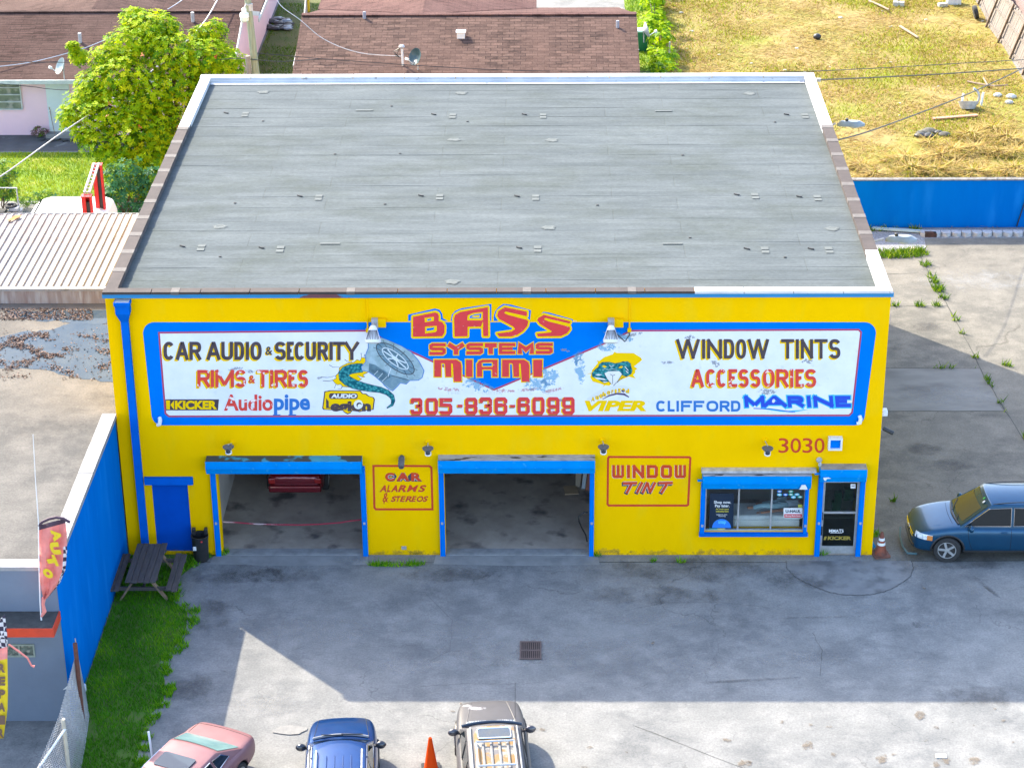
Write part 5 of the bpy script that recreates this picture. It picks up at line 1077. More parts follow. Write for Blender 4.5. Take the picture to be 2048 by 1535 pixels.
def dish(name, p, label, az, tilt, col_, group='satellite dishes', r=.36):
    t = thing(name, label, 'satellite dish', p, 0, group)
    T = Matrix.Translation(Vector(p)+Vector((0, 0, .55))) @ Matrix.Rotation(az, 4, 'Z') @ Matrix.Rotation(tilt, 4, 'X')
    mb = MB(); prof = [(r*k/6, .16*(k/6)**2) for k in range(1, 7)]; mb.lathe([(0.001, 0)]+prof+[(r+.01, .165), (r, .145), (.02, -.02)], 20, 0, T); mb.build('reflector', col_, t, smooth=True)
    mb = MB(); mb.tube([p, Vector(p)+Vector((0, 0, .35)), T @ Vector((0, 0, -.03))], .025, 6); mb.build('mast', galv, t)
    mb = MB(); mb.tube([T @ Vector((0, -r*.9, .1)), T @ Vector((0, -r*.55, .5))], .018, 6); mb.box(-.07, -r*.55-.05, .47, .07, -r*.55+.05, .58, 0, T); mb.build('feed_arm', white_pl, t)
dgrey = mat('dish_grey', (0.36, 0.42, 0.42), (.3, .36, .36), 3, .5); dblk = mat('dish_charcoal', (0.03, 0.07, 0.08), (.05, .09, .1), 3, .4)
p = roofhit(836, 140); dish('satellite_dish', (p.x, p.y, p.z), 'dark satellite dish on the front slope of the reddish brown roof', R(-50), R(65), dblk)
p = W(128, 150, 35.4); dish('satellite_dish', (p.x, p.y, 2.62), 'pale satellite dish at the eave of the pink house beside the tree', R(-60), R(62), dgrey)
p = G(1282, 112, .9); dish('satellite_dish', (p.x+.1, p.y-.2, 1.6), 'white satellite dish tilted beside the right end of the reddish brown roof', R(100), R(75), white_pl)
p = roofhit(806, 131); SM = thing('service_mast', 'short white electric service mast on the reddish brown roof', 'mast', p); mb = MB(); mb.tube([p-Vector((0, 0, .2)), p+Vector((-.02, 0, .75))], .045, 8); mb.build('pipe', white_pl, SM)
mb = MB(); mb.ball(p+Vector((-.03, 0, .82)), .13, 10, 6, sq=(1, 1, .7)); mb.build('weatherhead', galv, SM)
mb = MB()
for k in range(3): mb.tube([p+Vector((-.08, -.05, .8)), p+Vector((-.22-.05*k, -.1, .55+.06*k)), p+Vector((-.3-.05*k, -.05, .42+.1*k)), p+Vector((-.12, 0, .35))], .014, 5)
mb.build('cable_loop', black_m, SM)

# ---------------------------------------------------------------- pole, posts, wires
PB = W(512, 150, 30); PT = W(489, -60, 30); d_ = (PT-PB).normalized(); base = PB - d_*(PB.z/d_.z)
UPo = thing('utility_pole', 'greenish weathered wooden utility pole behind the roof corner', 'utility pole', (base.x, base.y, 0))
mb = MB(); mb.tube([base, base+d_*5, PT], [.165, .15, .125], 12); mb.build('shaft', mat('pole_wood', (0.30, 0.33, 0.23), (.20, .22, .15), 3, .85, stretch=(5, 5, .5), bump=.2), UPo)
lp = W(490, 32, 29.7); LT = thing('pole_light', 'white barn-style light bracketed to the wooden utility pole', 'lamp', lp)
c0 = W(500, 12, 29.9); mb = MB(); mb.tube([c0, W(492, 9, 29.75), W(489, 15, 29.7)], .03, 8); mb.box(c0.x-.05, c0.y-.05, c0.z-.2, c0.x+.1, c0.y+.05, c0.z+.08); mb.build('bracket', galv, LT, smooth=False)
T = Matrix.Translation(W(489, 37, 29.7)); mb = MB(); mb.lathe([(.05, .42), (.09, .38), (.1, .24), (.17, .2), (.185, .1), (.185, .06)], 16, 0, T); mb.build('housing', white_pl, LT, smooth=True)
mb = MB(); mb.lathe([(.175, .06), (.17, -.08), (.12, -.13), (.05, -.14)], 16, 0, T); mb.build('lens', mat('milky_lens', (.62, .66, .58), rough=.25), LT, smooth=True)
p = W(495, 112, 29.8); ST = MB(); ST.tube([(p.x+.12, 29.8, 0), (p.x, 29.8, p.z)], [.12, .1], 10); tag(ST.build('post', mat('stub_wood', (0.28, .25, .21), (.18, .16, .13), 4, .9, stretch=(4, 4, .6))), 'short grey timber stub beside the utility pole', 'post')
def wire(pts, r, label, m=black_m, name='cable', group='overhead wires'):
    mb = MB(); P = [W(u, v, y) for u, v, y in pts]
    # smooth the run
    Q = []
    for i in range(len(P)-1):
        for k in range(5):
            t = k/5; p0 = P[max(i-1, 0)]; p1 = P[i]; p2 = P[i+1]; p3 = P[min(i+2, len(P)-1)]
            Q.append(.5*((2*p1)+(p2-p0)*t+(2*p0-5*p1+4*p2-p3)*t*t+(-p0+3*p1-3*p2+p3)*t**3))
    Q.append(P[-1]); mb.tube(Q, r, 5); return tag(mb.build(name, m), label, 'cable', group)
wire([(-30, 372, 24), (20, 340, 25), (110, 275, 27), (180, 228, 29), (300, 145, 34), (400, 55, 38), (445, -20, 41)], .026, 'twisted grey service cable slanting up across the leafy tree', galv)
wire([(-10, 134, 36), (60, 125, 36.5), (140, 105, 37), (205, 82, 38), (330, 22, 41), (380, -12, 43)], .018, 'thin pale wire rising over the pink house roof', white_pl)
wire([(-10, 123, 34), (150, 125, 33), (380, 123, 31), (470, 117, 30.2), (512, 120, 29.8), (570, 123, 30), (640, 118, 31)], .016, 'dark wire level across the tree to the pole')
wire([(-10, 167, 33.5), (60, 173, 33.5), (130, 180, 33), (340, 183, 31), (470, 150, 30.2)], .016, 'dark wire sagging in front of the pink house wall')
wire([(510, 106, 30), (600, 114, 30.5), (700, 122, 31), (900, 135, 32), (1070, 142, 33), (1300, 143, 34)], .014, 'dark wire running right from the pole over the reddish brown roof')
wire([(548, -15, 38), (562, 12, 37.5), (600, 40, 37), (650, 80, 36.5), (720, 106, 36), (806, 113, 35.8)], .016, 'grey service wire swooping down onto the reddish brown roof', galv)
wire([(430, 0, 46), (405, 20, 46), (395, 40, 46), (400, 42, 46)], .02, 'short dropper wire above the tree crown', galv)
wire([(1634, 160, 18.85), (1750, 155, 24), (1900, 147, 30), (2060, 136, 36)], .024, 'thick black cable leaving the rear roof corner')
wire([(1560, 144, 20), (1640, 142, 22), (1780, 135, 27), (1900, 128, 31), (2060, 119, 36)], .016, 'thinner black cable above the thick one over the field')
wire([(1676, 280, 14.8), (1740, 262, 17), (1850, 222, 22), (1950, 182, 28), (2060, 130, 36)], .024, 'black cable slanting from the right parapet up across the field')
mb = MB(); p = W(1640, 160, 18.8); mb.box(p.x-.14, p.y-.06, p.z-.05, p.x+.02, p.y+.06, p.z+.05); mb.build('conduit_stub', galv, shop)

# ---------------------------------------------------------------- chain link fence between the houses
CF = thing('chain_link_fence', 'low galvanised chain link fence along the brown roofed house', 'fence', (.9, 45, 0))
mb = MB(); fx = [G(587, 132, 1.3), G(601, 68, 1.3), G(609, 25, 1.3), G(612, -10, 1.3)]; mb.tube(fx, .035, 6); mb.build('top_rail', galv, CF)
for t in (0, 1, 2, 3):
    mb = MB(); mb.tube([(fx[t].x, fx[t].y, 0), fx[t]], .03, 6); mb.build('post', galv, CF)
def linkmesh(mb, A, B, C, D, nx, nz, r):
    """A-B bottom, D-C top; zigzag wires"""
    A, B, C, D = map(Vector, (A, B, C, D))
    def S(s, t): return (A.lerp(B, s)).lerp(D.lerp(C, s), t)
    for i in range(nx+1):
        for sg_ in (0, 1):
            pts = []
            for k in range(nz+1):
                s = (i+((k+sg_) % 2))/(nx+1); pts.append(S(min(1, s), k/nz))
            mb.tube(pts, r, 3, caps=False)
mb = MB()
for a, b in zip(fx, fx[1:]): linkmesh(mb, (a.x, a.y, .05), (b.x, b.y, .05), b, a, 26, 10, .006)
mb.build('mesh', galv, CF)

# ---------------------------------------------------------------- wooden fence far right
WF = thing('wooden_fence', 'leaning grey board fence with brown posts along the far side of the field', 'fence', (34, 46, 0))
gp_ = [G(u, v) for u, v in ((1945, -45), (1958, 10), (1974, 55), (1998, 86), (2022, 118), (2047, 150), (2078, 190))]
hp = 1.95; lean = Vector((.32, .0, 1.0)).normalized()
for i, g in enumerate(gp_):
    mb = MB(); g0 = Vector((g.x-.06, g.y, 0)); mb.bar(g0, g0+lean*(hp+.05), .1, .1); mb.build('post', mat('fence_post_brown', (.18, .12, .07), (.12, .08, .05), 6, .9), WF)
mb = MB()
for a, b in zip(gp_, gp_[1:]):
    for h in (.25, 1.05, 1.75): mb.bar(a+lean*h+Vector((.02, 0, 0)), b+lean*h+Vector((.02, 0, 0)), .05, .09)
mb.build('rail', wood_lt if False else wood_gr, WF); mb = MB(); rf = random.Random(8)
for a, b in zip(gp_, gp_[1:]):
    n = int((b-a).length/.155)
    for i in range(n):
        p0, p1 = a.lerp(b, (i+.04)/n), a.lerp(b, (i+.96)/n); hh = rf.uniform(1.86, 1.94); o_ = Vector((.06+rf.uniform(0, .015), 0, 0))
        mb.extr([p0+o_, p1+o_, p1+o_+lean*hh, p0+o_+lean*hh], (.02, 0, 0), 0)
mb.build('boards', wood_gr, WF)
mb = MB(); mb.box(35.2, 44, 0, 46, 60, 2.7); HR = thing('mauve_house', 'mauve walled house just beyond the wooden fence', 'house', (40, 52, 0)); mb.build('wall', mat('mauve_wall', (.36, .27, .27), (.32, .24, .24), 1, .85), HR)
mb = MB(); slope(mb, (34.9, 43.7, 2.7), (46, 43.7, 2.7), (46, 52, 4.4), (34.9, 52, 4.4)); slope(mb, (34.9, 60.3, 2.7), (46, 60.3, 2.7), (46, 52.002, 4.4), (34.9, 52.002, 4.4)); mb.build('roof', sh1, HR)
# ================================================================ VEGETATION
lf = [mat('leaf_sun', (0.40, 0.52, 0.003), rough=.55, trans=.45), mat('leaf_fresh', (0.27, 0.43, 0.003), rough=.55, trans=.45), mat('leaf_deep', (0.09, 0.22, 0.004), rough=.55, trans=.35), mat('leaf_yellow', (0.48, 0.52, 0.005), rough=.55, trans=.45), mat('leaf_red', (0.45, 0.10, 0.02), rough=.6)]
bark = mat('bark', (0.16, 0.12, 0.09), (.10, .075, .055), 6, .9, bump=.3)
def foliage(mb, c, r, n, rr, leaf=.155, wd=.072, k=6, shell=.55, mi=(0, 1, 1, 2), up=.5):
    c = Vector(c)
    for i in range(n):
        d = Vector((rr.gauss(0, 1), rr.gauss(0, 1), rr.gauss(0, 1)+.25)).normalized(); q = r*(shell+(1-shell)*rr.random())*(1+.22*noise.noise(c+d*1.7))
        o_ = c+Vector((d.x*q, d.y*q, d.z*q*.85)); N = (d*.6+Vector((0, 0, up))+Vector((rr.uniform(-.3, .3), rr.uniform(-.3, .3), 0))).normalized()
        t1 = N.cross(Vector((.3, .9, .2))).normalized(); t2 = N.cross(t1); a0 = rr.uniform(0, 6.28); m0 = rr.choice(mi)
        for j in range(k):
            a = a0+j*6.283/k+rr.uniform(-.25, .25); L_ = leaf*rr.uniform(.7, 1.15); e = (t1*math.cos(a)+t2*math.sin(a)); s_ = (t2*math.cos(a)-t1*math.sin(a))*wd*.5
            dz = N*rr.uniform(-.02, .30)*L_; b = len(mb.v)
            mb.v += [tuple(o_), tuple(o_+e*L_*.6+s_+dz*.7), tuple(o_+e*L_+dz*.5), tuple(o_+e*L_*.6-s_+dz*.7)]; mb.f.append((b, b+1, b+2, b+3)); mb.m.append(m0 if rr.random() < .8 else rr.choice(mi))
def limb(mb, a, b, r0, r1, rr, n=5):
    a, b = Vector(a), Vector(b); P = [a.lerp(b, i/n)+Vector((rr.uniform(-.08, .08), rr.uniform(-.08, .08), 0))*(0 if i in (0, n) else 1) for i in range(n+1)]; mb.tube(P, [r0+(r1-r0)*i/n for i in range(n+1)], 7)
TR = thing('almond_tree', 'broad leafy yellow-green tree between the pink house and the yellow shop', 'tree', (-3.2, 30.6, 0))
rt = random.Random(77); crown = MB(); wood = MB(); root = Vector((-3.2, 30.6, 0)); fork = root+Vector((.2, 0, 1.7)); limb(wood, root, fork, .22, .17, rt)
for (u, v, rp, y) in ((300, 70, 62, 31.5), (255, 95, 55, 31), (345, 105, 62, 31), (400, 120, 60, 31), (440, 110, 42, 31.5), (430, 62, 28, 32), (465, 130, 34, 31), (210, 120, 38, 30.5), (250, 150, 60, 30), (190, 170, 46, 30), (165, 215, 44, 29.8), (140, 235, 30, 29.5), (215, 225, 62, 29.5), (290, 190, 66, 30), (350, 180, 62, 30.5), (410, 170, 46, 31), (270, 265, 66, 29), (200, 285, 44, 28.8), (330, 250, 56, 29.5), (165, 270, 26, 29), (300, 315, 58, 28.7), (340, 300, 44, 29), (240, 320, 46, 28.5), (145, 92, 12, 31), (158, 112, 20, 31), (270, 40, 34, 32), (330, 55, 34, 32), (280, 360, 40, 28.3), (400, 72, 26, 32), (320, 360, 34, 28.6), (350, 335, 44, 29), (300, 395, 36, 28.2), (335, 395, 34, 28.4), (180, 195, 40, 30)):
    c = W(u, v, y); r = rp/50
    foliage(crown, c, r, int(200*r*r+50), rt, mi=(0, 0, 1, 1, 2, 3), k=6)
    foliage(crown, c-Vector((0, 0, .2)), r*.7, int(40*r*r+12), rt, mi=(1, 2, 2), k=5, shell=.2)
    limb(wood, fork, c, .09, .025, rt)
for i in range(9):
    c = W(rt.uniform(170, 440), rt.uniform(90, 330), 28.3); foliage(crown, c, .06, 1, rt, mi=(4,), k=3, leaf=.11)
crown.build('crown', lf, TR, fix=False); wood.build('trunk', bark, TR, smooth=True)
def shrub(name, label, cat, base, blobs, mats, mi, n, leaf, wd, group=None, seed=1, stem=True):
    rr = random.Random(seed); t = thing(name, label, cat, base, 0, group); mb = MB(); wm = MB()
    for (c, r) in blobs:
        foliage(mb, c, r, int(n*r*r+12), rr, leaf, wd, 5, .45, mi); limb(wm, (base[0], base[1], 0), c, .03, .01, rr)
    mb.build('foliage', mats, t, fix=False)
    if stem: wm.build('stem', bark, t)
dk = [mat('leaf_teal', (0.03, 0.13, 0.055), rough=.45, trans=.3), mat('leaf_blue_green', (0.05, 0.18, 0.07), rough=.45, trans=.3), mat('leaf_shrub', (0.12, 0.24, 0.015), rough=.5, trans=.4), mat('leaf_glint', (0.22, 0.30, 0.04), rough=.5, trans=.4)]
shrub('shrub', 'dark bluish green shrub under the leafy tree behind the red lift', 'shrub', (-4.6, 25.9, 0), [(W(u, v, 26), r) for u, v, r in ((235, 350, .6), (262, 345, .7), (228, 385, .6), (258, 385, .8), (285, 375, .6), (240, 412, .7), (275, 412, .7), (215, 405, .4), (300, 350, .5))], dk, (0, 0, 1, 1, 2), 75, .2, .09, None, 5)
shrub('shrub', 'yellow-green shrub at the left edge beside the lawn', 'shrub', (-9.6, 27.0, 0), [(W(u, v, 27), r) for u, v, r in ((8, 335, .5), (5, 355, .6), (20, 350, .35), (-8, 375, .8), (12, 378, .5), (22, 388, .4))], dk, (1, 2, 2, 3), 70, .18, .07, None, 6)
shrub('hedge', 'low weedy hedge along the front edge of the small lawn', 'hedge', (-7.2, 27.2, 0), [((x, 27.3+.3*math.sin(x*3), .25), .45) for x in (-8.7, -8.3, -7.9, -7.5, -7.1, -6.7, -6.3, -5.9, -5.5)], dk, (2, 2, 3, 1), 110, .14, .05, None, 7)
vb2 = []
for i in range(26):
    y = 36+i*1.12; vb2.append(((17.2+.22*math.sin(i*1.9), y, .75+.35*math.sin(i*1.3)), .62+.22*math.sin(i*2.7)))
    if i % 2: vb2.append(((17.05+.2*math.cos(i), y+.4, 1.5+.3*math.sin(i)), .42))
shrub('vine_hedge', 'tall vine-covered fence line between the brown roofed house and the dry field', 'hedge', (17.2, 50, 0), vb2, lf, (0, 1, 1, 2), 85, .2, .12, None, 8)
mb = MB(); p = G(1338, 140); mb.tube([(p.x, p.y, 0), (p.x, p.y, 1.35)], .035, 6); tag(mb.build('fence_post', galv), 'thin grey fence post standing beside the vine hedge', 'post')
# weedy red-leaved plant by the pink wall
shrub('plant', 'small straggly plant against the foot of the pink wall', 'plant', (W(75, 262, 35.6).x, 35.5, 0), [((W(u, 262, 35.6).x, 35.5, h), .16) for u, h in ((68, .25), (76, .4), (84, .2), (90, .3))], [mat('leaf_dark_red', (.12, .04, .04)), dk[2]], (0, 0, 1), 160, .1, .04, None, 9)

# ================================================================ VEHICLES
from mathutils.bvhtree import BVHTree
def paint_car(name, c, c2=None, metal=.35, rough=.28, coat=1.0, **k): return mat(name, c, c2, 3, rough, metal=metal, coat=coat, **k)
cglass = mat('car_glass', (0.010, 0.015, 0.018), rough=.06, spec=.35)
def bake(ob):
    dg = bpy.context.evaluated_depsgraph_get(); dg.update(); me = bpy.data.meshes.new_from_object(ob.evaluated_get(dg)); old = ob.data; ob.modifiers.clear(); ob.data = me; bpy.data.meshes.remove(old)
def wheel(parent, x, y, r, w_, side, rimm, steer=0.0, spokes=5):
    T = Matrix.Translation((x, y, r)) @ Matrix.Rotation(steer, 4, 'Z') @ Matrix.Rotation(R(90)*side, 4, 'Y')
    mb = MB(); mb.lathe([(r*.60, -w_/2), (r*.93, -w_/2), (r*.99, -w_*.36), (r, -w_*.2), (r, w_*.2), (r*.99, w_*.36), (r*.93, w_/2), (r*.68, w_/2), (r*.66, w_*.30)], 32, 0, T); wo = mb.build('wheel', rubber, parent, smooth=True, local=True)
    mb = MB()
    def ring(r0, r1, z0, z1): mb.lathe([(r0, z0), (r1, z0+.0), (r1, z1), (r0, z1)], 32, 0, T)
    mb.tube([T @ Vector((r*.64*math.cos(a*.19635), r*.64*math.sin(a*.19635), w_*.42)) for a in range(32)], .014, 5, 0, closed=True)
    mb.lathe([(.06, w_*.2), (.06, w_*.46), (.03, w_*.48)], 12, 0, T)
    for k in range(spokes):
        a = 2*math.pi*k/spokes+.3; Q = T @ Matrix.Rotation(a, 4, 'Z'); mb.box(.04, -.032, w_*.30, r*.645, .032, w_*.42, 0, Q)
    mb.lathe([(r*.62, w_*.1), (r*.62, w_*.14)], 24, 1, T); mb.build('rim', [rimm, black_m], wo, local=True)
class Car:
    def __init__(s, name, label, loc, rz, paint, st, crown=.03, arches=(), ar=.40, hwA=1.2):
        s.t = thing(name, label, 'car', loc, rz); s.paint = paint
        mb = MB(); n = 0
        for (y, hw, zb, zt) in st:
            h = zt-zb; half = [(hw*.70, zb), (hw*.95, zb+.04*h), (hw, zb+.22*h), (hw*1.0, zb+.52*h), (hw*.985, zb+.78*h), (hw*.93, zt-.02), (hw*.80, zt+crown*.4), (hw*.4, zt+crown*.9)]
            ring = [(x, y, z) for x, z in half]+[(0, y, zt+crown)]+[(-x, y, z) for x, z in half[::-1]]; n = len(ring); mb.v += ring
        N = len(st)
        for i in range(N-1):
            for k in range(n): mb.f.append((i*n+k, i*n+(k+1) % n, (i+1)*n+(k+1) % n, (i+1)*n+k)); mb.m.append(0)
        mb.f.append(tuple(range(n))); mb.m.append(0); mb.f.append(tuple((N-1)*n+k for k in range(n))); mb.m.append(0)
        s.body = mb.build('body', [paint, black_m], s.t, smooth=True, local=True, sub=2)
        if arches:
            cm = MB()
            for y in arches:
                T = Matrix.Translation((0, y, ar*.88)) @ Matrix.Rotation(R(90), 4, 'Y')
                for sg_ in (-1, 1): cm.lathe([(ar, sg_*.95-.33), (ar, sg_*.95+.33)], 32, 0, T)
            co = cm.build('cutter', black_m, s.t, local=True)
            md = s.body.modifiers.new('b', 'BOOLEAN'); md.operation = 'DIFFERENCE'; md.object = co; md.solver = 'EXACT'
            try: md.material_mode = 'TRANSFER'
            except Exception: pass
            bake(s.body); cmesh = co.data; bpy.data.objects.remove(co); bpy.data.meshes.remove(cmesh)
        else: bake(s.body)
        me = s.body.data; s.bvh = BVHTree.FromPolygons([v.co.copy() for v in me.vertices], [tuple(p.vertices) for p in me.polygons])
    def hit(s, o_, d, off=.005):
        r = s.bvh.ray_cast(Vector(o_), Vector(d).normalized())
        return None if r[0] is None else r[0]+(r[1] if r[1].dot(Vector(d)) < 0 else -r[1])*off
    def top(s, x, y, off=.005): return s.hit((x, y, 4), (0, 0, -1), off)
    def side(s, y, z, sg_=-1, off=.005): return s.hit((sg_*3, y, z), (-sg_, 0, 0), off)
    def front(s, x, z, off=.005, sg_=1): return s.hit((x, sg_*6, z), (0, -sg_, 0), off)
    def line(s, pts, r, m, name='trim'):
        pts = [p for p in pts if p is not None]
        if len(pts) > 1: mb = MB(); mb.tube(pts, r, 5); return mb.build(name, m, s.t, local=True)
    def patch(s, grid, m, name, parent=None):
        mb = MB(); nr = len(grid); nc = len(grid[0])
        if any(p is None for r in grid for p in r): return None
        mb.v = [tuple(p) for r in grid for p in r]
        for i in range(nr-1):
            for j in range(nc-1): mb.f.append((i*nc+j, i*nc+j+1, (i+1)*nc+j+1, (i+1)*nc+j)); mb.m.append(0)
        return mb.build(name, m, parent or s.t, smooth=True, local=True)
    def cabin(s, zb, hwb, yw, yf, yr, yb, zr, hwr, cr=.035, pillars=(), glasm=None, rear_open=.12, wind=True):
        """greenhouse: yw windscreen base, yf/yr roof ends, yb rear glass base"""
        g = glasm or cglass; s.cab = (zb, hwb, yw, yf, yr, yb, zr, hwr)
        def ring(y, top):
            return [(-hwb, y, zb)]+[(x, y, z) for x, z in ((-hwr, zr-.03), (-hwr*.8, zr), (-hwr*.4, zr+cr*.8), (0, zr+cr), (hwr*.4, zr+cr*.8), (hwr*.8, zr), (hwr, zr-.03))]+[(hwb, y, zb)] if top else [(-hwb, y, zb)]+[(x, y, zb+.01) for x in (-hwb*.97, -hwb*.8, -hwb*.4, 0, hwb*.4, hwb*.8, hwb*.97)]+[(hwb, y, zb)]
        bow = [0, .0, .03, .07, .085, .07, .03, 0, 0]
        ys = [yf-(yf-yr)*k/4 for k in range(5)]
        R_ = [[(x, y+bow[i]*1.3, z) for i, (x, y, z) in enumerate(ring(yw, 0))]]+[[(x, y+(bow[i]*(1 if k == 0 else 0)), z) for i, (x, y, z) in enumerate(ring(y, 1))] for k, y in enumerate(ys)]+[[(x, y-bow[i]*.7, z) for i, (x, y, z) in enumerate(ring(yb, 0))]]
        mb = MB(); n = 9
        for r in R_: mb.v += r
        for i in range(len(R_)-1):
            for k in range(n-1): mb.f.append((i*n+k, i*n+k+1, (i+1)*n+k+1, (i+1)*n+k)); mb.m.append(0)
        s.roof = mb.build('roof', s.paint, s.t, local=True, smooth=True, bevel=.03, seg=3, angle=20)
        def glassrow(A, B, u0, u1, name):
            A, B = [Vector(p) for p in A], [Vector(p) for p in B]; N = (A[4]-B[4]).cross(Vector((1, 0, 0))); 
            if N.z < 0: N = -N
            N.normalize(); lo = [a.lerp(b, u0)+N*.012 for a, b in zip(A, B)]; hi = [a.lerp(b, u1)+N*.012 for a, b in zip(A, B)]
            row = lambda q: [q[1].lerp(q[2], .35)]+q[2:7]+[q[7].lerp(q[6], .35)]
            return s.patch([row(lo), row(hi)], g, name)
        if wind: s.windscreen = glassrow(R_[0], R_[1], .08, .90, 'windscreen')
        s.rearglass = glassrow(R_[-1], R_[-2], rear_open, .90, 'rear_window')
        s.side_of = lambda y, t, sg_, off=.006: Vector((sg_*(hwb+(hwr-hwb)*t+off), y, zb+(zr-.03-zb)*t+off*.4))
        return R_
    def sidewin(s, poly, trim=chrome, sides=(-1, 1), tr=.012, g=None):
        for sg_ in sides:
            P = [s.side_of(y, t, sg_, .010) for y, t in poly]; mb = MB(); mb.add(P, [tuple(range(len(P)))]); wo = mb.build('side_window', g or cglass, s.t, local=True)
            if trim: mb = MB(); mb.tube([s.side_of(y, t, sg_, .012) for y, t in poly], tr, 5, closed=True); mb.build('window_trim', trim, wo, local=True)
    def mirror(s, y, z, x, m, sides=(-1, 1), sz=(.11, .07, .09)):
        for sg_ in sides:
            mb = MB(); mb.ball((sg_*(x+.10), y, z+.03), 1, 10, 6, 0, sz); mb.bar((sg_*(x-.06), y+.01, z), (sg_*(x+.06), y, z+.02), .06, .05); mb.build('wing_mirror', m, s.t, local=True, smooth=True)
# ---- dark blue crossover parked on the right
navy_p = paint_car('navy_car_paint', (0.003, 0.056, 0.125), (0.003, 0.064, 0.14), .45, .28, .35)
SU = Car('parked_suv', 'glossy dark blue crossover parked nose-in beside the yellow wall', (24.35, .49, 0), R(90), navy_p,
    [(-2.28, .62, .46, .92), (-2.2, .80, .34, 1.0), (-1.6, .90, .25, 1.04), (-.6, .91, .24, 1.05), (.5, .91, .24, 1.06), (1.0, .905, .25, 1.07), (1.45, .895, .26, 1.02), (1.9, .86, .27, .93), (2.15, .76, .28, .83), (2.27, .55, .33, .72)], .05, (1.32, -1.30), .435)
SU.cabin(1.03, .81, 1.02, .14, -1.80, -2.2, 1.715, .655, .05, glasm=None)
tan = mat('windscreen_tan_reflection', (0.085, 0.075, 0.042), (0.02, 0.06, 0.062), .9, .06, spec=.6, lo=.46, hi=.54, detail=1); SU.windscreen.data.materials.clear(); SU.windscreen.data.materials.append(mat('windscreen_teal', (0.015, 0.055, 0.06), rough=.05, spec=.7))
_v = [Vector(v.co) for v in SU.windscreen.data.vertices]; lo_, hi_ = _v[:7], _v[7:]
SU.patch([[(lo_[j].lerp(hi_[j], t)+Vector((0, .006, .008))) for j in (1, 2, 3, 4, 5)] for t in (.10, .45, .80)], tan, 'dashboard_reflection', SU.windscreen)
SU.sidewin([(.88, .10), (.22, .84), (-.40, .88), (-.40, .10)]); SU.sidewin([(-.48, .10), (-.48, .88), (-1.32, .86), (-1.42, .12)]); SU.sidewin([(-1.50, .14), (-1.40, .85), (-1.85, .75), (-2.0, .3)])
SU.mirror(.72, 1.07, .86, navy_p, sz=(.12, .08, .10))
for sg_ in (-1, 1):
    wheel(SU.t, sg_*.80, 1.32, .385, .24, sg_, alu, R(-10)); wheel(SU.t, sg_*.80, -1.30, .385, .24, sg_, alu)
    gr = [[SU.hit((sg_*x, y, 2.4), (0, -.25, -1), .008) for x in (.44, .58, .70, .80)] for y in (2.12, 2.02, 1.90, 1.76)]
    gr = [[SU.hit((sg_*(x+.9), y+.5, z+.35), (-sg_*.9, -.5, -.35), .01) for x, y in ((.52, 2.16), (.63, 2.07), (.74, 1.95), (.82, 1.74))] for z in (.66, .74, .82)]
    h_ = SU.patch(gr, mat('headlight_lens', (0.42, 0.47, 0.50), (0.75, 0.77, .78), 14, .08, spec=.9, detail=1), 'headlight')
    if h_: g2_ = [[SU.hit((sg_*(x+.9), y+.5, z+.35), (-sg_*.9, -.5, -.35), .014) for x, y in ((.775, 1.88), (.82, 1.74))] for z in (.66, .74, .80)]; SU.patch(g2_, mat('indicator_amber', (.65, .22, .05), rough=.15), 'indicator', h_)
    SU.line([SU.side(1.32+.46*math.cos(R(a)), .38+.46*math.sin(R(a)), sg_, .004) for a in range(-12, 193, 12)], .026, black_m, 'arch_trim')
    SU.line([SU.side(y, .36, sg_, .004) for y in [-.85+.1*k for k in range(18)]], .03, black_m, 'sill_trim')
    seam = mat('panel_gap', (.008, .008, .01), rough=.8)
    SU.line([SU.side(.78-.02*k*k/10, 1.0-.07*k, sg_, .001) for k in range(10)], .006, seam, 'door_gap'); SU.line([SU.side(-.42, 1.02-.07*k, sg_, .001) for k in range(10)], .006, seam, 'door_gap')
    p = SU.side(-.22, .93, sg_, .02)
    if p: mb = MB(); mb.bar(p+Vector((0, -.09, 0)), p+Vector((0, .09, 0)), .035, .035); mb.build('door_handle', navy_p, SU.t, local=True, bevel=.01)
SU.line([SU.top(-.66+.055*k, 1.02+.09*math.sin(math.pi*k/24), .012) for k in range(25)], .03, black_m, 'cowl')
for a, b in (((-.45, 1.06), (.1, .80)), ((.12, 1.08), (.62, .86))): mb = MB(); mb.tube([(a[0], a[1], 1.13), (b[0]*.9, b[1]-.0, 1.03+(1.02-b[1])*.75+.09)], .012, 5); mb.build('wiper', black_m, SU.t, local=True)
SU.patch([[SU.front(x, z, .006) for x in (-.5, -.25, 0, .25, .5)] for z in (.60, .66, .72)], mat('grille_black', (.015, .015, .017), rough=.5), 'grille')
SU.line([SU.front(x, .70, .012) for x in [-.52+.104*k for k in range(11)]], .018, chrome, 'grille_bar'); SU.line([SU.front(x, .62, .012) for x in [-.5+.1*k for k in range(11)]], .012, chrome, 'grille_bar')
mb = MB(); mb.ball((0, 2.29, .70), .07, 10, 6, 0, (1, .4, .8)); mb.build('grille_emblem', chrome, SU.t, local=True)
SU.line([SU.front(x, .40, .01) for x in [-.62+.124*k for k in range(11)]], .05, black_m, 'bumper_grille')
for sg_ in (-1, 1): SU.line([Vector((sg_*.61, .10-.1*k, 1.755-.0008*(k-9)**2)) for k in range(19)], .014, black_m, 'roof_rail')
SU.line([SU.top(x, 1.16+.07*math.cos(x*2), .002) for x in [-.6+.1*k for k in range(13)]], .005, seam, 'bonnet_gap')
st_w = mat('screen_sticker', (.65, .68, .66), rough=.4)
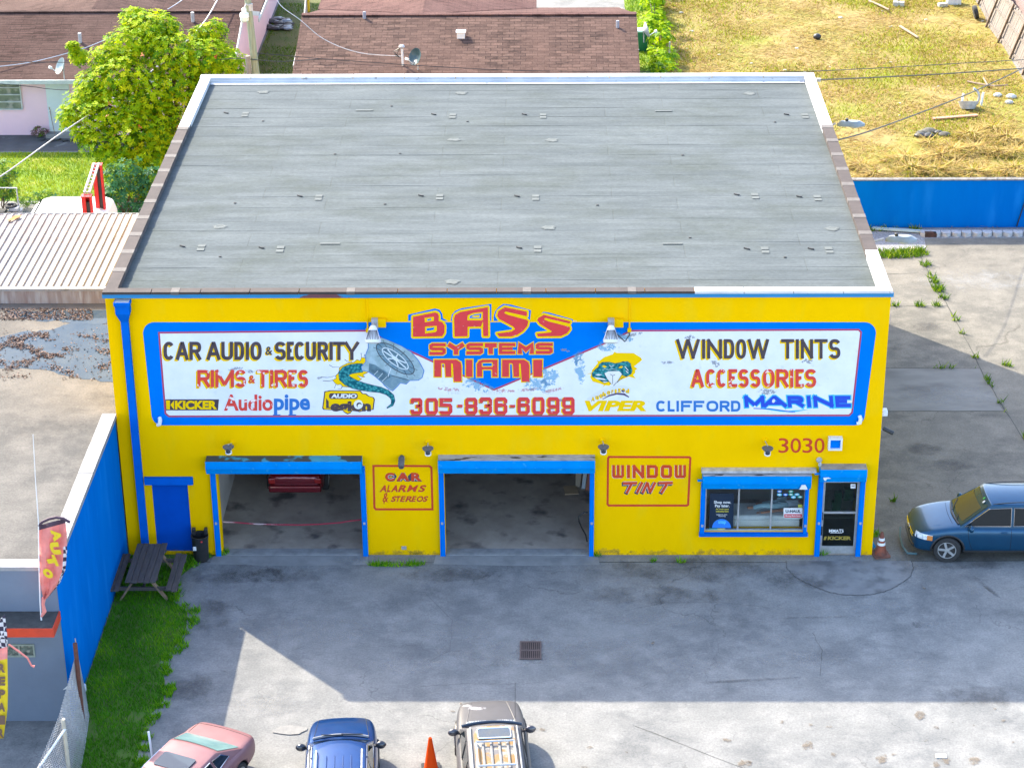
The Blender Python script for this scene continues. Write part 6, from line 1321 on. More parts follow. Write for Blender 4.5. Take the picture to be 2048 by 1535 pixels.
for (x, t, r, m) in ((-.42, .86, .05, st_w), (-.26, .9, .04, mat('screen_sticker_green', (.05, .5, .1), rough=.4))):
    y = 1.02+(.14-1.02)*t+.07; z = 1.03+(1.715-1.03)*t+.055; mb = MB(); nrm = Vector((0, .61, .79)); e2 = Vector((0, -.79, .61)); c = Vector((x, y, z)); mb.add([c+Vector((r*math.cos(a), 0, 0))+e2*r*math.sin(a) for a in [k*.524 for k in range(12)]], [tuple(range(12))]); mb.build('screen_sticker', m, SU.t, local=True)
# snowplough-like broken splitter hanging under the bumper
SU.line([(-.80, 2.15, .22), (-.7, 2.38, .18), (-.3, 2.46, .16), (.3, 2.46, .16), (.75, 2.38, .2)], .03, mat('teal_plastic', (.05, .12, .14), rough=.4), 'front_splitter')

# ---- old grey SUV with sunroof and rack (nose to the shop)
grey_p = paint_car('faded_grey_paint', (0.072, 0.071, 0.076), (0.085, 0.083, 0.088), .1, .5, .1, c3=(.5, .5, .52), s3=.9, lo3=.70, hi3=.74)
peel = mat('peeling_roof_paint', (0.24, 0.235, 0.215), (0.22, 0.125, 0.04), 2.2, .6, lo=.44, hi=.52, c3=(.12, .115, .12), s3=2.6, lo3=.56, hi3=.60)
OG = Car('parked_suv', 'old grey SUV with peeling roof, sunroof and roof rack facing the shop', (10.56, -10.93, 0), R(4.5), grey_p,
    [(-2.3, .80, .45, .95), (-2.2, .88, .40, 1.0), (-1, .91, .36, 1.02), (.4, .91, .36, 1.02), (1.05, .90, .36, 1.03), (1.7, .86, .38, 1.02), (2.12, .80, .40, .98), (2.28, .70, .45, .90)], .05, (1.45, -1.3), .42)
OG.cabin(1.0, .80, 1.02, .12, -2.0, -2.25, 1.655, .66, .03)
OG.sidewin([(.86, .1), (.14, .86), (-.25, .88), (-.25, .1)], black_m); OG.sidewin([(-.33, .1), (-.33, .88), (-1.1, .88), (-1.1, .1)], black_m); OG.sidewin([(-1.2, .1), (-1.2, .88), (-1.95, .86), (-2.05, .12)], black_m)
OG.t.scale = (.96, 1, 1); OG.mirror(.70, 1.10, .86, paint_car('mirror_dark_grey', (.06, .055, .065), metal=.2, rough=.35), sz=(.14, .07, .10))
for sg_ in (-1, 1):
    wheel(OG.t, sg_*.80, 1.45, .37, .24, sg_, alu); wheel(OG.t, sg_*.80, -1.3, .37, .24, sg_, alu)
    OG.line([OG.top(sg_*(.62-.02*k), 1.15+.11*k, .0) for k in range(10)], .012, grey_p, 'bonnet_crease'); OG.line([OG.side(1.45+.45*math.cos(R(a)), .37+.45*math.sin(R(a)), sg_, .004) for a in range(0, 181, 12)], .03, black_m, 'arch_trim')
for a, b in ((-.62, -.12), (.14, .60)): OG.patch([[OG.top(a+(b-a)*k/6, y, .012) for k in range(7)] for y in (1.14, 1.22)], mat('cowl_vent', (.10, .13, .17), (.4, .42, .45), 1, .5, stretch=(40, 1, 1), detail=0, lo=.45, hi=.55), 'cowl_vent')
OG.line([OG.top(-.74+.05*k, 1.06+.08*math.sin(math.pi*k/29.6), .02) for k in range(31)], .035, mat('cowl_blue_grey', (.05, .07, .10), rough=.4), 'cowl')
OG.patch([[Vector((x, y, 1.655+.03*(1-(x/.66)**2)+.010)) for x in (-.5, -.3, -.1, .1, .3, .5)] for y in (.10, -.1, -.5, -1.2, -1.98)], peel, 'roof_skin', OG.roof)
mb = MB()
for z, e, mi in ((.016, 0, 0),): pass
def rr_(w2, l2, r, n=5): return [(cx*(w2-r)+r*math.cos(R(a0+90*k/n)), cy*(l2-r)+r*math.sin(R(a0+90*k/n))) for cx, cy, a0 in ((1, 1, 0), (-1, 1, 90), (-1, -1, 180), (1, -1, 270)) for k in range(n+1)]
mb = MB(); q = rr_(.40, .20, .06); zt = 1.715; mb.prism([(x, y-.22) for x, y in q], 1.67, zt); so_ = mb.build('sunroof', mat('sunroof_glass', (.02, .035, .05), (.05, .05, .04), 2, .05, spec=.9), OG.t, local=True)
mb = MB(); mb.tube([(x, y-.22, zt) for x, y in q], .018, 6, closed=True); mb.build('sunroof_trim', chrome, so_, local=True)
for sg_ in (-1, 1):
    OG.line([(sg_*.57, .08, 1.685), (sg_*.58, -.5, 1.695), (sg_*.58, -2.0, 1.69)], .02, alu, 'gutter_rail'); OG.line([(sg_*.46, -.58, 1.70), (sg_*.46, -.66, 1.78), (sg_*.46, -1.95, 1.78)], .026, alu, 'roof_rack_rail')
OG.line([(-.47, -.66, 1.79), (.47, -.66, 1.79)], .026, alu, 'roof_rack_bar'); OG.line([(-.47, -1.6, 1.79), (.47, -1.6, 1.79)], .026, alu, 'roof_rack_bar')
for x in (-.30, -.10, .10, .30): mb = MB(); mb.box(x-.03, -1.95, 1.70, x+.03, -.52, 1.73); mb.build('roof_rack_slat', mat('slat_grey', (.20, .195, .19), (.15, .15, .15), 4, .6), OG.t, local=True, bevel=.01)
mb = MB(); mb.tube([(.62, 1.35, 1.03), (.63, 1.40, 2.0)], .006, 4); mb.build('aerial', black_m, OG.t, local=True)
# ---- bright blue SUV with roof rails
blue_p = paint_car('bright_blue_car_paint', (0.001, 0.036, 0.15), (0.001, 0.043, 0.17), .5, .28, .35)
OB = Car('parked_suv', 'bright blue SUV with black roof rails facing the shop', (7.00, -11.62, 0), R(3.6), blue_p,
    [(-2.35, .78, .42, .98), (-2.2, .88, .36, 1.03), (-1, .92, .34, 1.06), (.4, .92, .34, 1.07), (1.05, .915, .34, 1.08), (1.6, .89, .35, 1.05), (2.05, .83, .37, .98), (2.3, .66, .42, .86)], .06, (1.45, -1.4), .42)
OB.cabin(1.05, .82, 1.05, .10, -2.0, -2.3, 1.67, .66, .04)
OB.sidewin([(.88, .1), (.14, .86), (-.3, .88), (-.3, .1)]); OB.sidewin([(-.38, .1), (-.38, .88), (-1.2, .88), (-1.25, .1)]); OB.sidewin([(-1.33, .1), (-1.3, .88), (-1.95, .8), (-2.1, .2)])
OB.t.scale = (.94, 1, 1); OB.mirror(.70, 1.14, .90, paint_car('mirror_black', (.02, .022, .03), metal=.2, rough=.3), sz=(.14, .08, .10))
for sg_ in (-1, 1):
    wheel(OB.t, sg_*.81, 1.45, .37, .24, sg_, alu); wheel(OB.t, sg_*.81, -1.4, .37, .24, sg_, alu)
    OB.line([(sg_*.56, -.2, 1.69), (sg_*.56, -.27, 1.75), (sg_*.56, -1.8, 1.75)], .024, galv, 'roof_rail'); OB.line([OB.top(sg_*(.70-.012*k), 1.12+.11*k, .001) for k in range(10)], .008, seam, 'bonnet_gap')
OB.line([OB.top(-.72+.05*k, 1.12+.08*math.sin(math.pi*k/28.8), .02) for k in range(29)], .034, mat('cowl_grey', (.25, .26, .28), rough=.5), 'cowl'); mb = MB()
for a, b in (((-.5, 1.16), (.05, 1.10)), ((.0, 1.17), (.55, 1.12))): mb.tube([(a[0], a[1], 1.19), (b[0], b[1], 1.2)], .014, 5)
mb.build('wiper', black_m, OB.t, local=True)
for x in (-.3, -.1, .1, .3): OB.line([(x, -.45, 1.712), (x, -1.8, 1.712)], .012, blue_p, 'roof_rib')
# ---- faded pink coupe seen from behind
pink_p = paint_car('faded_pink_paint', (0.215, 0.095, 0.100), (0.24, 0.112, 0.115), .1, .5, .15)
PK = Car('parked_coupe', 'faded pink old coupe with wide rear window parked at an angle', (3.22, -11.68, 0), R(156), pink_p,
    [(-2.2, .66, .42, .78), (-2.12, .76, .34, .86), (-1.7, .84, .26, .90), (-.8, .86, .24, .91), (.3, .86, .24, .92), (.9, .85, .24, .93), (1.6, .80, .26, .86), (2.05, .72, .30, .76), (2.2, .58, .36, .66)], .035, (1.3, -1.25), .36)
PK.t.scale = (1.07, 1, 1.02); PK.cabin(.88, .76, 1.05, .42, -.66, -1.50, 1.28, .60, .03, rear_open=.04)
rg = mat('pale_rear_glass', (0.11, 0.20, 0.20), (.20, .32, .31), 1.2, .05, spec=.9); PK.rearglass.data.materials.clear(); PK.rearglass.data.materials.append(rg)
PK.sidewin([(.88, .1), (.40, .84), (-.30, .86), (-.38, .1)]); PK.sidewin([(-.45, .12), (-.38, .84), (-.74, .74), (-.98, .3)])
PK.mirror(.55, .98, .80, chrome, sides=(1,), sz=(.09, .05, .07))
for sg_ in (-1, 1): wheel(PK.t, sg_*.74, 1.3, .31, .2, sg_, alu); wheel(PK.t, sg_*.74, -1.25, .31, .2, sg_, alu)
mb = MB(); mb.prism([(x*1.1, y+.12) for x, y in rr_(.36, .27, .05)], 1.27, 1.322); mb.build('sunroof', mat('sunroof_dark', (.03, .045, .06), rough=.1), PK.t, local=True)
for (x, y) in ((-.35, -1.05), (.35, -1.05)): mb = MB(); mb.box(x-.16, y-.05, 1.095, x+.16, y+.05, 1.10); 
PK.line([PK.top(x, -2.02+.04*abs(x), .002) for x in [-.7+.1*k for k in range(15)]], .006, seam, 'boot_gap'); PK.line([PK.top(sg2*.66, -2.0+.05*k, .002) for sg2 in (1,) for k in range(10)], .006, seam, 'boot_gap')
PK.patch([[PK.front(x, z, .006, -1) for x in (-.6, -.3, 0, .3, .6)] for z in (.58, .64, .70)], mat('tail_lamp_red', (.35, .02, .02), rough=.2), 'tail_light')
PK.line([PK.front(x, .48, .03, -1) for x in [-.6+.1*k for k in range(13)]], .045, pink_p, 'bumper')
mb = MB(); mb.tube([(-.72, 1.1, .9), (-.78, 1.15, 1.9)], .008, 5); 
p = G(297, 1462, 1.3); mb = MB(); mb.tube([G(312, 1560, .0), p], .03, 8); tag(mb.build('pipe', white_pl), 'thin white pipe standing upright beside the pink coupe', 'pipe')
# ---- maroon car inside the left bay
maroon = paint_car('maroon_paint', (0.22, 0.008, 0.02), (.18, .006, .015), .3, .25)
IC = Car('parked_car', 'maroon car parked inside the left garage bay, only its tail showing', (4.42, 5.25, .03), 0, maroon, [(-2.25, .72, .34, .80), (-2.15, .82, .26, .92), (-1, .88, .24, .96), (.9, .88, .24, .96), (1.8, .84, .26, .86), (2.25, .6, .34, .7)], .03, (1.35, -1.35), .38)
IC.cabin(.94, .76, .95, .2, -1.0, -1.75, 1.42, .58)
for sg_ in (-1, 1): wheel(IC.t, sg_*.77, 1.35, .32, .2, sg_, alu); wheel(IC.t, sg_*.80, -1.35, .32, .22, sg_, alu)
mb = MB(); mb.box(-.78, -2.33, .36, .78, -2.12, .60); mb.build('bumper', maroon, IC.t, local=True, bevel=.06, seg=3)
for sg_ in (-1, 1): mb = MB(); mb.box(sg_*.68-.1, -2.25, .62, sg_*.68+.1, -2.1, .8); mb.build('tail_light', mat('tail_lamp_red', (.35, .02, .02)), IC.t, local=True, bevel=.03)
# ---- white van behind the annex, dark car far behind
VN = thing('white_van', 'white van behind the metal roof, only its rounded roof showing', 'van', (-5.95, 22.6, 0), 0)
mb = MB(); prof = [(-1.55, 1.0), (-1.5, 1.55), (-1.1, 1.82), (-.8, 1.9), (1.2, 1.9), (1.5, 1.8), (1.62, 1.4), (1.62, .5), (-2.3, .5), (-2.2, .9)]
mb.extr([(-5.95+x, 21.8, z) for x, z in prof], (0, 1.7, 0)); mb.build('body', white_pl, VN, bevel=.12, seg=3, angle=20); mb = MB(); mb.extr([(-7.56, 21.95, 1.05), (-7.12, 21.95, 1.78), (-7.12, 23.35, 1.78), (-7.56, 23.35, 1.05)], (-.04, 0, .03)); mb.build('windscreen', cglass, VN)
for x in (-7.3, -4.9):
    for y in (21.8, 23.4): mb = MB(); T = Matrix.Translation((x, y, .33)) @ Matrix.Rotation(R(90), 4, 'X'); mb.lathe([(.33, -.1), (.33, .1)], 16, 0, T); mb.build('wheel', rubber, VN)
FC = Car('parked_car', 'dark car parked at the top beside the chain link fence', (1.75, 61.2, 0), R(4), paint_car('black_car_paint', (.012, .013, .018), metal=.3, rough=.25), [(-2.2, .7, .4, .8), (-2.1, .82, .3, .9), (-.8, .88, .25, .95), (.9, .88, .25, .95), (1.8, .84, .28, .86), (2.2, .6, .36, .7)], .03)
FC.cabin(.93, .76, .9, .2, -1.0, -1.7, 1.42, .58)
for sg_ in (-1, 1): wheel(FC.t, sg_*.8, 1.35, .31, .2, sg_, alu); wheel(FC.t, sg_*.8, -1.35, .31, .2, sg_, alu)
mb = MB(); p = G(617, 24); mb.tube([(p.x, p.y, 0), (p.x, p.y, 1.15)], .08, 10); tag(mb.build('bollard', mat('bollard_yellow', (.7, .5, .02), rough=.5)), 'yellow bollard beside the dark car at the top edge', 'bollard')
# ================================================================ PROPS
# two-post vehicle lift
zL = 3.55; a = G(173, 392, zL); b = G(194, 330, zL); LF = thing('vehicle_lift', 'red two-post vehicle lift with overhead beam behind the annex', 'vehicle lift', ((a.x+b.x)/2, (a.y+b.y)/2, 0))
redm = mat('lift_red', (0.58, 0.015, 0.015), (.5, .015, .012), 3, .4)
for q in (a, b):
    mb = MB(); w_ = .17
    mb.box(q.x-w_, q.y-.13, 0, q.x-w_+.05, q.y+.13, zL); mb.box(q.x+w_-.05, q.y-.13, 0, q.x+w_, q.y+.13, zL); mb.box(q.x-w_, q.y+.10, 0, q.x+w_, q.y+.14, zL-.01); mb.box(q.x-w_+.05, q.y-.13, 0, q.x-.02, q.y-.10, zL-.01); mb.box(q.x-.02, q.y-.08, 0, q.x+w_-.06, q.y+.08, zL-.2, 1); mb.box(q.x-w_-.02, q.y-.16, zL, q.x+w_+.02, q.y+.16, zL+.03, 0)
    mb.build('post', [redm, black_m], LF)
mb = MB(); mb.bar(a+Vector((-.09, .1, .08)), b+Vector((-.09, -.1, .08)), .06, .1); mb.bar(a+Vector((.09, .1, .08)), b+Vector((.09, -.1, .08)), .06, .1)
for k in range(9): q = a.lerp(b, (k+.5)/9)+Vector((0, 0, .08)); mb.bar(q-Vector((.1, 0, 0)), q+Vector((.1, 0, 0)), .03, .04)
mb.build('beam', galv, LF)
# scrap by the left edge: air-conditioner cage
CG = thing('scrap_rack', 'metal frame rack with a pile of scrap at the left edge of the lawn', 'rack', (-8.9, 25.6, 0)); mb = MB(); q0, q1 = G(-30, 374, 1.3), G(33, 376, 1.3)
mb.tube([(q0.x, q0.y, 0), q0, q1, (q1.x, q1.y, 0)], .035, 6); mb.build('frame', galv, CG); mb = MB(); rs = random.Random(2)
for k in range(14): mb.box(*(lambda c: (c[0]-.2, c[1]-.15, c[2], c[0]+.15, c[1]+.15, c[2]+.12))((-9.2+rs.uniform(-.5, .5), 25.5+rs.uniform(-.4, .4), rs.uniform(0, .6))), k % 2, )
mb.build('scrap_pile', [black_m, galv], CG)
p = G(22, 412, .6); mb = MB(); mb.tube([(p.x+.17*math.cos(k*.4), p.y+.17*math.sin(k*.4), p.z) for k in range(16)], .07, 8, closed=True); tag(mb.build('tyre', rubber), 'old tyre lying by the scrap rack at the left edge', 'tyre')
# hose and broom on the patio
mb = MB(); c = G(105, 283); mb.tube([(c.x-.6+.1*k, c.y+.12*math.sin(k*.9)+.1*math.cos(k*2), .06) for k in range(16)], .03, 6); tag(mb.build('hose', black_m), 'black hose lying on the dark patio by the pink house', 'hose')
p = W(98, 225, 35.6); mb = MB(); mb.tube([(p.x, 35.72, 1.3), (p.x+.18, 35.5, .1)], .015, 6, 0); mb.box(p.x+.08, 35.42, .02, p.x+.32, 35.55, .16, 1); tag(mb.build('broom', [wood_lt, black_m]), 'broom leaning on the pale door of the pink house', 'broom')
# heap of dark junk in the side yard
JP = MB(); c = G(562, 50)
for k in range(34): x, y = c.x+rs.uniform(-.6, .5), c.y+rs.uniform(-1.0, .8); JP.ball((x, y, .1), rs.uniform(.1, .22), 7, 4, 2 if k % 7 == 0 else 0, (1.5, 1, .45))
tag(JP.build('junk_heap', [black_m, black_m, mat('tarp_blue_grey', (.2, .25, .3), rough=.4)]), 'heap of black bags in the narrow grass yard beside the pink house', 'rubbish heap')
# green bin by the brown house
GB = thing('wheelie_bin', 'dark green wheelie bin beside the brown roofed house', 'bin', (16.45, 47.8, 0)); mb = MB(); gm = mat('bin_green', (.006, .16, .08), rough=.45); q = (16.45, 47.8)
mb.add([(q[0]+sx*w_, q[1]+sy*w_, z) for z, w_ in ((.0, .24), (.95, .31)) for sx, sy in ((-1, -1), (1, -1), (1, 1), (-1, 1))], [(0, 1, 2, 3), (4, 5, 6, 7), (0, 1, 5, 4), (1, 2, 6, 5), (2, 3, 7, 6), (3, 0, 4, 7)]); mb.build('body', gm, GB)
mb = MB(); mb.box(q[0]-.33, q[1]-.34, .95, q[0]+.33, q[1]+.33, 1.03); mb.build('lid', mat('bin_lid_pale', (.25, .42, .34), rough=.4), GB, bevel=.02)
for sx in (-1, 1): mb = MB(); T = Matrix.Translation((q[0]+sx*.26, q[1]+.26, .1)) @ Matrix.Rotation(R(90), 4, 'Y'); mb.lathe([(.1, -.03), (.1, .03)], 12, 0, T); mb.build('wheel', rubber, GB)
mb = MB(); p = G(1278, 100, .8); mb.tube([p, p+Vector((-.3, 0, .35)), p+Vector((-.9, 0, .5)), p+Vector((-1.05, 0, .3))], .02, 5); tag(mb.build('aerial', white_pl), 'thin white rooftop aerial arm poking out by the green bin', 'aerial')

# debris in the dry field
def block(u, v, s_, label, m, h=.2, rz=.3, nm='concrete_block'):
    p = G(u, v); T = Matrix.Translation(p) @ Matrix.Rotation(rz, 4, 'Z'); mb = MB(); mb.box(-s_, -s_*.5, 0, -s_*.12, s_*.5, h, 0, T); mb.box(s_*.12, -s_*.5, 0, s_, s_*.5, h, 0, T); mb.box(-s_*.12, -s_*.5, 0, s_*.12, -s_*.28, h, 0, T); mb.box(-s_*.12, s_*.28, 0, s_*.12, s_*.5, h, 0, T); return tag(mb.build(nm, m, bevel=.012), label, 'block')
cb = mat('block_grey', (.55, .53, .48), (.42, .40, .36), 6, .9)
block(1885, 14, .24, 'hollow concrete block in the dry field left of the fence corner', cb); block(1797, 13, .28, 'pale concrete block with its core open at the top of the dry field', cb, .25, -.2)
p = G(1907, 8); mb = MB(); mb.box(p.x-.35, p.y-.25, 0, p.x+.35, p.y+.25, .42); mb.box(p.x-.4, p.y-.3, .42, p.x+.4, p.y+.3, .47); tag(mb.build('crate', white_pl, bevel=.02), 'white plastic crate at the top corner of the dry field', 'crate')
p = G(1950, 38); TY = MB(); T = Matrix.Translation(p+Vector((0, 0, .34))) @ Matrix.Rotation(R(75), 4, 'Y'); TY.lathe([(.2, -.1), (.33, -.1), (.35, 0), (.33, .1), (.2, .1)], 20, 0, T); TY.lathe([(.19, -.05), (.19, .05)], 16, 1, T); tag(TY.build('tyre', [rubber, galv], smooth=True), 'black car tyre leaning at the foot of the wooden fence', 'tyre')
p = G(1634, 79); mb = MB(); mb.ball(p+Vector((0, 0, .14)), .2, 12, 8, 0, (1, .9, .75)); tag(mb.build('rubbish_bag', black_m, smooth=True), 'small black knotted bag alone in the middle of the dry field', 'bag')
p = G(1862, 270); mb = MB()
for k in range(9): mb.ball(p+Vector((rs.uniform(-.7, .6), rs.uniform(-.3, .3), .07)), rs.uniform(.12, .26), 8, 5, k % 2, (1.4, 1, .6))
tag(mb.build('rag_heap', [mat('dark_rag', (.06, .06, .055), (.13, .12, .09), 8, .9), black_m], smooth=True), 'heap of dark rags in the cut straw behind the blue wall', 'rubbish heap')
def branch(pts, r, label):
    mb = MB(); mb.tube([G(u, v, .08+.05*i) for i, (u, v) in enumerate(pts)], [r*(1-.12*i) for i in range(len(pts))], 6); tag(mb.build('branch', mat('dead_wood', (.36, .27, .2), (.22, .16, .11), 6, .9)), label, 'branch', 'dead branches in the field')
branch([(1738, 2), (1758, 10), (1778, 20)], .06, 'dead branch lying across the top of the dry field'); branch([(1800, 53), (1815, 62), (1836, 75)], .07, 'broken pale branch in the field below the top branch'); branch([(1935, 163), (1965, 169), (1990, 172), (2016, 170)], .045, 'long thin branch lying left of the near fence post'); branch([(1967, 156), (1975, 170)], .04, 'short twig lying across the long thin branch')
PLk = thing('plank', 'reddish plank lying in the straw in front of the broken basin', 'plank', G(1905, 236)); mb = MB(); mb.bar(G(1865, 237, .08), G(1955, 230, .12), .22, .05); mb.build('board', mat('red_board', (.50, .26, .17), (.36, .19, .12), 4, .8), PLk)
BS = thing('broken_basin', 'grey upturned basin with bent hoop and posts in the dry field', 'basin', G(1937, 218)); p = G(1936, 218); mb = MB(); mb.lathe([(.30, 0), (.42, .28), (.45, .34), (.40, .34), (.30, .1), (.1, .06)], 20, 0, Matrix.Translation(p) @ Matrix.Rotation(R(-18), 4, 'X')); mb.build('bowl', mat('basin_grey', (.5, .5, .48), (.34, .34, .33), 6, .6), BS, smooth=True)
mb = MB(); mb.tube([p+Vector((.42*math.cos(R(t)), -.1, .55+.45*math.sin(R(t)))) for t in range(-60, 75, 10)], .05, 8); mb.build('hoop', galv, BS)
for u, v in ((1922, 214), (1962, 212)):
    q = G(u, v); mb = MB(); mb.tube([(q.x, q.y, 0), (q.x+.05, q.y, .62)], .05, 8); mb.build('post', white_pl, BS)
mb = MB(); rs2 = random.Random(12)
for k in range(28):
    u, v = rs2.uniform(1350, 2000), rs2.uniform(5, 340)
    if v > 150 and u < 1700: continue
    p = G(u, v, .02); mb.ball(p, rs2.uniform(.04, .10), 6, 4, k % 2, (1.3, 1, .5))
o = mb.build('scattered_stones', [mat('stone_pale', (.66, .64, .58), (.5, .48, .42), 8, .9), cb]); o['kind'] = 'stuff'
for u, v, s_ in ((1995, 193, .22), (2018, 207, .2), (2022, 196, .26)):
    p = G(u, v); mb = MB(); mb.ball(p+Vector((0, 0, .06)), s_, 8, 5, 0, (1, .7, .5)); tag(mb.build('rock', cb), {1995: 'pale rock left of the pair near the right edge of the field', 2018: 'lower pale rock of the pair near the right edge of the field', 2022: 'upper grey rock of the pair near the right edge of the field'}[u], 'rock', 'rocks in the field')
# items lying along the gravel strip
mb = MB(); mb.bar(G(1745, 456, .1), G(1868, 464, .1), .12, .08); tag(mb.build('plank', mat('pale_blue_board', (.45, .55, .57), (.35, .45, .47), 3, .7)), 'pale bluish board lying on the gravel at the foot of the blue wall', 'plank')
p = G(1862, 473); mb = MB(); mb.box(p.x-.25, p.y-.1, 0, p.x+.2, p.y+.12, .16); mb.box(p.x-.25, p.y-.1, .16, p.x+.1, p.y+.05, .2); tag(mb.build('scrap_timber', mat('dark_red_timber', (.10, .04, .03), (.06, .03, .02), 5, .9), bevel=.01), 'dark red scrap of timber at the corner of the gravel strip', 'timber')
for u, v, t in ((1775, 502, 'round manhole cover set in the concrete by the weeds'),):
    p = G(1828, 502); mb = MB(); mb.lathe([(.36, .008), (.36, .02), (.32, .024)], 24, 0, Matrix.Translation((p.x, p.y, 0))); tag(mb.build('manhole_cover', mat('tan_cover', (.42, .36, .28), (.3, .26, .2), 6, .9)), t, 'manhole')

# ---------------------------------------------------------------- fixtures on the shop
def cobra(u, v, z, label):
    c = G(u, v, z); t = thing('wall_street_lamp', label, 'lamp', (c.x, c.y, z), 0, 'cobra-head lamps on the side wall'); mb = MB(); mb.tube([(21.0, c.y, z-.25), (21.12, c.y, z-.22), (c.x-.45, c.y, z-.02)], .035, 8); mb.box(21.0, c.y-.1, z-.4, 21.03, c.y+.1, z-.1); mb.build('arm', galv, t)
    mb = MB(); L_ = .52; P = []
    for k in range(24):
        a = 2*math.pi*k/24; x = math.cos(a); P.append((c.x+.06+x*L_*(.92 if x > 0 else .88), c.y+math.sin(a)*(.17 if x > 0 else .12)))
    n = 24; vs = [(x, y, z-.10) for x, y in P]+[(x, y, z-.02) for x, y in P]+[((x-c.x-.06)*.72+c.x+.04, (y-c.y)*.62+c.y, z+.075) for x, y in P]
    mb.add(vs, [tuple(range(n))[::-1], tuple(range(2*n, 3*n))]+[(r*n+k, r*n+(k+1) % n, (r+1)*n+(k+1) % n, (r+1)*n+k) for r in (0, 1) for k in range(n)]); mb.build('housing', mat('lamp_grey', (.30, .34, .36), (.25, .28, .3), 5, .5), t, smooth=True)
    mb = MB(); mb.lathe([(.055, .07), (.055, .15), (.04, .16)], 12, 0, Matrix.Translation((c.x-.08, c.y, z))); mb.build('photocell', black_m, t)
    mb = MB(); mb.ball((c.x+.18, c.y, z-.1), .16, 12, 6, 0, (1.3, .8, .5)); mb.build('lens', mat('lamp_lens', (.6, .62, .6), rough=.2), t)
cobra(1698, 246, 7.05, 'grey cobra-head lamp high on the side wall over the dry field'); cobra(1798, 476, 7.0, 'grey cobra-head lamp on the side wall over the gravel strip')
def flood(u, v, ub, label):
    out = .62; h = W(u, v, -out); wz = W(u, v-28, 0); t = thing('floodlight', label, 'floodlight', (h.x, -.01, wz.z), 0, 'floodlights over the painted sign')
    bx = W(ub, v-26, -.08); mb = MB(); mb.box(bx.x-.17, -.13, bx.z-.12, bx.x+.13, -.014, bx.z+.11); mb.build('junction_box', yellow, t)
    mb = MB(); mb.box(h.x-.07, -.16, bx.z-.15, h.x+.10, -.014, bx.z+.12); mb.tube([(h.x, -.1, bx.z), (h.x, -.35, bx.z+.02), (h.x, -out+.08, h.z+.20)], .045, 8); mb.build('bracket', galv, t)
    T = Matrix.Translation((h.x, -out-.02, h.z-.02)) @ Matrix.Rotation(R(-28), 4, 'X'); mb = MB(); mb.lathe([(.06, .30), (.10, .24), (.16, .05), (.215, -.10), (.20, -.16), (.12, -.18)], 20, 0, T); mb.build('reflector_shade', white_pl, t, smooth=True)
    mb = MB()
    for k in range(-4, 5): a = R(-90+k*13); mb.bar(T @ Vector((.125*math.cos(a), .125*math.sin(a), .17)), T @ Vector((.21*math.cos(a), .21*math.sin(a), -.085)), .014, .02)
    mb.build('vent_slot', mat('slot_dark', (.06, .045, .05), rough=.6), t)
    mb = MB(); cp = W(ub-25 if ub < 1000 else ub+33, 640, -.03); sg_ = -1 if ub < 1000 else 1; cx = X(735 if ub < 1000 else 1259, 640); mb.tube([(cx, -.03, 6.98), (cx, -.05, 6.84), (cx-sg_*.12, -.2, 6.72), (h.x, -.3, bx.z-.08)], .018, 5); mb.build('cable', black_m, t)
    mb = MB(); mb.tube([(cx, -.02, BH-.2), (cx, -.02, 7.0)], .022, 6); mb.box(cx-.05, -.06, 6.93, cx+.05, -.014, 7.04); mb.build('conduit', yellow, t)
flood(746, 671, 762, 'white bell-shaped floodlight on the wall between SECURITY and BASS'); flood(1222, 671, 1237, 'white bell-shaped floodlight on the wall right of the BASS sign')
def cam_(u, v, ub, vb_, label):
    b_ = W(ub, vb_, 0); o_ = .42; h = W(u, v, -o_); t = thing('security_camera', label, 'security camera', (b_.x, -.01, b_.z), 0, 'dome cameras along the yellow wall'); mb = MB(); T = Matrix.Translation((b_.x, -.004, b_.z)) @ Matrix.Rotation(R(90), 4, 'X'); mb.lathe([(.075, 0), (.075, .03), (.05, .05)], 14, 0, T); mb.build('wall_plate', yellow, t)
    mb = MB(); mb.tube([(b_.x, -.04, b_.z), (h.x, -o_, h.z+.16)], .014, 6); mb.build('arm', galv, t); mb = MB(); mb.lathe([(.16, .10), (.15, .07), (.085, .065), (.08, .0)], 14, 0, Matrix.Translation((h.x, -o_, h.z))); mb.build('sun_shield', mat('camera_grey', (.10, .11, .13), rough=.4), t)
    mb = MB(); mb.lathe([(.085, .0), (.09, -.04), (.09, -.11), (.07, -.13)], 14, 0, Matrix.Translation((h.x, -o_, h.z))); mb.build('housing', white_pl, t, smooth=True); mb = MB(); mb.ball((h.x, -o_-.03, h.z-.03), .075, 12, 8); mb.build('dome', mat('camera_dome', (.02, .025, .035), rough=.08), t, smooth=True)
cam_(457, 899, 464, 885, 'dome camera on a thin arm over the left garage bay'); cam_(856, 902, 856, 884, 'dome camera on a thin arm left of the right garage bay'); cam_(1207, 899, 1205, 880, 'dome camera on a thin arm above the WINDOW TINT panel'); cam_(1535, 902, 1530, 880, 'dome camera on a thin arm left of the number 3030')
def bullet(u, v, label, m, nm='bullet_camera', d=(0, -1, -.4), cat='security camera'):
    b_ = W(u, v, 0); t = thing(nm, label, cat, (b_.x, -.01, b_.z)); d = Vector(d).normalized(); mb = MB(); mb.tube([(b_.x, -.004, b_.z+.08), (b_.x, -.1, b_.z+.06)], .07, 10); mb.build('mount', m, t); mb = MB(); q = Vector((b_.x, -.12, b_.z+.05)); mb.tube([q, q+d*.28], .075, 10); mb.build('body', m, t); mb = MB(); mb.bar(q+Vector((0, 0, .08)), q+d*.33+Vector((0, 0, .08)), .17, .02); mb.build('hood', m, t)
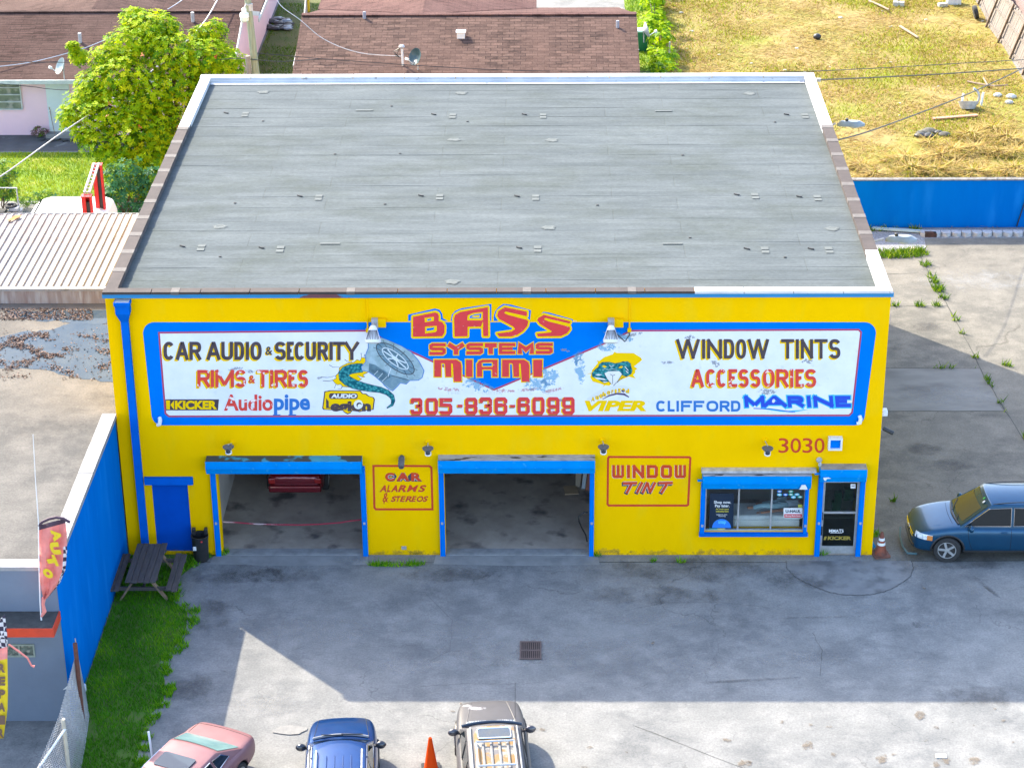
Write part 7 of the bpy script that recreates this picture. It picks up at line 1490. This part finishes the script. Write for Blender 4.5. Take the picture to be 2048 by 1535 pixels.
bullet(804, 918, 'dark bullet camera just above the CAR ALARMS panel', mat('camera_slate', (.05, .055, .07), (.12, .12, .13), 9, .5)); 
b_ = W(1638, 918, 0); AL = thing('wall_lamp', 'small round grey wall lamp above the entrance shutter', 'lamp', (b_.x, -.01, b_.z)); mb = MB(); T = Matrix.Translation((b_.x, -.004, b_.z)) @ Matrix.Rotation(R(90), 4, 'X'); mb.lathe([(.075, 0), (.085, .04), (.06, .08)], 14, 0, T); mb.build('base', galv, AL); mb = MB(); mb.ball((b_.x+.02, -.12, b_.z-.10), .05, 8, 6, 0, (1, 1, 1.6)); mb.build('bulb', mat('bulb_glass', (.4, .42, .42), rough=.1), AL)
for u, v, t in ((320, 841, 'white bent conduit elbow at the lower left corner of the mural'), (1719, 838, 'white conduit elbow at the lower right corner of the mural')):
    b_ = W(u, v, 0); mb = MB(); mb.tube([(b_.x, -.006, b_.z+.10), (b_.x+.02, -.08, b_.z+.05), (b_.x+.0, -.10, b_.z-.06), (b_.x-.06, -.07, b_.z-.09)], .055, 8); tag(mb.build('conduit_elbow', white_pl, smooth=True), t, 'conduit', 'conduit elbows on the mural')
q = Vector((21.0, .15, Z(1770, 829))); mb = MB(); mb.box(21.0, .05, q.z-.08, 21.16, .28, q.z+.08); tag(mb.build('junction_box', white_pl, bevel=.02), 'small white box on the right edge of the yellow wall', 'box')
q = Vector((21.0, .2, Z(1770, 866))); SC = thing('bullet_camera', 'black bullet camera sticking out from the right corner of the yellow wall', 'security camera', q); mb = MB(); mb.tube([q, q+Vector((.12, -.02, .03))], .03, 8); mb.build('mount', galv, SC); mb = MB(); mb.tube([q+Vector((.08, -.0, .06)), q+Vector((.36, -.08, -.06))], .06, 10); mb.build('body', black_m, SC)

# ---------------------------------------------------------------- inside the bays and the window
def tape():
    mb = MB(); P = [W(u, v, .35) for u, v in ((446, 1043), (470, 1044), (510, 1047), (560, 1048.5), (600, 1049), (640, 1047.5), (680, 1044.5), (700, 1041), (727, 1038))]
    n = len(P); vs = [p+Vector((0, 0, .022)) for p in P]+[p-Vector((0, 0, .022)) for p in P]; mb.add(vs, [(i, i+1, n+i+1, n+i) for i in range(n-1)]); o = mb.build('barrier_tape', mat('tape_red', (.30, .02, .045), (.5, .36, .36), .9, .5, lo=.54, hi=.62)); md = o.modifiers.new('s', 'SOLIDIFY'); md.thickness = .003
    tag(o, 'sagging red and white barrier tape across the left garage bay', 'tape')
tape()
a = G(1128, 970, .03); T = Matrix.Translation((a.x+.2, a.y-.3, .036)) @ Matrix.Rotation(R(6), 4, 'Z'); mb = MB(); mb.box(-.20, -.28, 0, .20, .22, .025, 0, T); tag(mb.build('plywood_scrap', mat('ply', (.50, .38, .24), (.42, .31, .2), 4, .8)), 'square scrap of plywood on the floor of the right garage bay', 'board')
for k, (m, t, q) in enumerate(((mat('board_tan', (.36, .30, .22)), 'tan board leaning inside the right bay, leftmost of three', ((1152, 930), (1166, 930), (1160, 972), (1151, 974))), (mat('board_blue_grey', (.50, .58, .62)), 'blue-grey board leaning inside the right bay, middle of three', ((1170, 930), (1178, 930), (1170, 975), (1163, 975))), (mat('board_red_brown', (.34, .13, .08)), 'red-brown board leaning inside the right bay, rightmost of three', ((1180, 930), (1187, 930), (1178, 981), (1171, 979))))):
    mb = MB(); P = [W(u, v, 3.95-.10*k) for u, v in q]; P = [p if i < 2 else Vector((p.x, p.y, .035)) for i, p in enumerate(P)]; P = [p+Vector((0, .25, 0)) if i < 2 else p for i, p in enumerate(P)]
    mb.extr(P, (0, .03, 0)); tag(mb.build('leaning_board', m), t, 'board', 'boards leaning in the right bay')
mb = MB(); P = [W(u, v, .45) for u, v in ((1176, 1024), (1168, 1024), (1157, 1033), (1158, 1042), (1164, 1056), (1172, 1070), (1174, 1082))]; mb.tube(P, .022, 6); tag(mb.build('air_hose', black_m), 'black air hose hanging just inside the right garage bay', 'hose')
# daybed and the person lying on it behind the window
yb0, yb1 = .30, 1.05; c0 = W(1467, 1030, yb0); c1 = W(1600, 1030, yb0); zt = c0.z; DB = thing('daybed', 'white upholstered daybed just behind the shop window', 'daybed', ((c0.x+c1.x)/2, .65, 0))
fab = mat('white_upholstery', (.85, .86, .88), (.78, .8, .82), 3, .8); mb = MB(); mb.box(c0.x, yb0, .03, c1.x, yb1, zt-.16); mb.build('base', fab, DB, bevel=.03); mb = MB(); mb.box(c0.x-.02, yb0-.02, zt-.155, c1.x+.02, yb1, zt); mb.build('cushion', fab, DB, bevel=.05, seg=3)
def skin_person(name, verts, edges, rad, parent, m, sub=2):
    me = bpy.data.meshes.new(name); me.from_pydata(verts, edges, []); ob = bpy.data.objects.new(name, me); col.objects.link(ob); ob.parent = parent
    md = ob.modifiers.new('skin', 'SKIN'); md.use_smooth_shade = True; 
    sv = me.skin_vertices[0].data if me.skin_vertices else None
    if sv is None:
        bm = bmesh.new(); bm.from_mesh(me); bm.verts.layers.skin.verify(); bm.to_mesh(me); bm.free(); sv = me.skin_vertices[0].data
    for i, r in enumerate(rad): sv[i].radius = (r, r); sv[i].use_root = (i == 0)
    s2_ = ob.modifiers.new('sub', 'SUBSURF'); s2_.levels = sub; s2_.render_levels = sub
    bake(ob); me2 = ob.data; me2.materials.clear(); me2.materials.append(m); me2.polygons.foreach_set('use_smooth', [True]*len(me2.polygons)); return ob
skin_m = mat('skin', (.48, .22, .14), (.42, .19, .12), 5, .55); jean = mat('light_denim', (.42, .62, .70), (.34, .52, .60), 6, .85); shirt = mat('pale_shirt', (.75, .85, .92), (.68, .78, .86), 4, .8)
px_ = lambda u, v, y: W(u, v, y)
zs = zt+.02; pel = px_(1566, 1022, .72); pel.z = zs+.10; sh = px_(1604, 1025, .70); sh.z = zs+.12
PS = thing('person', 'person in light jeans and pale shirt lying on the daybed with knees raised', 'person', (pel.x, .7, zt))
kneeR = px_(1528, 1010, .58); kneeL = px_(1566, 1002, .78); footR = Vector((pel.x-.88, .62, zs+.05)); footL = Vector((pel.x-.62, .84, zs+.05))
o_ = rootloc(PS)
def V(*p): return tuple(Vector(p)-o_)
hd = sh+Vector((.30, .0, .06)); shR = sh+Vector((0, -.19, 0)); shL = sh+Vector((0, .19, 0)); elb = px_(1556, 1031, .44); elb.z = zs+.06; hnd = px_(1520, 1033, .36); hnd.z = zs+.03
verts = [V(*pel), V(*(pel.lerp(sh, .5))), V(*sh), V(*(sh+Vector((.12, 0, .02)))), V(*hd), V(*(hd+Vector((.12, 0, .02)))),
         V(*(pel+Vector((-.02, -.10, 0)))), V(*kneeR), V(*footR), V(*(footR+Vector((-.16, 0, .0)))), V(*(pel+Vector((-.02, .10, 0)))), V(*kneeL), V(*footL), V(*(footL+Vector((-.16, 0, 0)))),
         V(*shR), V(*elb), V(*hnd), V(*shL), V(*(shL+Vector((-.25, .08, -.03)))), V(*(shL+Vector((-.45, .0, .06))))]
edges = [(0, 1), (1, 2), (2, 3), (3, 4), (4, 5), (0, 6), (6, 7), (7, 8), (8, 9), (0, 10), (10, 11), (11, 12), (12, 13), (2, 14), (14, 15), (15, 16), (2, 17), (17, 18), (18, 19)]
rad = [.13, .125, .13, .055, .095, .085, .085, .068, .048, .035, .085, .068, .048, .035, .06, .045, .033, .06, .045, .033]
body = skin_person('body', verts, edges, rad, PS, skin_m)
for nm, idx, grow, m in (('jeans', ((0, 6, 7, 8), (0, 10, 11, 12)), .014, jean),):
    vs = [verts[0], verts[6], verts[7], verts[8], verts[10], verts[11], verts[12]]; skin_person(nm, vs, [(0, 1), (1, 2), (2, 3), (0, 4), (4, 5), (5, 6)], [.145, .105, .085, .062, .105, .085, .062], PS, m)
e_ = Vector(verts[14]).lerp(Vector(verts[15]), .55); skin_person('shirt', [verts[1], verts[0], verts[2], verts[14], tuple(e_), verts[17], tuple(Vector(verts[17]).lerp(Vector(verts[18]), .5))], [(0, 1), (0, 2), (2, 3), (3, 4), (2, 5), (5, 6)], [.145, .14, .145, .078, .062, .078, .06], PS, shirt)
hm = MB()
for k in range(4): a0 = hnd+Vector((-.02, -.035+.022*k, .0)); hm.tube([a0, a0+Vector((-.05, 0, .008)), a0+Vector((-.085, 0, -.012))], [.011, .010, .008], 6)
a0 = hnd+Vector((.01, .05, .01)); hm.tube([a0, a0+Vector((-.04, .03, .0))], [.012, .009], 6); hm.build('fingers', skin_m, PS, smooth=True)
hr = MB(); hr.ball(hd+Vector((.09, 0, .05)), .115, 12, 8, 0, (1, .9, .9)); hr.build('hair', mat('dark_hair', (.02, .014, .01), rough=.6), PS, smooth=True)
fm = MB(); fm.ball(hd+Vector((.03, 0, .13)), .018, 8, 6, 0, (1.4, .8, 1))
for s_ in (-1, 1): fm.ball(hd+Vector((.05, s_*.035, .105)), .012, 8, 6)
fm.build('face', skin_m, PS, smooth=True)
# desk and green bottles seen dimly through the door
SH = thing('display_shelf', 'dark display shelf seen through the entrance door', 'shelf', (20.2, 2.3, 0)); mb = MB()
for z in (.05, .7, 1.35, 2.0): mb.box(19.6, 2.0, z, 20.8, 2.5, z+.04)
mb.box(19.6, 2.46, .05, 20.8, 2.5, 2.1); mb.build('shelf_frame', dark_room, SH)
gb = mat('green_carton', (.01, .22, .09), rough=.4)
for i, (u, v, s_) in enumerate(((1672, 1012, .12), (1676, 992, .10), (1697, 985, .13))):
    p = W(u, v, 1.6); mb = MB(); mb.box(p.x-s_, 1.5, p.z-.2, p.x+s_, 1.7, p.z+.16); mb.box(p.x-.03, 1.58, p.z+.161, p.x+.03, 1.62, p.z+.2); tag(mb.build('green_carton', gb, bevel=.01), ('lowest green carton seen through the door glass', 'middle green carton seen through the door glass', 'green carton highest and rightmost behind the door glass')[i], 'carton', 'green cartons in the doorway')

# ---------------------------------------------------------------- forecourt props
tl = G(275, 1084, .75); tr = G(336, 1086, .75); bl_ = G(250, 1161, .75); br = G(309, 1166, .75)
cx, cy = (tl.x+tr.x+bl_.x+br.x)/4, (tl.y+tr.y+bl_.y+br.y)/4; hw = (tr.x-tl.x)/2*.98; hl = (tl.y-bl_.y)/2
PT_ = thing('picnic_table', 'weathered dark wooden picnic table against the blue side wall', 'picnic table', (cx, cy, 0))
def planks(nm, x0, x1, y0, y1, z, n, th=.045):
    mb = MB(); w_ = (x1-x0)/n; rp = random.Random(int(x0*100))
    for k in range(n):
        a0 = rp.uniform(-.03, .03); mb.box(x0+k*w_+.004, y0+a0, z-th, x0+(k+1)*w_-.004, y1+rp.uniform(-.03, .03), z+rp.uniform(-.002, .003))
    mb.build(nm, wood_dk, PT_, bevel=.012)
planks('tabletop', cx-hw, cx+hw, cy-hl, cy+hl, .75, 5); planks('bench', cx+hw+.22, cx+hw+.54, cy-hl+.05, cy+hl-.05, .45, 2); planks('bench', cx-hw-.50, cx-hw-.20, cy-hl+.05, cy+hl-.05, .45, 2)
for yy in (cy-hl*.72, cy+hl*.72):
    mb = MB(); mb.bar((cx-hw-.5, yy-.03, .38), (cx+hw+.54, yy-.03, .38), .05, .11); mb.bar((cx-hw, yy+.04, .66), (cx+hw, yy+.04, .66), .05, .10); mb.build('cross_beam', wood_dk, PT_)
    for sg_ in (-1, 1): mb = MB(); mb.bar((cx+sg_*(hw+.22), yy, .012), (cx+sg_*hw*.45, yy, .70), .05, .12, 0, up=(0, 1, 0)); mb.build('leg', wood_lt, PT_)
mb = MB(); mb.bar((cx, cy-hl*.7, .36), (cx, cy+hl*.7, .36), .05, .10); mb.build('brace', wood_dk, PT_)
p = G(403, 1119); TB = thing('trash_can', 'black plastic trash can beside the blue service door', 'bin', (p.x, p.y, 0)); T = Matrix.Translation((p.x, p.y, .012)); mb = MB(); mb.lathe([(.19, 0), (.215, .05), (.235, .70), (.25, .74), (.25, .80), (.225, .80), (.20, .1)], 20, 0, T); mb.build('body', black_m, TB, smooth=True)
mb = MB()
for sx in (-.17, .17): mb = MB(); mb.box(p.x+sx-.05, p.y+.02, .78, p.x+sx+.05, p.y+.16, .98); mb.build('handle', black_m, TB, bevel=.02)
mb = MB(); mb.box(p.x-.17, p.y-.244, .44, p.x-.08, p.y-.225, .56, 0); mb.box(p.x+.06, p.y-.244, .70, p.x+.11, p.y-.236, .74, 1); mb.build('label', [white_p, mural_red], TB)
def cone(p, h, r, label, m, bands=False, tilt=0, basem=None):
    t = thing('traffic_cone', label, 'traffic cone', (p.x, p.y, 0)); T = Matrix.Translation((p.x, p.y, 0)) @ Matrix.Rotation(tilt, 4, 'Z'); mb = MB(); q = rr_(r*1.35, r*1.35, .05); q2 = [((T @ Vector((x, y, 0))).x, (T @ Vector((x, y, 0))).y) for x, y in q]; mb.prism(q2, .004, .05); mb.build('base', basem or m, t)
    mb = MB(); mb.lathe([(r, .05), (r*.95, .09), (.03+.012, h-.02), (.035, h), (.02, h), (.018, h-.1)], 20, 0, T); mb.build('cone', m, t, smooth=True)
    if bands:
        for z0, z1 in ((.47, .57), (.66, .76)):
            f = lambda z: r*.95+(.042-r*.95)*(z*h-.09)/(h-.11)+.004; mb = MB(); mb.lathe([(f(z0), z0*h), (f(z1), z1*h)], 20, 0, T); mb.build('reflective_band', white_p, t, smooth=True)
cone(G(1761, 1109), .74, .17, 'grimy banded traffic cone at the right corner of the yellow wall', mat('grimy_orange', (.30, .07, .03), (.10, .045, .035), 3, .7), True, .2, mat('cone_base_dark', (.10, .05, .04), (.2, .07, .04), 5, .8))
cone(G(862, 1538), .93, .17, 'bright orange traffic cone between the blue and the grey SUV', mat('bright_orange', (.85, .075, .006), (.80, .07, .006), 3, .7, spec=.1), False, .1, black_m)
mb = MB(); p = G(1748, 1094, .1); mb.tube([p, p+Vector((-.12, .05, .22))], .06, 8); tag(mb.build('water_bottle', mat('blue_bottle', (.02, .3, .6), rough=.2)), 'small blue bottle leaning behind the grimy cone', 'bottle')
x0, x1, y0, y1 = 11.11, 11.68, -5.42, -4.55; DG = thing('storm_drain', 'rusty iron storm drain grate in the middle of the forecourt', 'drain', ((x0+x1)/2, (y0+y1)/2, 0)); iron = mat('grate_iron', (.09, .07, .065), (.13, .09, .08), 8, .75); mb = MB()
for a in ((x0, y0, x1, y0+.05), (x0, y1-.05, x1, y1), (x0, y0+.05, x0+.05, y1-.05), (x1-.05, y0+.05, x1, y1-.05)): mb.box(a[0], a[1], .012, a[2], a[3], .04)
mb.build('frame', iron, DG); mb = MB()
for k in range(9): x = x0+.085+k*(x1-x0-.17)/8; mb.box(x-.014, y0+.05, .02, x+.014, y1-.05, .036)
mb.box(x0+.05, (y0+y1)/2-.025, .018, x1-.05, (y0+y1)/2+.025, .038); mb.build('grate', iron, DG); mb = MB(); mb.add([(x0+.05, y0+.05, .014), (x1-.05, y0+.05, .014), (x1-.05, y1-.05, .014), (x0+.05, y1-.05, .014)], [(0, 1, 2, 3)]); mb.build('pit', mat('pit_black', (.006, .006, .006), rough=.9), DG)

# ---------------------------------------------------------------- chain link fence and flags at lower left
FF = thing('chain_link_fence', 'sagging torn chain link fence beside the grass at the corner of the grey garage', 'fence', (.2, -10, 0))
Tt = [G(153, 1300, 2.05), G(140, 1350, 2.0), G(118, 1430, 2.0), G(80, 1520, 2.0), G(30, 1640, 2.0)]; Bb = [G(172, 1392, .05), G(178, 1430, .05), G(170, 1490, .05), G(160, 1540, .05), G(130, 1640, .05)]
mb = MB()
for i in range(4):
    linkmesh(mb, Bb[i], Bb[i+1], Tt[i+1], Tt[i], 14, 17, .0105)
mb.build('mesh', galv, FF); mb = MB(); mb.tube([Tt[0]+Vector((.0, 0, .35)), Tt[0], Bb[0]], .014, 6); mb.tube(Bb, .012, 5); mb.build('tension_wire', galv, FF)
pr = W(150, 1286, -8.62); mb = MB(); mb.tube([(pr.x-.02, -8.62, 0), (pr.x, -8.62, pr.z)], .055, 12); mb.build('rusty_post', rust, FF, smooth=True)
pw = G(126, 1437, 2.05); mb = MB(); mb.tube([(pw.x, pw.y, 0), pw], .05, 10); mb.build('post', mat('post_cream', (.52, .48, .38), (.4, .36, .28), 5, .7), FF, smooth=True); mb = MB(); mb.tube([pw-Vector((-.02, 0, .28)), G(60, 1560, 1.9)], .03, 8); mb.build('brace_rail', white_pl, FF)
p = G(168, 1378); mb = MB(); mb.tube([(p.x, p.y-.1, .02), (p.x, p.y-.1, .2)], .09, 10); tag(mb.build('cup', white_pl), 'small white cup on the grass at the foot of the blue side wall', 'cup')
mb = MB(); q = [W(u, v, -8.24) for u, v in ((126, 1379), (136, 1370), (140, 1364), (142, 1378), (132, 1377))]; mb.extr(q, (0, .03, 0)); tag(mb.build('paper_scrap', white_p), 'torn white paper stuck low on the grey garage corner', 'litter')
chk, n, L, b = nodes_of('checker_cloth'); tc = n.new('ShaderNodeTexCoord'); ck = n.new('ShaderNodeTexChecker'); ck.inputs['Scale'].default_value = 9; ck.inputs['Color1'].default_value = (.62, .58, .58, 1); ck.inputs['Color2'].default_value = (.05, .04, .06, 1); L.new(tc.outputs['Object'], ck.inputs['Vector']); L.new(ck.outputs[0], b.inputs['Base Color']); b.inputs['Roughness'].default_value = .8
coral = mat('coral_cloth', (.80, .30, .26), (.74, .24, .20), 2, .75, bump=.3, trans=.15); fy = mat('flag_yellow', (.72, .52, .01), (.66, .46, .01), 3, .7); fink = mat('flag_plum', (.06, .03, .05)); fbrown = mat('flag_brown', (.16, .09, .06))
def cloth(y, outline_l, outline_r, n=18, wob=.07):
    """cloth between two edges given in pixels on the plane y, rippled in depth"""
    def at(pts, t):
        k = t*(len(pts)-1); i = min(int(k), len(pts)-2); f = k-i; return Vector(pts[i]).lerp(Vector(pts[i+1]), f)
    G_ = []
    for i in range(n+1):
        a, b = at(outline_l, i/n), at(outline_r, i/n); row = []
        for j in range(9):
            q = a.lerp(b, j/8); row.append(W(q.x, q.y, y+wob*math.sin(j*1.1+i*.35)+.03*math.sin(i*1.7)))
        G_.append(row)
    return G_
def clothmesh(G_, f, mats, name, parent):
    mb = MB(); nr, nc = len(G_), len(G_[0]); mb.v = [tuple(p) for r in G_ for p in r]
    for i in range(nr-1):
        for j in range(nc-1): mb.f.append((i*nc+j, i*nc+j+1, (i+1)*nc+j+1, (i+1)*nc+j)); mb.m.append(f(i/(nr-1), j/(nc-1)))
    o = mb.build(name, mats, parent, smooth=True, fix=False); md = o.modifiers.new('s', 'SOLIDIFY'); md.thickness = .004; return o
def polyon(pn, poly, L, mi): pn.fill(poly, L, mi)
F1 = thing('feather_flag', 'crumpled coral feather flag with yellow letters before the grey garage', 'flag', (W(105, 1100, -8.62).x, -8.62, 3.21))
L1 = [(77, 1050), (77, 1085), (78, 1120), (80, 1160), (84, 1185), (88, 1200)]; R1 = [(130, 1036), (134, 1068), (134, 1102), (131, 1138), (119, 1166), (96, 1194)]
g_ = cloth(-8.62, L1, R1); clothmesh(g_, lambda s, t: 1 if (t > .76 and s > .3) else (2 if s < .05 else 0), [coral, chk, fink], 'cloth', F1)
pn = Paint(y0=-8.74)
for ch, (u, v, w_, h, a) in zip('AUTO', ((113, 1070, 31, 20, 78), (110, 1096, 32, 21, 80), (104, 1121, 31, 21, 74), (96, 1146, 27, 19, 62))):
    tmp = Paint(y0=-8.74); tmp.text(ch, -w_/2, -h/2, w_/2, h/2, 0, 0, .10); c0 = W(0, 0, -8.74); cc = W(u, v, -8.74); ca, sa = math.cos(R(-a)), math.sin(R(-a))
    pn.mb.add([(cc.x+(x-c0.x)*ca-(z-c0.z)*sa, y, cc.z+(x-c0.x)*sa+(z-c0.z)*ca) for x, y, z in tmp.mb.v], tmp.mb.f, 0)
pn.build('lettering', fy, F1)
mb = MB(); po = [W(u, v, -8.62) for u, v in ((66, 868), (71, 960), (77, 1045), (78, 1120), (80, 1200), (82, 1232))]; mb.tube([(po[-1].x, -8.62, 3.21)]+po[::-1], [.02, .018, .016, .014, .011, .008, .006], 6); mb.build('pole', white_pl, F1)
mb = MB(); mb.tube([W(u, v, -8.60) for u, v in ((77, 1050), (85, 1043), (98, 1037), (112, 1034), (126, 1036), (140, 1044))], .035, 6); mb.build('hem', fink, F1); mb = MB(); mb.tube([W(u, v, -8.62) for u, v in ((88, 1195), (86, 1208), (89, 1222), (83, 1232))], [.06, .04, .055, .03], 6); mb.build('tail', coral, F1)
F2_ = thing('feather_flag', 'yellow feather flag reading REPAIR with checkered top at the left edge', 'flag', (W(0, 1350, -10.2).x, -10.2, 0))
L2 = [(-26, 1262), (-30, 1290), (-32, 1330), (-30, 1400), (-30, 1440), (-32, 1476)]; R2 = [(10, 1228), (15, 1275), (15, 1318), (16, 1385), (15, 1420), (7, 1475)]
g_ = cloth(-10.2, L2, R2, wob=.03); clothmesh(g_, lambda s, t: 1 if s < .24 else (2 if s < .36 else 0), [fy, chk, coral], 'cloth', F2_)
pn = Paint(y0=-10.27)
for k, ch in enumerate('REPAIR'): pn.text(ch, -4, 1326+k*26, 10.5-(k > 4)*3, 1344+k*26, 0, 0, .06)
pn.build('lettering', fbrown, F2_)
mb = MB(); q = [W(u, v, -10.2) for u, v in ((-26, 1262), (-30, 1330), (-30, 1476))]; mb.tube([(q[-1].x, -10.2, 0)]+q[::-1], .02, 6); mb.build('pole', white_pl, F2_); mb = MB(); mb.tube([W(u, v, -10.15) for u, v in ((18, 1288), (38, 1302), (55, 1315), (63, 1330), (69, 1332))], [.02, .025, .022, .02, .035], 6); mb.build('streamer', coral, F2_)
# low litter bits by the entrance
